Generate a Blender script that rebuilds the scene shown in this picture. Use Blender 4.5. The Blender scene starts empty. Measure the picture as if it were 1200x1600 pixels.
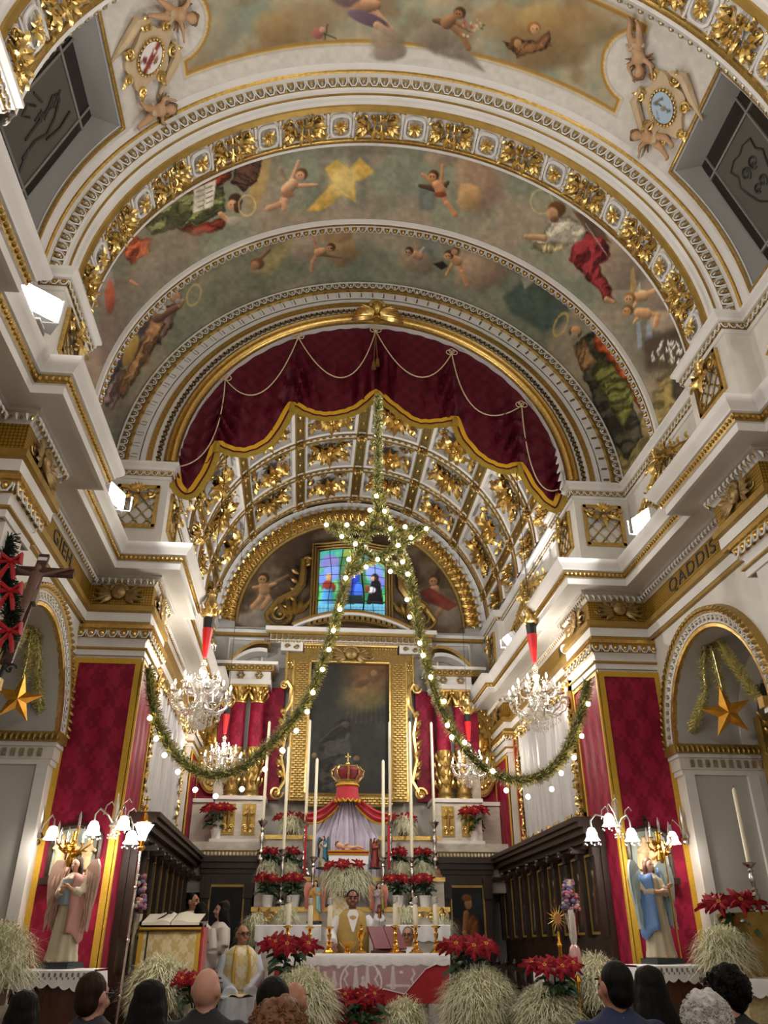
import bpy, bmesh, math, random
import numpy as np
from mathutils import Vector, Matrix

random.seed(7)
PI = math.pi
sc = bpy.context.scene
col = sc.collection

# ------------------------------------------------------------------ camera
F_PX = 1240.0
CAM = np.array([-0.825, 0.0, 1.45])
_D = np.array([468. - 600., 1480. - 800., F_PX]); _D /= np.linalg.norm(_D)
_vx = 594. - 600.
_U = np.array([_vx, -(F_PX * F_PX + _vx * (468. - 600.)) / 680., F_PX]); _U /= np.linalg.norm(_U)
_R = np.array([np.cross(-_U, _D), _D, _U])          # rows: world X, Y, Z in camera space (x right, y down, z forward)
cam_d = bpy.data.cameras.new('camera'); cam = bpy.data.objects.new('camera', cam_d); col.objects.link(cam)
cam_d.sensor_fit = 'VERTICAL'; cam_d.sensor_height = 24.0; cam_d.sensor_width = 18.0
cam_d.lens = 24.0 * F_PX / 1600.0
cam_d.clip_end = 200
_cx, _cy, _cz = _R @ np.array([1., 0, 0]), _R @ np.array([0, -1., 0]), _R @ np.array([0, 0, -1.])
cam.matrix_world = Matrix(((_cx[0], _cy[0], _cz[0], CAM[0]), (_cx[1], _cy[1], _cz[1], CAM[1]), (_cx[2], _cy[2], _cz[2], CAM[2]), (0, 0, 0, 1)))
sc.camera = cam

# ------------------------------------------------------------------ world and exposure
w = bpy.data.worlds.new('world'); sc.world = w; w.use_nodes = True
w.node_tree.nodes['Background'].inputs[0].default_value = (1.0, 0.9, 0.78, 1)
w.node_tree.nodes['Background'].inputs[1].default_value = 0.05
sc.view_settings.view_transform = 'Standard'; sc.view_settings.look = 'None'
sc.view_settings.gamma = 1.0; sc.view_settings.use_curve_mapping = False
sc.view_settings.exposure = 0.0
try:
    sc.cycles.max_bounces = 8; sc.cycles.diffuse_bounces = 4; sc.cycles.glossy_bounces = 3
    sc.cycles.transparent_max_bounces = 12; sc.cycles.sample_clamp_indirect = 4.0
    sc.cycles.caustics_reflective = False; sc.cycles.caustics_refractive = False
except Exception: pass
FLOOD_W = 60.0          # watts of one cornice floodlight
CHAND_W = 72.0          # watts of one chandelier
BULB_E = 14.0           # emission of the small bulbs
WARM = (1.0, 0.92, 0.80)
COOL = (1.0, 0.975, 0.945)

# ------------------------------------------------------------------ pixel -> place helpers
def ray(px, py):
    return _R @ np.array([px - 600., py - 800., F_PX])
def at(px, py, ax, val):
    r_ = ray(px, py); i = 'XYZ'.index(ax)
    return Vector(CAM + r_ * ((val - CAM[i]) / r_[i]))
def onv(px, py, R, Zs=7.6):
    r_ = ray(px, py); o = CAM - np.array([0, 0, Zs])
    a = r_[0]**2 + r_[2]**2; b = 2 * (o[0]*r_[0] + o[2]*r_[2]); c_ = o[0]**2 + o[2]**2 - R*R
    k = (-b + math.sqrt(b*b - 4*a*c_)) / (2*a); p = CAM + k * r_
    return Vector(p), math.atan2(p[0], p[2] - Zs)
def pix(P):                                       # world points (n,3) -> photo pixels
    v = (np.asarray(P) - CAM) @ _R
    return 600. + F_PX * v[:, 0] / v[:, 2], 800. + F_PX * v[:, 1] / v[:, 2]

# ------------------------------------------------------------------ mesh builder
class MB:
    def __init__(s): s.v = []; s.f = []; s.n = 0; s.T = None; s.flip = False
    def add(s, v, f):
        v = np.asarray(v, dtype=float).reshape(-1, 3)
        if s.T is not None:
            m = np.array(s.T); v = v @ m[:3, :3].T + m[:3, 3]
        s.v.append(v); n = s.n
        s.f.extend([tuple(i + n for i in q) for q in f]); s.n += len(v)
    def box2(s, lo, hi):
        x0, y0, z0 = lo; x1, y1, z1 = hi
        s.add([(x0,y0,z0),(x1,y0,z0),(x1,y1,z0),(x0,y1,z0),(x0,y0,z1),(x1,y0,z1),(x1,y1,z1),(x0,y1,z1)],
              [(0,3,2,1),(4,5,6,7),(0,1,5,4),(1,2,6,5),(2,3,7,6),(3,0,4,7)])
    def box(s, c, d): s.box2((c[0]-d[0]/2, c[1]-d[1]/2, c[2]-d[2]/2), (c[0]+d[0]/2, c[1]+d[1]/2, c[2]+d[2]/2))
    def grid(s, P, cu=False, cv=False):           # P[i][j] points
        P = np.asarray(P, dtype=float); a, b = P.shape[:2]; f = []
        for i in range(a if cu else a - 1):
            for j in range(b if cv else b - 1):
                i2, j2 = (i+1) % a, (j+1) % b
                f.append((i*b+j, i2*b+j, i2*b+j2, i*b+j2))
        s.add(P.reshape(-1, 3), f)
    def lathe(s, prof, n=12, c=(0,0,0), sx=1., sy=1., caps=True, lobes=0, la=0.):
        P = []
        for r, z in prof:
            P.append([(c[0]+sx*r*(1+la*math.cos(lobes*t))*math.cos(t), c[1]+sy*r*(1+la*math.cos(lobes*t))*math.sin(t), c[2]+z) for t in [2*PI*k/n for k in range(n)]])
        s.grid(P, cv=True)
        if caps:
            if prof[0][0] > 1e-4: s.add(P[0], [tuple(range(n))[::-1]])
            if prof[-1][0] > 1e-4: s.add(P[-1], [tuple(range(n))])
    def sph(s, c, r, nu=8, nv=6):
        if not hasattr(r, '__len__'): r = (r, r, r)
        P = []
        for i in range(nv + 1):
            a = PI * i / nv
            P.append([(c[0]+r[0]*math.sin(a)*math.cos(2*PI*k/nu), c[1]+r[1]*math.sin(a)*math.sin(2*PI*k/nu), c[2]-r[2]*math.cos(a)) for k in range(nu)])
        s.grid(P, cv=True)
    def tube(s, path, r, n=6, closed=False, caps=True):
        p = [Vector(q) for q in path]; m = len(p)
        rr = r if hasattr(r, '__len__') else [r]*m
        up = Vector((0.13, 0.29, 0.95)); P = []; prev = None
        for i in range(m):
            a = p[(i-1) % m] if (closed or i > 0) else p[i]; b = p[(i+1) % m] if (closed or i < m-1) else p[i]
            t = (b - a);  t = t.normalized() if t.length > 1e-9 else Vector((0,0,1))
            if prev is None:
                u = t.cross(up); u = u.normalized() if u.length > 1e-3 else t.orthogonal().normalized()
            else:
                u = prev - t * prev.dot(t); u = u.normalized() if u.length > 1e-4 else t.orthogonal().normalized()
            prev = u; v = t.cross(u)
            P.append([tuple(p[i] + (u*math.cos(2*PI*k/n) + v*math.sin(2*PI*k/n)) * rr[i]) for k in range(n)])
        s.grid(P, cu=closed, cv=True)
        if caps and not closed:
            s.add(P[0], [tuple(range(n))[::-1]]); s.add(P[-1], [tuple(range(n))])
    def cone(s, a, b, ra, rb, n=8): s.tube([a, b], [ra, rb], n)
    def prism(s, pts, z0, z1):                    # polygon in local XY extruded along Z
        n = len(pts)
        s.add([(x, y, z0) for x, y in pts] + [(x, y, z1) for x, y in pts],
              [tuple(range(n))[::-1], tuple(range(n, 2*n))] + [(i, (i+1) % n, n+(i+1) % n, n+i) for i in range(n)])
    def leaf(s, o, ang, L, W, h=0.25, curl=0.3, n=4): # a ridged leaf in local XY growing from o along ang
        ca, sa = math.cos(ang), math.sin(ang); P = []
        for i in range(n + 1):
            t = i / n; wd = W * math.sin(PI * min(1, .12 + t*.9)) * (1 - .25*t); x = L * t
            z = h * L * math.sin(PI * t * .8) + curl * L * t * t * .5
            row = []
            for q, dz in ((-1, -.05*L), (-.5, .03*L), (0, .10*L), (.5, .03*L), (1, -.05*L)):
                y = q * wd / 2
                row.append((o[0] + x*ca - y*sa, o[1] + x*sa + y*ca, (o[2] if len(o) > 2 else 0) + z + dz))
            P.append(row)
        s.grid(P)
    def spiral(s, o, r0, turns, a0, thick, sgn=1, n=14, z=0.0, m=5):
        pts = []; rr = []
        for i in range(n + 1):
            t = i / n; r = r0 * (1 - .8*t); a = a0 + sgn * turns * 2*PI * t
            pts.append((o[0] + r*math.cos(a), o[1] + r*math.sin(a), z + thick*(.6 + .8*t))); rr.append(thick * (1 - .35*t))
        s.tube(pts, rr, m); s.sph((o[0], o[1], z + thick*1.3), thick*1.25, 6, 4)
    def mesh(s, name, sharp=38):
        me = bpy.data.meshes.new(name)
        v = np.concatenate(s.v) if s.v else np.zeros((0, 3))
        me.from_pydata(v.tolist(), [], s.f)
        me.polygons.foreach_set('use_smooth', [True] * len(me.polygons))
        try: me.set_sharp_from_angle(angle=math.radians(sharp))
        except Exception: pass
        me.update(); return me
    def build(s, name, mat, parent=None, loc=None, sharp=38):
        me = s.mesh(name, sharp); me.materials.append(mat)
        return link(name, me, parent, loc)
def link(name, me, parent=None, loc=None, M_=None):
    o = bpy.data.objects.new(name, me); col.objects.link(o)
    if parent is not None: o.parent = parent
    if M_ is not None: o.matrix_local = M_
    elif loc is not None: o.location = loc
    return o
def tag(o, label=None, cat=None, group=None, kind=None):
    if label: o['label'] = label
    if cat: o['category'] = cat
    if group: o['group'] = group
    if kind: o['kind'] = kind
    return o
def thing(name, label, cat, loc=(0,0,0), rz=0., group=None, scale=1.):
    o = bpy.data.objects.new(name, None); col.objects.link(o); o.empty_display_size = .1
    o.location = loc; o.rotation_euler = (0, 0, rz); o.scale = (scale,)*3
    return tag(o, label, cat, group)
def copy_tree(o, loc=None, rz=None, label=None, group=None, parent=None):
    c_ = o.copy(); col.objects.link(c_); c_.parent = parent
    if loc is not None: c_.location = loc
    if rz is not None: c_.rotation_euler = (0, 0, rz)
    if label: c_['label'] = label
    if group: c_['group'] = group
    for ch in list(o.children): copy_tree(ch, parent=c_)
    return c_
def frame(o, x, y):                               # matrix with local X, Y along x, y and Z the normal
    x = Vector(x).normalized(); y = Vector(y); y = (y - x*y.dot(x)).normalized(); z = x.cross(y)
    return Matrix(((x[0], y[0], z[0], o[0]), (x[1], y[1], z[1], o[1]), (x[2], y[2], z[2], o[2]), (0, 0, 0, 1)))
def remesh(mb, name, mat, voxel, parent=None, loc=None, smooth=4):
    o = mb.build(name, mat, parent, loc, sharp=180)
    md = o.modifiers.new('remesh', 'REMESH'); md.mode = 'VOXEL'; md.voxel_size = voxel; md.use_smooth_shade = True
    if smooth:
        m2 = o.modifiers.new('smooth', 'SMOOTH'); m2.iterations = smooth; m2.factor = .5
    return o

# ------------------------------------------------------------------ materials
def lin(h):
    h = h.lstrip('#'); r = [int(h[i:i+2], 16)/255 for i in (0, 2, 4)]
    return tuple(((c_+.055)/1.055)**2.4 if c_ > .04045 else c_/12.92 for c_ in r)
MATS = {}
def mat(name, colr, rough=.6, metal=0., var=0., vscale=6., bump=0., bscale=30., emit=0., ecol=None, trans=0., alpha=1., sheen=0., stretch=None, spec=.5, coat=0., vcol=None):
    m = bpy.data.materials.new(name); m.use_nodes = True; nt = m.node_tree; b = nt.nodes['Principled BSDF']
    if isinstance(colr, str): colr = lin(colr)
    b.inputs['Base Color'].default_value = (*colr, 1); b.inputs['Roughness'].default_value = rough
    b.inputs['Metallic'].default_value = metal; b.inputs['Specular IOR Level'].default_value = spec
    if coat: b.inputs['Coat Weight'].default_value = coat
    if sheen: b.inputs['Sheen Weight'].default_value = sheen
    if trans: b.inputs['Transmission Weight'].default_value = trans
    if alpha < 1: b.inputs['Alpha'].default_value = alpha
    if emit:
        b.inputs['Emission Color'].default_value = (*(ecol or colr), 1); b.inputs['Emission Strength'].default_value = emit
    co = None
    if var or bump:
        tc = nt.nodes.new('ShaderNodeTexCoord'); co = tc.outputs['Object']
        if stretch:
            mp = nt.nodes.new('ShaderNodeMapping'); mp.inputs['Scale'].default_value = stretch
            nt.links.new(co, mp.inputs[0]); co = mp.outputs[0]
    if var:
        nz = nt.nodes.new('ShaderNodeTexNoise'); nz.inputs['Scale'].default_value = vscale; nz.inputs['Detail'].default_value = 5
        nt.links.new(co, nz.inputs['Vector'])
        rp = nt.nodes.new('ShaderNodeValToRGB'); e = rp.color_ramp.elements
        e[0].position = .3; e[1].position = .7
        e[0].color = (*[max(0, c_*(1-var)) for c_ in colr], 1); e[1].color = (*[min(1, c_*(1+var)) for c_ in colr], 1)
        nt.links.new(nz.outputs['Fac'], rp.inputs[0]); nt.links.new(rp.outputs[0], b.inputs['Base Color'])
    if vcol:
        at_ = nt.nodes.new('ShaderNodeAttribute'); at_.attribute_name = vcol
        nt.links.new(at_.outputs['Color'], b.inputs['Base Color'])
        if emit: nt.links.new(at_.outputs['Color'], b.inputs['Emission Color'])
    if bump:
        n2 = nt.nodes.new('ShaderNodeTexNoise'); n2.inputs['Scale'].default_value = bscale; n2.inputs['Detail'].default_value = 3
        nt.links.new(co, n2.inputs['Vector'])
        bp = nt.nodes.new('ShaderNodeBump'); bp.inputs['Strength'].default_value = bump; bp.inputs['Distance'].default_value = .02
        nt.links.new(n2.outputs['Fac'], bp.inputs['Height']); nt.links.new(bp.outputs[0], b.inputs['Normal'])
    MATS[name] = m; return m
def damask(name, dark, light, sx, sz, rough=.55):
    m = mat(name, dark, rough, spec=.25); nt = m.node_tree; b = nt.nodes['Principled BSDF']
    tc = nt.nodes.new('ShaderNodeTexCoord'); sp = nt.nodes.new('ShaderNodeSeparateXYZ'); nt.links.new(tc.outputs['Object'], sp.inputs[0])
    def mth(op, a, b_=None):
        n = nt.nodes.new('ShaderNodeMath'); n.operation = op
        for i, q in enumerate((a, b_)):
            if q is None: continue
            if isinstance(q, (int, float)): n.inputs[i].default_value = q
            else: nt.links.new(q, n.inputs[i])
        return n.outputs[0]
    h = mth('ADD', sp.outputs[0], sp.outputs[1])
    a = mth('SINE', mth('MULTIPLY', h, sx)); c_ = mth('SINE', mth('MULTIPLY', sp.outputs[2], sz))
    a2 = mth('SINE', mth('MULTIPLY', h, sx*3)); c2 = mth('SINE', mth('MULTIPLY', sp.outputs[2], sz*3.))
    v = mth('ADD', mth('MULTIPLY', a, c_), mth('MULTIPLY', mth('MULTIPLY', a2, c2), .55))
    nz = nt.nodes.new('ShaderNodeTexNoise'); nz.inputs['Scale'].default_value = 14; nt.links.new(tc.outputs['Object'], nz.inputs['Vector'])
    v = mth('ADD', v, mth('MULTIPLY', mth('SUBTRACT', nz.outputs['Fac'], .5), 1.6))
    rp = nt.nodes.new('ShaderNodeValToRGB'); e = rp.color_ramp.elements
    e[0].position = .42; e[1].position = .58; e[0].color = (*lin(dark), 1); e[1].color = (*lin(light), 1)
    nt.links.new(mth('ADD', mth('MULTIPLY', v, .35), .5), rp.inputs[0]); nt.links.new(rp.outputs[0], b.inputs['Base Color'])
    return m
white = mat('white_paint', '#dcd7d0', .55, var=.05, vscale=3)
cream = mat('cream_paint', '#d5cec3', .6, var=.06, vscale=4)
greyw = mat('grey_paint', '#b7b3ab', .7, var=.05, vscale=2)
gold = mat('gilding', '#cdaa62', .30, .92, var=.22, vscale=25, bump=.12, bscale=60)
goldb = mat('bright_gilding', '#dcbc74', .28, .9, var=.18, vscale=20, bump=.1, bscale=60)
goldd = mat('aged_and_shaded_gilding', '#9d8149', .4, .8, var=.3, vscale=30, bump=.15, bscale=70)  # aged gilding, and the darker tone that shades the egg beds
goldp = mat('gold_paint', '#a3833f', .42, .5, var=.15, vscale=8)
silv = mat('gilt_silver', '#b5a98c', .35, .85, var=.25, vscale=25)
yellow = mat('yellow_braid', '#c49a2c', .6, .15, var=.15, vscale=60)
fringe = mat('gold_fringe', '#a98a2e', .6, .3, var=.35, vscale=90, bump=.4, bscale=120)
red = damask('red_damask', '#7d0f2b', '#951a39', 19., 13.)
redc = damask('crimson_curtain', '#4a0819', '#580d20', 26., 26.)
redp = mat('red_velvet', '#b01424', .7, sheen=.4, var=.15, vscale=20)
dwood = mat('dark_walnut', '#2b1a12', .42, var=.4, vscale=12, stretch=(1, 1, .15), bump=.08)
mwood = mat('mahogany', '#4a2212', .4, var=.35, vscale=12, stretch=(1, 1, .15), bump=.08)
marble = mat('veined_marble', '#c9c0b2', .35, var=.16, vscale=5, stretch=(1, 1, 2.5))
floor_m = mat('floor_marble', '#8d7f70', .3, var=.2, vscale=3)
black = mat('black_iron', '#15130f', .5)
# ------------------------------------------------------------------ painter for pictures (stored as colours on the painted surface)
def hexc(h):
    h = h.lstrip('#'); return np.array([int(h[i:i+2], 16)/255 for i in (0, 2, 4)])
def vnoise(x, y, seed=0):
    xi = np.floor(x).astype(np.int64); yi = np.floor(y).astype(np.int64); fx = x - xi; fy = y - yi
    fx = fx*fx*(3-2*fx); fy = fy*fy*(3-2*fy)
    def h(a, b):
        n = (a*374761393 + b*668265263 + seed*1442695041) & 0x7fffffff
        n = ((n ^ (n >> 13)) * 1274126177) & 0x7fffffff
        return ((n ^ (n >> 16)) & 0xffff) / 65535.
    return (h(xi, yi)*(1-fx) + h(xi+1, yi)*fx)*(1-fy) + (h(xi, yi+1)*(1-fx) + h(xi+1, yi+1)*fx)*fy
def fbm(x, y, seed=0, o=4):
    r = 0; a = .5
    for i in range(o): r = r + a*vnoise(x*2**i, y*2**i, seed+i*17); a *= .5
    return r / (1 - .5**o)
def sstep(a, b, x): t = np.clip((x-a)/(b-a), 0, 1); return t*t*(3-2*t)
class Canvas:
    def __init__(s, P, x=None, y=None, base='#808080'):
        s.P = np.asarray(P, dtype=float).reshape(-1, 3)
        s.x, s.y = pix(s.P) if x is None else (np.asarray(x, float), np.asarray(y, float))
        s.c = np.tile(hexc(base), (len(s.x), 1))
    def mix(s, m, colr, idx=None):
        colr = hexc(colr) if isinstance(colr, str) else colr
        if idx is None: s.c += (colr - s.c) * m[:, None]
        else: s.c[idx] += (colr - s.c[idx]) * m[:, None]
    def clouds(s, colr, sc_=60., thr=.5, w=.2, seed=1, a=1., st=1.):
        s.mix(a * sstep(thr-w, thr+w, fbm(s.x/sc_, s.y/sc_*st, seed)), colr)
    def grain(s, amt=.12, sc_=9., seed=5):
        s.c *= (1 + amt*2*(fbm(s.x/sc_, s.y/sc_, seed, 3) - .5))[:, None]
    def _sel(s, x0, x1, y0, y1): return np.nonzero((s.x > x0) & (s.x < x1) & (s.y > y0) & (s.y < y1))[0]
    def _shade(s, colr, nx, ny, k):
        colr = hexc(colr) if isinstance(colr, str) else colr
        f = 1 + k * (-.45*nx - .75*ny)
        return np.clip(colr[None, :] * f[:, None], 0, 1)
    def blob(s, cx, cy, rx, ry=None, colr='#fff', ang=0., soft=.15, a=1., sh=.3):
        ry = ry or rx; R = max(rx, ry)*(1+soft) + 1; i = s._sel(cx-R, cx+R, cy-R, cy+R)
        if not len(i): return
        dx, dy = s.x[i]-cx, s.y[i]-cy; t = math.radians(ang); u = dx*math.cos(t)+dy*math.sin(t); v = -dx*math.sin(t)+dy*math.cos(t)
        d = np.sqrt((u/rx)**2 + (v/ry)**2)
        if min(rx, ry) > 13: d = d + .95*(fbm(s.x[i]/(R*.8), s.y[i]/(R*.8), int(cx+cy) % 97, 3)-.5); soft = min(max(soft, .24), .6); sh = sh*1.3; a = a*.78
        m = a*(1 - sstep(1-soft, 1+soft, d))
        c_ = s._shade(colr, dx/R, dy/R, sh); s.c[i] += (c_ - s.c[i])*m[:, None]
    def ring(s, cx, cy, rx, ry, wd, colr, ang=0, a=.8):
        R = max(rx, ry)+wd*2; i = s._sel(cx-R, cx+R, cy-R, cy+R)
        if not len(i): return
        dx, dy = s.x[i]-cx, s.y[i]-cy; t = math.radians(ang); u = dx*math.cos(t)+dy*math.sin(t); v = -dx*math.sin(t)+dy*math.cos(t)
        d = np.abs(np.sqrt((u/rx)**2 + (v/ry)**2) - 1)*min(rx, ry); s.mix(a*(1-sstep(wd*.5, wd, d)), colr, i)
    def cap(s, x0, y0, r0, x1, y1, r1, colr, a=1., sh=.5):
        R = max(r0, r1)+2; i = s._sel(min(x0, x1)-R, max(x0, x1)+R, min(y0, y1)-R, max(y0, y1)+R)
        if not len(i): return
        dx, dy = x1-x0, y1-y0; L = dx*dx+dy*dy+1e-9
        t = np.clip(((s.x[i]-x0)*dx + (s.y[i]-y0)*dy)/L, 0, 1); ex = s.x[i]-x0-t*dx; ey = s.y[i]-y0-t*dy
        r = r0+(r1-r0)*t; d = np.sqrt(ex*ex+ey*ey); m = a*(1-sstep(r-1.2, r+.6, d))
        c_ = s._shade(colr, ex/r, ey/r, sh); s.c[i] += (c_ - s.c[i])*m[:, None]
    def path(s, pts, r, colr, a=1., sh=.2):
        for p, q in zip(pts[:-1], pts[1:]): s.cap(p[0], p[1], r, q[0], q[1], r, colr, a, sh)
    def poly(s, pts, colr, a=1., fe=1.2, fold=None, sh=.0, seed=3):
        xs = [p[0] for p in pts]; ys = [p[1] for p in pts]; i = s._sel(min(xs)-3, max(xs)+3, min(ys)-3, max(ys)+3)
        if not len(i): return
        x, y = s.x[i], s.y[i]
        if fold: x, y = x + 9*(fbm(x/11., y/11., 61, 3)-.5), y + 9*(fbm(x/11.+7, y/11.+3, 77, 3)-.5)
        ins = np.zeros(len(i), bool); dm = np.full(len(i), 1e9)
        n = len(pts)
        for k in range(n):
            x0, y0 = pts[k]; x1, y1 = pts[(k+1) % n]
            cr = ((y0 > y) != (y1 > y)) & (x < (x1-x0)*(y-y0)/((y1-y0) if y1 != y0 else 1e-9)+x0); ins ^= cr
            dx, dy = x1-x0, y1-y0; t = np.clip(((x-x0)*dx+(y-y0)*dy)/(dx*dx+dy*dy+1e-9), 0, 1)
            dm = np.minimum(dm, np.hypot(x-x0-t*dx, y-y0-t*dy))
        sd = np.where(ins, dm, -dm); m = a*sstep(-fe, fe, sd)
        c_ = np.tile(hexc(colr) if isinstance(colr, str) else colr, (len(i), 1))
        if fold:
            an, fr, am = fold; t = math.radians(an); u = x*math.cos(t)+y*math.sin(t)
            w_ = -x*math.sin(t)+y*math.cos(t)
            q_ = fbm(u*fr*.34 + 2*fbm(x/16., y/16., seed+2), w_*.028, seed, 3)
            c_ = c_*(1 + 3.6*am*(q_-.5) - am*1.2*np.exp(-((q_-.42)/.05)**2) + am*.9*np.exp(-((q_-.6)/.04)**2))[:, None]
        c_ = np.clip(c_*((.82 + .36*fbm(x/9., y/9., seed+9, 3))*((.66+.40*sstep(0, 7, sd)) if fold else 1.))[:, None], 0, 1)
        s.c[i] += (c_ - s.c[i])*m[:, None]
    def putto(s, head, torso, arms=(), legs=(), r=8., skin='#b58a68', hair='#4a3020', wing=None, wc='#7a6650', cloth=None):
        if wing:
            for wx, wy in wing: s.cap(torso[0], torso[1], r*.7, wx, wy, r*.35, wc)
        for ax, ay in arms: s.cap(torso[0]+(ax-torso[0])*.2, torso[1]-r*.5, r*.45, ax, ay, r*.28, skin)
        for L in legs: s.path([torso] + list(L), r*.5, skin, sh=.35)
        s.cap(torso[0], torso[1], r, torso[0]+(head[0]-torso[0])*.4, torso[1]+(head[1]-torso[1])*.4, r*.85, skin)
        if cloth: s.blob(torso[0], torso[1]+r*.8, r*1.1, r*.5, cloth)
        s.blob(head[0]+1.5, head[1]-2, r*.95, r*.95, hair); s.blob(head[0]-1, head[1]+1, r*.72, r*.75, skin)
        s.blob(head[0]-3, head[1], 1.3, 1.2, '#3a2416', sh=0); s.blob(head[0]+1.5, head[1], 1.3, 1.2, '#3a2416', sh=0)
    def lin(s):
        c_ = np.clip(s.c, 0, 1); return np.where(c_ > .04045, ((c_+.055)/1.055)**2.4, c_/12.92)
def painted(name, P, shape, canvas, material, parent=None, cut=None, loc=None):
    a, b = shape; f = []
    for i in range(a-1):
        for j in range(b-1):
            if cut is not None and cut[i, j]: continue
            f.append((i*b+j, (i+1)*b+j, (i+1)*b+j+1, i*b+j+1))
    me = bpy.data.meshes.new(name); P = np.asarray(P).reshape(-1, 3)
    if loc is not None: P = P - np.array(loc)
    me.from_pydata(P.tolist(), [], f)
    me.polygons.foreach_set('use_smooth', [True]*len(me.polygons))
    at_ = me.color_attributes.new('paint', 'FLOAT_COLOR', 'POINT')
    c_ = np.ones((len(P), 4)); c_[:, :3] = canvas.lin(); at_.data.foreach_set('color', c_.ravel())
    me.materials.append(material); me.update(); return link(name, me, parent, loc)
def quadgrid(o, u, v, nu, nv):
    o, u, v = (np.asarray(q, float) for q in (o, u, v))
    a = np.linspace(0, 1, nu)[:, None, None]; b = np.linspace(0, 1, nv)[None, :, None]
    return o + a*u + b*v
fresco = mat('fresco', '#888888', .75, spec=.2, vcol='paint')
canvas_oil = mat('oil_canvas', '#888888', .5, spec=.25, vcol='paint')

ZS = 7.6
def arc(R, t, Y, Zs=ZS): return (R*math.sin(t), Y, Zs + R*math.cos(t))
def vgrid(R, Y0, Y1, na, ny, a0=-PI/2, a1=PI/2, Zs=ZS):
    t = np.linspace(a0, a1, na)[:, None]; Y = np.linspace(Y0, Y1, ny)[None, :]
    return np.stack([R*np.sin(t)+0*Y, Y+0*t, Zs+R*np.cos(t)+0*Y], -1)

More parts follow.
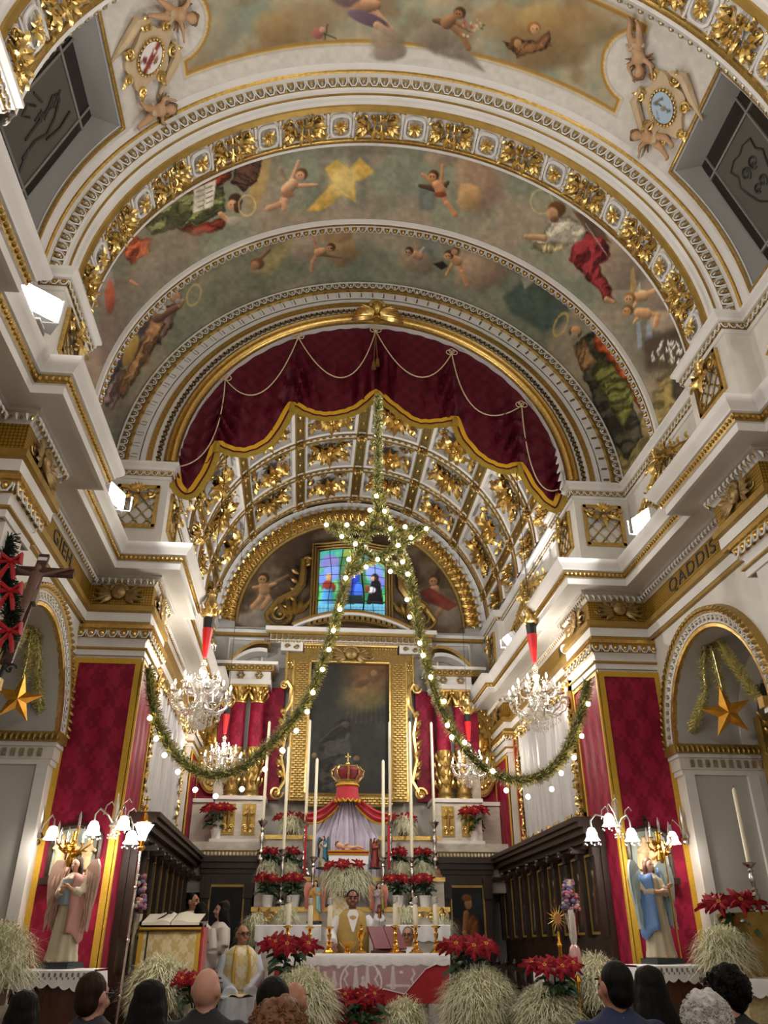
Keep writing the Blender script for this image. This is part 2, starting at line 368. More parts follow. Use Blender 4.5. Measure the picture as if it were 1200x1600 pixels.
def paint_far(cv):          # strip between the chancel arch and the thin rib
    cv.c[:] = hexc('#80816c')
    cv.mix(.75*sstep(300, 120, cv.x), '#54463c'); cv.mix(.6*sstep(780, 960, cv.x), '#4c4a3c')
    cv.clouds('#9b8b74', 60, .55, .12, 3, .8); cv.clouds('#6b6f5c', 40, .6, .1, 8, .6)
    cv.poly([(330, 500), (330, 420), (420, 380), (470, 360), (480, 430), (400, 470)], '#72745e', .6, 8)
    cv.poly([(392, 425), (462, 352), (482, 350), (425, 428)], '#b39a5c', .55, 6)
    cv.blob(480, 385, 22, 30, '#a08c78'); cv.blob(535, 385, 22, 28, '#a07d58'); cv.blob(520, 365, 30, 14, '#9b7a58')
    cv.putto((516, 388), (497, 395), [(487, 362)], [[(488, 410), (487, 424)]], 7, '#a9805f', wing=[(532, 402)])
    cv.blob(402, 412, 11, 9, '#6d4a32'); cv.blob(398, 415, 7, 7, '#9a7354'); cv.cap(408, 402, 4, 421, 390, 3, '#7c5c42')
    cv.poly([(660, 355), (690, 355), (675, 430), (645, 440)], '#646c66', .6, 5)
    cv.blob(650, 412, 28, 16, '#8b7560'); cv.putto((638, 394), (655, 400), [(648, 380)], [], 7, '#a98465', wing=[(662, 388)], wc='#9a9484')
    cv.blob(760, 410, 42, 40, '#967c66'); cv.blob(745, 430, 30, 26, '#9a7f68')
    cv.poly([(676, 412), (692, 408), (700, 416), (690, 422)], '#2c2620')
    cv.putto((700, 400), (715, 408), [(697, 430)], [[(722, 425), (730, 445)]], 8, '#b18660'); cv.blob(712, 392, 7, 7, '#6a4630'); cv.blob(710, 394, 5, 5, '#a97f5f')
    cv.poly([(785, 465), (815, 440), (860, 440), (890, 480), (880, 505), (850, 520), (800, 490)], '#46524a', .9, 5)
    cv.poly([(812, 415), (828, 425), (835, 440), (820, 452), (816, 440)], '#9d9a86', .9, 2)
    # left pair of saints
    cv.poly([(222, 485), (280, 473), (268, 515), (222, 565), (175, 640), (150, 625), (158, 582), (186, 523)], '#66524a', 1, 2, (25, .5, .28))
    cv.poly([(235, 500), (262, 505), (232, 560), (190, 625), (180, 610), (205, 560)], '#866444', .9, 2, (30, .6, .28))
    cv.poly([(160, 560), (200, 520), (225, 500), (215, 540), (180, 590), (160, 620)], '#48404a', .9, 2, (30, .5, .2))
    cv.blob(204, 548, 9, 27, '#94783c', 22); cv.cap(245, 497, 8, 281, 478, 4, '#6b4c3a'); cv.cap(281, 478, 4, 286, 470, 3, '#a07a5a')
    cv.blob(263, 449, 10, 11, '#3f2c20'); cv.blob(266, 450, 7, 8, '#8d6a4e'); cv.blob(274, 463, 10, 10, '#d0c9bb' if False else '#77634e'); cv.blob(275, 464, 7, 8, '#a07a5c'); cv.blob(279, 471, 5, 5, '#8c857a')
    cv.blob(251, 483, 9, 7, '#b5ae9f', -20, sh=.1); cv.path([(246, 482), (256, 484)], .8, '#3d2c28'); cv.path([(248, 486), (254, 479)], .8, '#3d2c28')
    cv.ring(303, 461, 10, 17, 1.6, '#c0a76d', 20); cv.poly([(276, 455), (285, 436), (287, 455)], '#6b6d5c')
    # right pair
    cv.poly([(935, 700), (1010, 640), (1040, 690), (960, 760)], '#77673f', .9, 8, (60, .3, .2))
    cv.poly([(908, 530), (930, 512), (946, 545), (985, 620), (1005, 680), (980, 720), (945, 680), (922, 610), (905, 570)], '#3c382c', 1, 2, (70, .4, .3))
    cv.poly([(935, 552), (965, 575), (993, 622), (976, 674), (947, 625), (923, 587)], '#5d5c30', 1, 2, (65, .5, .3))
    cv.poly([(929, 520), (961, 517), (988, 575), (1011, 628), (1002, 642), (982, 604), (947, 555), (928, 545)], '#964422', 1, 1.5, (65, .45, .22))
    cv.poly([(896, 540), (915, 528), (925, 552), (935, 565), (910, 580), (900, 560)], '#7d6040', 1, 2, (20, .7, .2))
    cv.blob(917, 492, 9, 10, '#4b3524'); cv.blob(919, 494, 7, 8, '#9c7350'); cv.blob(899, 519, 10, 10, '#5c432e'); cv.blob(900, 516, 8, 7, '#b68c62'); cv.blob(897, 526, 6, 6, '#8b7a68')
    cv.ring(876, 507, 9, 19, 1.6, '#b99b58', 25); cv.ring(905, 479, 9, 16, 2, '#a9925c', 15, .6)
    cv.grain(.12, 7, 4); cv.c = np.clip(cv.c*1.14, 0, 1)
def paint_mid(cv):          # strip between the thin rib and the gilded band
    cv.c[:] = hexc('#868873')
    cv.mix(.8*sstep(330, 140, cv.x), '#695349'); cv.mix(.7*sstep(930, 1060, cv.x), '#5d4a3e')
    cv.clouds('#9c8672', 70, .56, .12, 21, .75); cv.clouds('#747863', 45, .6, .1, 33, .6)
    cv.poly([(497, 230), (520, 228), (515, 330), (500, 330)], '#7b6f62', .6, 5); cv.poly([(545, 230), (580, 230), (570, 330), (545, 320)], '#747466', .7, 6)
    cv.blob(740, 275, 32, 42, '#9f8167'); cv.blob(760, 300, 26, 34, '#8d7360'); cv.blob(735, 310, 20, 18, '#b08a5c'); cv.blob(690, 250, 26, 14, '#9a8470')
    cv.blob(405, 285, 12, 45, '#ab8f5c', 15, .5); cv.blob(410, 245, 14, 22, '#a88f62', 20, .5)
    # angel with the book
    cv.poly([(366, 256), (411, 240), (402, 279), (380, 300), (363, 284)], '#4d372b', 1, 1.5, (110, .9, .25))
    cv.poly([(276, 293), (330, 268), (363, 253), (360, 279), (338, 293), (299, 310)], '#71301f', 1, 2, (50, .4, .25))
    cv.poly([(231, 332), (262, 309), (304, 300), (349, 290), (354, 329), (313, 349), (276, 357), (237, 368), (226, 352)], '#63643f', 1, 2, (60, .38, .33))
    cv.poly([(276, 357), (330, 345), (354, 336), (352, 357), (304, 368)], '#803a2b', 1, 2, (80, .4, .25))
    cv.poly([(303, 296), (338, 280), (333, 322), (302, 333)], '#cdc3b1', 1, 1)
    for k in range(4):
        cv.path([(308+k*.2, 300+k*8), (318, 296+k*8)], .9, '#5b463c'); cv.path([(322, 294+k*8), (332, 290+k*8)], .9, '#5b463c')
    cv.path([(320, 289), (318, 327)], .8, '#8c8070')
    cv.blob(368, 313, 11, 11, '#3c2a1d'); cv.blob(363, 321, 8, 9, '#bd9069'); cv.blob(371, 324, 6, 9, '#47301f'); cv.blob(361, 320, 1.3, 1.2, '#2d1c12', sh=0); cv.blob(366, 319, 1.3, 1.2, '#2d1c12', sh=0)
    cv.ring(386, 321, 13, 16, 1.6, '#c2aa74'); cv.cap(345, 335, 5, 360, 347, 4, '#b58a66'); cv.blob(366, 345, 12, 7, '#9c9280')
    cv.poly([(209, 369), (237, 374), (234, 391), (206, 416), (192, 394)], '#9c5033', 1, 2, (40, .5, .25))
    cv.blob(265, 392, 34, 34, '#8f7a68', 30, .5, .6); cv.blob(235, 420, 26, 22, '#9a8574', 0, .5, .5); cv.blob(300, 372, 24, 12, '#95806c', -20, .5, .5); cv.blob(165, 450, 16, 40, '#8f857a'); cv.blob(172, 464, 8, 26, '#95503a'); cv.cap(205, 440, 3, 215, 446, 2, '#a57657')
    # glowing cross
    cv.poly([(478, 330), (520, 285), (507, 263), (527, 249), (545, 265), (562, 246), (585, 268), (567, 281), (554, 283), (556, 316), (534, 303), (515, 322), (500, 330)], '#c4a052', 1, 2)
    cv.blob(537, 284, 24, 22, '#e3cc8a', -40, .6, .8, 0)
    cv.putto((470, 274), (449, 296), [(467, 252), (495, 289)], [[(440, 318), (419, 326)], [(446, 314), (444, 326)]], 10, '#b98d6d', '#5a3d28', wing=[(438, 264)], wc='#8d7a64', cloth='#9a6f58')
    cv.poly([(655, 290), (685, 285), (680, 330), (655, 328)], '#666b66', .7, 4)
    cv.putto((676, 276), (688, 297), [(692, 258), (660, 272)], [[(698, 318), (711, 335)]], 9, '#b3805b', '#4a2f1f', wing=[(656, 290), (700, 285)], wc='#4d3a2c', cloth='#7b3c2b')
    # enthroned saint on the right
    cv.blob(975, 395, 26, 50, '#8d7968'); cv.blob(1040, 470, 30, 45, '#84705f'); cv.blob(1050, 500, 34, 18, '#9d8c7a')
    cv.ring(846, 315, 17, 19, 1.6, '#c2b27c'); cv.blob(848, 316, 15, 17, '#9a9878', a=.5, sh=0)
    cv.poly([(912, 360), (947, 372), (955, 400), (935, 415), (950, 440), (962, 470), (946, 472), (932, 450), (912, 430), (888, 405), (893, 383)], '#752b2c', 1, 2, (30, .42, .3))
    cv.poly([(856, 345), (888, 335), (915, 352), (912, 375), (893, 385), (868, 380), (830, 388), (826, 376), (850, 366)], '#b7ad98', 1, 2, (60, .4, .2))
    cv.poly([(895, 330), (925, 335), (955, 380), (945, 375), (915, 358)], '#5e4a3a', 1, 2)
    cv.cap(850, 372, 6, 822, 370, 4, '#ab8462'); cv.blob(870, 327, 14, 13, '#5f4029'); cv.blob(863, 334, 9, 10, '#b58c66'); cv.blob(866, 343, 7, 5, '#6e4e36'); cv.cap(948, 468, 5, 958, 472, 4, '#a9825f')
    cv.path([(915, 350), (948, 398)], 1.1, '#9d9686'); cv.poly([(826, 378), (880, 380), (884, 390), (850, 395)], '#b8a77c', 1, 2, (20, .6, .2))
    # putti pair, lilies, ground
    cv.poly([(985, 425), (990, 415), (996, 455), (985, 458)], '#a5885a'); cv.poly([(990, 460), (1000, 440), (1002, 462)], '#a49b8b')
    cv.putto((983, 467), (1005, 462), [(990, 480)], [[(1022, 455), (1030, 448)]], 9, '#b78e66', '#7d5a34'); cv.putto((980, 486), (1010, 490), [(990, 505)], [[(1028, 492), (1024, 508)]], 9, '#b5895f', '#6d4c2e')
    cv.poly([(994, 505), (1000, 500), (1004, 540), (996, 545)], '#8d97a4', .8); cv.poly([(1010, 510), (1018, 505), (1020, 530), (1008, 532)], '#8d97a4', .8)
    cv.poly([(1005, 530), (1090, 500), (1095, 570), (1010, 580)], '#45372c', .8, 8)
    cv.poly([(1030, 590), (1080, 560), (1085, 640), (1010, 720), (1000, 690)], '#77683f', 1, 6, (60, .4, .2)); cv.poly([(1052, 580), (1080, 580), (1070, 640), (1050, 620)], '#35302a', .9, 4)
    rr = random.Random(3)
    for k in range(34):
        x, y = 1018+rr.random()*48, 538+rr.random()*30; cv.cap(x, y, 2.1, x+rr.uniform(-5, 5), y-7, .8, '#cfcbc2')
        cv.path([(x, y), (x+rr.uniform(-4, 4), y+30)], .7, '#5a5636', .8)
    cv.grain(.12, 7, 9); cv.c = np.clip(cv.c*1.14, 0, 1)
def paint_near(cv, arcs, Y):
    cv.c[:] = hexc('#d4cdc2')
    dx = np.maximum(np.abs(arcs) - 2.83, np.abs(Y-5.35) - .52); dc = .40 - np.hypot(np.abs(arcs)-2.86, Y-5.30)
    d = np.maximum(dx, dc); pic = np.zeros_like(cv.c); pic[:] = hexc('#8b917d')
    keep = cv.c.copy(); cv.c = pic
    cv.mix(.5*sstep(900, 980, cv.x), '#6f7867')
    cv.clouds('#b3a283', 75, .5, .14, 41, .9); cv.clouds('#8d7355', 60, .6, .1, 52, .8); cv.clouds('#a9a087', 35, .62, .1, 60, .5)
    for (x, y, a_, b_, h) in ((470, 40, 60, 30, '#8d7252'), (430, 45, 30, 26, '#9a7c50'), (690, 10, 30, 26, '#b3a283'), (790, 35, 50, 40, '#a08559'), (840, 50, 55, 50, '#8f7146'), (850, 25, 40, 24, '#b7995f'), (900, 40, 55, 40, '#96764a'), (870, 85, 50, 26, '#7f6443'), (350, 30, 30, 60, '#9a937c'), (330, 60, 24, 40, '#a1957a')):
        cv.blob(x, y, a_, b_, h, 0, .35, .8)
    cv.cap(560, 5, 16, 610, 48, 7, '#b08a6a'); cv.cap(560, 10, 15, 588, 8, 8, '#a97f60'); cv.blob(575, 30, 34, 10, '#6a5560', 20); cv.cap(590, 40, 7, 612, 55, 5, '#b08a6a'); cv.blob(540, -5, 20, 16, '#6a5560')
    cv.blob(497, 52, 10, 9, '#a5655c'); cv.blob(504, 47, 5, 5, '#c28f84'); cv.path([(507, 62), (512, 38)], 1.4, '#46512f'); cv.path([(505, 52), (525, 60)], 1.4, '#46512f')
    cv.poly([(786, 62), (800, 70), (806, 60), (840, 62), (858, 48), (862, 70), (840, 80), (806, 92), (802, 82)], '#6e4d32', 1, 1.5, (40, .8, .3)); cv.blob(834, 44, 11, 10, '#8d6238'); cv.blob(836, 46, 7.5, 8, '#c09468'); cv.blob(833, 46, 1.2, 1.2, '#3a2416', sh=0); cv.blob(839, 46, 1.2, 1.2, '#3a2416', sh=0); cv.blob(806, 66, 9, 9, '#6a4428'); cv.blob(809, 68, 6, 7, '#b08458')
    keep_m = sstep(.004, -.004, d)[:, None]; cv.c = keep*(1-keep_m) + cv.c*keep_m
    cv.mix(1-sstep(.016, .024, np.abs(d+.012)), '#a8803f'); cv.mix(1-sstep(.004, .012, np.abs(d-.012)), '#d6b56c'); cv.mix(.5*(1-sstep(.0, .02, np.abs(d-.04))), '#9a8d7a')
    # clouds and putto that spill over the painted frame
    cv.blob(600, 62, 30, 18, '#94836f'); cv.blob(603, 80, 28, 15, '#8f7d69'); cv.poly([(648, 30), (700, 45), (735, 80), (757, 112), (720, 95), (680, 85), (652, 65)], '#877a6b', 1, 5); cv.blob(675, 55, 30, 22, '#8d7d68')
    cv.putto((717, 22), (698, 36), [(728, 45)], [[(722, 55), (732, 75)]], 10, '#8f6746', '#4a2f1e', wing=[(678, 32)], wc='#6d5236')
    rr = random.Random(5)
    for k in range(26): cv.blob(737+rr.gauss(0, 9), 43+rr.gauss(0, 8), 2, 2, rr.choice(['#b0574a', '#c9a27a', '#5a5a34', '#d0c0a0']), sh=0)
    cv.grain(.06, 8, 12)
# ================================================================== THE SETTING
def struct(name, mb=None, m=None):
    if mb is None:
        o = bpy.data.objects.new(name, None); col.objects.link(o)
    else: o = mb.build(name, m)
    o['kind'] = 'structure'; return o
def frame_n(o, x, n):
    n = Vector(n).normalized(); x = Vector(x); x = (x - n*x.dot(n)).normalized(); y = n.cross(x)
    return Matrix(((x[0], y[0], n[0], o[0]), (x[1], y[1], n[1], o[1]), (x[2], y[2], n[2], o[2]), (0, 0, 0, 1)))
def offs(path, d):
    out = []; m = len(path)
    for i in range(m):
        ns = []
        for a, b in ((i-1, i), (i, i+1)):
            if a < 0 or b >= m: continue
            dx, dy = path[b][0]-path[a][0], path[b][1]-path[a][1]; L = math.hypot(dx, dy); ns.append((-dy/L, dx/L))
        if len(ns) == 1: nx, ny = ns[0]
        else:
            k = 1 + ns[0][0]*ns[1][0] + ns[0][1]*ns[1][1]; nx, ny = (ns[0][0]+ns[1][0])/k, (ns[0][1]+ns[1][1])/k
        out.append((path[i][0]+nx*d, path[i][1]+ny*d))
    return out
def mould(path, segs, sx, parent, names=None):     # sweep a profile along a plan polyline; segs: (part name, material, [(d, z)...])
    for nm, m, prof in segs:
        mb = MB(); mb.grid([[(sx*x, y, z) for x, y in offs(path, d)] for d, z in prof]); mb.build(nm, m, parent)
def along(path, d, z, step, sx, ymin=-99.):        # frames spaced along an offset polyline: x along, y up, z outwards
    q = offs(path, d); out = []
    for (x0, y0), (x1, y1) in zip(q[:-1], q[1:]):
        L = math.hypot(x1-x0, y1-y0); n = max(1, int(round(L/step))); t = ((x1-x0)/L, (y1-y0)/L)
        for k in range(n):
            s_ = (k+.5)/n; X, Y = x0+(x1-x0)*s_, y0+(y1-y0)*s_
            if Y < ymin: continue
            out.append((frame_n((sx*X, Y, z), (-t[0]*sx*sx, -t[1]*sx, 0) if sx > 0 else (-t[0], t[1], 0), (sx*-t[1], t[0], 0)), L/n))
    return out
def arcprof(segs, parent, R0=0., a0=-PI/2, a1=PI/2, n=72, Zs=ZS):  # sweep (R, Y) profile over the half circle
    for nm, m, prof in segs:
        mb = MB(); mb.grid([[arc(r, a0+(a1-a0)*k/n, y, Zs) for k in range(n+1)] for r, y in prof]); mb.build(nm, m, parent, sharp=50)
def arcframes(R, Y, n, normal, Zs=ZS, a0=-PI/2, a1=PI/2):  # normal: (radial inward, -Y) weights
    out = []
    for k in range(n):
        t = a0 + (a1-a0)*(k+.5)/n; nr, ny = normal
        out.append(frame_n(arc(R, t, Y, Zs), (math.cos(t), 0, -math.sin(t)), (-math.sin(t)*nr, -ny, -math.cos(t)*nr)))
    return out
def egg_units(frames, w, h, parent, m_egg=None, m_shell=None, name='egg_and_dart'):
    a, b = MB(), MB()
    for F in frames:
        a.T = F; b.T = F
        a.sph((0, 0, .004), (w*.25, h*.40, h*.34), 7, 5)
        b.tube([(-w*.4, h*.48, 0), (-w*.36, -.05*h, h*.12), (-w*.16, -h*.44, h*.12), (w*.16, -h*.44, h*.12), (w*.36, -.05*h, h*.12), (w*.4, h*.48, 0)], h*.105, 4)
        b.leaf((w*.5, h*.46), -PI/2, h*.9, w*.16, .12, 0, 3)
    oa = a.build(name, m_egg or gold, parent); ob = b.build(name + '_shell', m_shell or white, parent)
    oa['kind'] = 'stuff'; ob['kind'] = 'stuff'
# ------------------------------------------------------------------ ornament meshes (local XY, growing along Z)
def orn_rosette(rs):
    mb = MB(); n = 11
    for L in range(3):
        for k in range(n - 2*L):
            mb.leaf((0, 0, .01+.012*L), 2*PI*(k+.5*L)/(n-2*L) + rs.uniform(-.1, .1), (.30-.075*L)*rs.uniform(.9, 1.1), .15-.02*L, .45-.05*L, .1, 4)
    for k in range(12):
        a = 2*PI*k/12; q = .33+.04*(k % 2); mb.leaf((q*.75*math.cos(a), q*.72*math.sin(a), 0), a + (.9 if k % 2 else -.9), .15, .09, .4, .3, 3); mb.sph((q*math.cos(a), q*.95*math.sin(a), .02), .02, 5, 4)
    for sx in (-1, 1):
        for sy in (-1, 1): mb.leaf((sx*.25, sy*.25, 0), math.atan2(sy, sx), .16, .11, .4, .3, 3); mb.spiral((sx*.33, sy*.22), .05, 1.2, 0, .014, sx*sy, 9)
    mb.sph((0, 0, .12), (.07, .07, .05), 8, 5)
    for k in range(7): a = 2*PI*k/7; mb.sph((.05*math.cos(a), .05*math.sin(a), .155), .018, 5, 4)
    return mb.mesh('rosette')
def orn_foliate(rs, wx=.40, wy=.32):
    mb = MB()
    for sx in (-1, 1):
        for sy in (-1, 1):
            mb.spiral((sx*wx*.62, sy*wy*.5), .09, 1.3, PI/2*(1-sx) + .4, .017, sx*sy, 12)
            for k in range(4): mb.leaf((sx*wx*(.25+.16*k), sy*wy*(.1+.13*k), 0), math.atan2(sy*(.3+.2*k), sx) + rs.uniform(-.5, .5), .17, .10, .4, .3)
        mb.leaf((sx*.05, 0, .02), PI/2*(1-sx), wx*.85, .14, .22, .3)
    for sy in (-1, 1):
        mb.leaf((0, sy*.03, .02), sy*PI/2, wy*.9, .16, .3, .4)
        for k in (-1, 1): mb.leaf((k*.04, sy*.02, .02), sy*PI/2 - k*sy*.6, wy*.8, .11, .3, .3)
    for k in range(30):
        a = 2*PI*k/30; q = rs.uniform(.35, 1.); mb.leaf((wx*q*.8*math.cos(a), wy*q*.8*math.sin(a), .01), a + rs.uniform(-1.2, 1.2), rs.uniform(.11, .17), .085, .45, .3, 3)
    mb.sph((0, 0, .07), (.07, .07, .05), 8, 5)
    for k in range(22): mb.sph((rs.uniform(-wx, wx)*.9, rs.uniform(-wy, wy)*.9, .03), rs.uniform(.013, .022), 5, 4)
    return mb.mesh('foliate_boss')
def orn_scrollpanel():                               # dense scroll cluster of the gilded band, about 0.62 x 0.40
    mb = MB()
    for sx in (-1, 1):
        for sy in (-1, 1):
            mb.spiral((sx*.20, sy*.115), .075, 1.4, PI/2*(1-sx), .016, -sx*sy, 12); mb.spiral((sx*.07, sy*.12), .05, 1.2, PI/2*(1+sx), .013, sx*sy, 10)
            mb.leaf((sx*.12, sy*.03, .01), math.atan2(sy*.7, sx), .17, .09, .35, .4); mb.leaf((sx*.16, sy*.02, .01), math.atan2(sy*.25, sx), .15, .08, .35, .4)
            mb.leaf((sx*.03, sy*.02, .02), sy*PI/2 - sx*sy*.35, .16, .07, .4, .3); mb.sph((sx*.285, sy*.17, .01), .016, 5, 4)
        mb.tube([(sx*.02, -.17, .03), (sx*.05, 0, .06), (sx*.02, .17, .03)], .014, 5)
    for k in range(5): mb.sph((0, -.09+.045*k, .06), .014, 5, 4)
    rs = random.Random(4)
    for sx in (-1, 1):
        for k in range(11):
            x, y = rs.uniform(.05, .27), rs.uniform(-.17, .17); mb.leaf((sx*x, y, .005), rs.uniform(0, 6.3), rs.uniform(.07, .11), .05, .45, .4, 3)
        for k in range(6): mb.sph((sx*rs.uniform(.06, .29), rs.uniform(-.18, .18), .02), .014, 5, 4)
        for sy in (-1, 1): mb.spiral((sx*.255, sy*.06), .035, 1.2, 0, .012, sx*sy, 9)
    return mb.mesh('scroll_ornament')
def orn_ovalframe():
    a, b = MB(), MB()                                # white frame, gold leaf fan; panel 0.36 x 0.40
    pts = []
    for k in range(20):
        t = 2*PI*k/20; r = 1/((abs(math.cos(t))**4 + abs(math.sin(t))**4)**.25); pts.append((.125*r*math.cos(t), .14*r*math.sin(t), .02))
    a.tube(pts, .022, 5, closed=True)
    for sx in (-1, 1):
        a.box((sx*.165, 0, .012), (.03, .36, .03))
    for k in range(10):
        t = 2*PI*(k+.5)/10; b.leaf((0, 0, .01), t, .10 if abs(math.cos(t)) > .6 else .12, .065, .5, .2, 3)
    b.sph((0, 0, .045), .022, 6, 4)
    for sx in (-1, 1):
        for sy in (-1, 1): b.sph((sx*.145, sy*.165, .02), .016, 6, 4)
    return a.mesh('panel_frame'), b.mesh('leaf_fan')
def orn_crest():                                     # shell crest with drop, for the parapet panels: about 0.5 x 0.5
    mb = MB()
    for k in range(9): mb.leaf((0, .02, .01), PI*(k+.5)/9, .17 if k in (0, 8) else .15, .06, .4, .3)
    for sx in (-1, 1):
        mb.spiral((sx*.17, .0), .07, 1.3, PI/2*(1-sx), .018, -sx, 12); mb.leaf((sx*.05, -.02, .02), PI/2*(1-sx) - sx*.7, .22, .09, .3, .4)
        mb.leaf((sx*.2, .02, .01), PI/2*(1-sx) + sx*.2, .12, .06, .3, .3)
    for k in range(5): mb.sph(((k % 2-.5)*.04, -.06-.035*k, .04), .024 - .002*k, 6, 4)
    mb.leaf((0, -.02, .03), -PI/2, .26, .10, .25, .2); mb.sph((0, .02, .06), .035, 7, 5)
    return mb.mesh('shell_crest')
def orn_scrollcrest():                               # long S scroll running down to one side, 1.0 long
    mb = MB(); pts = [(0, .42, .02), (.12, .40, .05), (.2, .28, .05), (.32, .2, .04), (.45, .16, .05), (.55, .06, .05), (.7, .03, .04), (.85, -.06, .04), (1., -.1, .03)]
    mb.tube(pts, [.05, .055, .05, .045, .05, .045, .04, .035, .02], 7)
    mb.spiral((0, .36), .08, 1.4, PI/2, .028, 1, 14)
    for p in ((.2, .24), (.42, .12), (.6, 0.), (.8, -.08)):
        mb.spiral((p[0], p[1]), .06, 1.2, 0, .02, 1, 10); mb.leaf((p[0], p[1], .03), -.9, .18, .09, .3, .3); mb.leaf((p[0], p[1]+.05, .03), .9, .14, .08, .3, .3)
    mb.leaf((.02, .3, .03), -1.6, .3, .14, .3, .2); mb.leaf((.05, .3, .03), -2.2, .2, .1, .3, .2)
    return mb.mesh('scroll_crest')
def orn_mask(wings=True):                            # carved head among leaves
    mb = MB(); mb.sph((0, 0, .06), (.075, .09, .07), 9, 7); mb.sph((0, -.01, .13), (.014, .025, .015), 5, 4)
    for k in range(9): a = PI*(k)/8; mb.sph((.075*math.cos(a), .03+.07*math.sin(a), .07), .028, 5, 4)
    for sx in (-1, 1):
        mb.sph((sx*.03, .01, .122), (.012, .008, .006), 5, 4)
        for k in range(5): mb.leaf((sx*.06, -.02, .02), PI/2*(1-sx) + sx*(.75-.42*k), .17+.02*(k % 2), .075, .25, .35)
        mb.spiral((sx*.2, -.03), .05, 1.2, PI/2*(1-sx), .015, -sx, 10)
    mb.sph((0, -.045, .118), (.022, .007, .008), 5, 4)
    return mb.mesh('carved_mask')
_rs = random.Random(11)
ROS, FOL, SCR, (OVF, OVL), CRE, SCC, MSK = orn_rosette(_rs), orn_foliate(_rs), orn_scrollpanel(), orn_ovalframe(), orn_crest(), orn_scrollcrest(), orn_mask()
for me_, m_ in ((ROS, gold), (FOL, gold), (SCR, goldb), (OVF, white), (OVL, goldb), (CRE, goldb), (SCC, goldb), (MSK, mat('carved_stone', '#94794a', .45, .45, var=.3, vscale=20))): me_.materials.append(m_)
def inst(name, me, parent, F, s=1.): return link(name, me, parent, M_=F @ (Matrix.Diagonal((*s, 1)) if hasattr(s, '__len__') else Matrix.Scale(s, 4)))

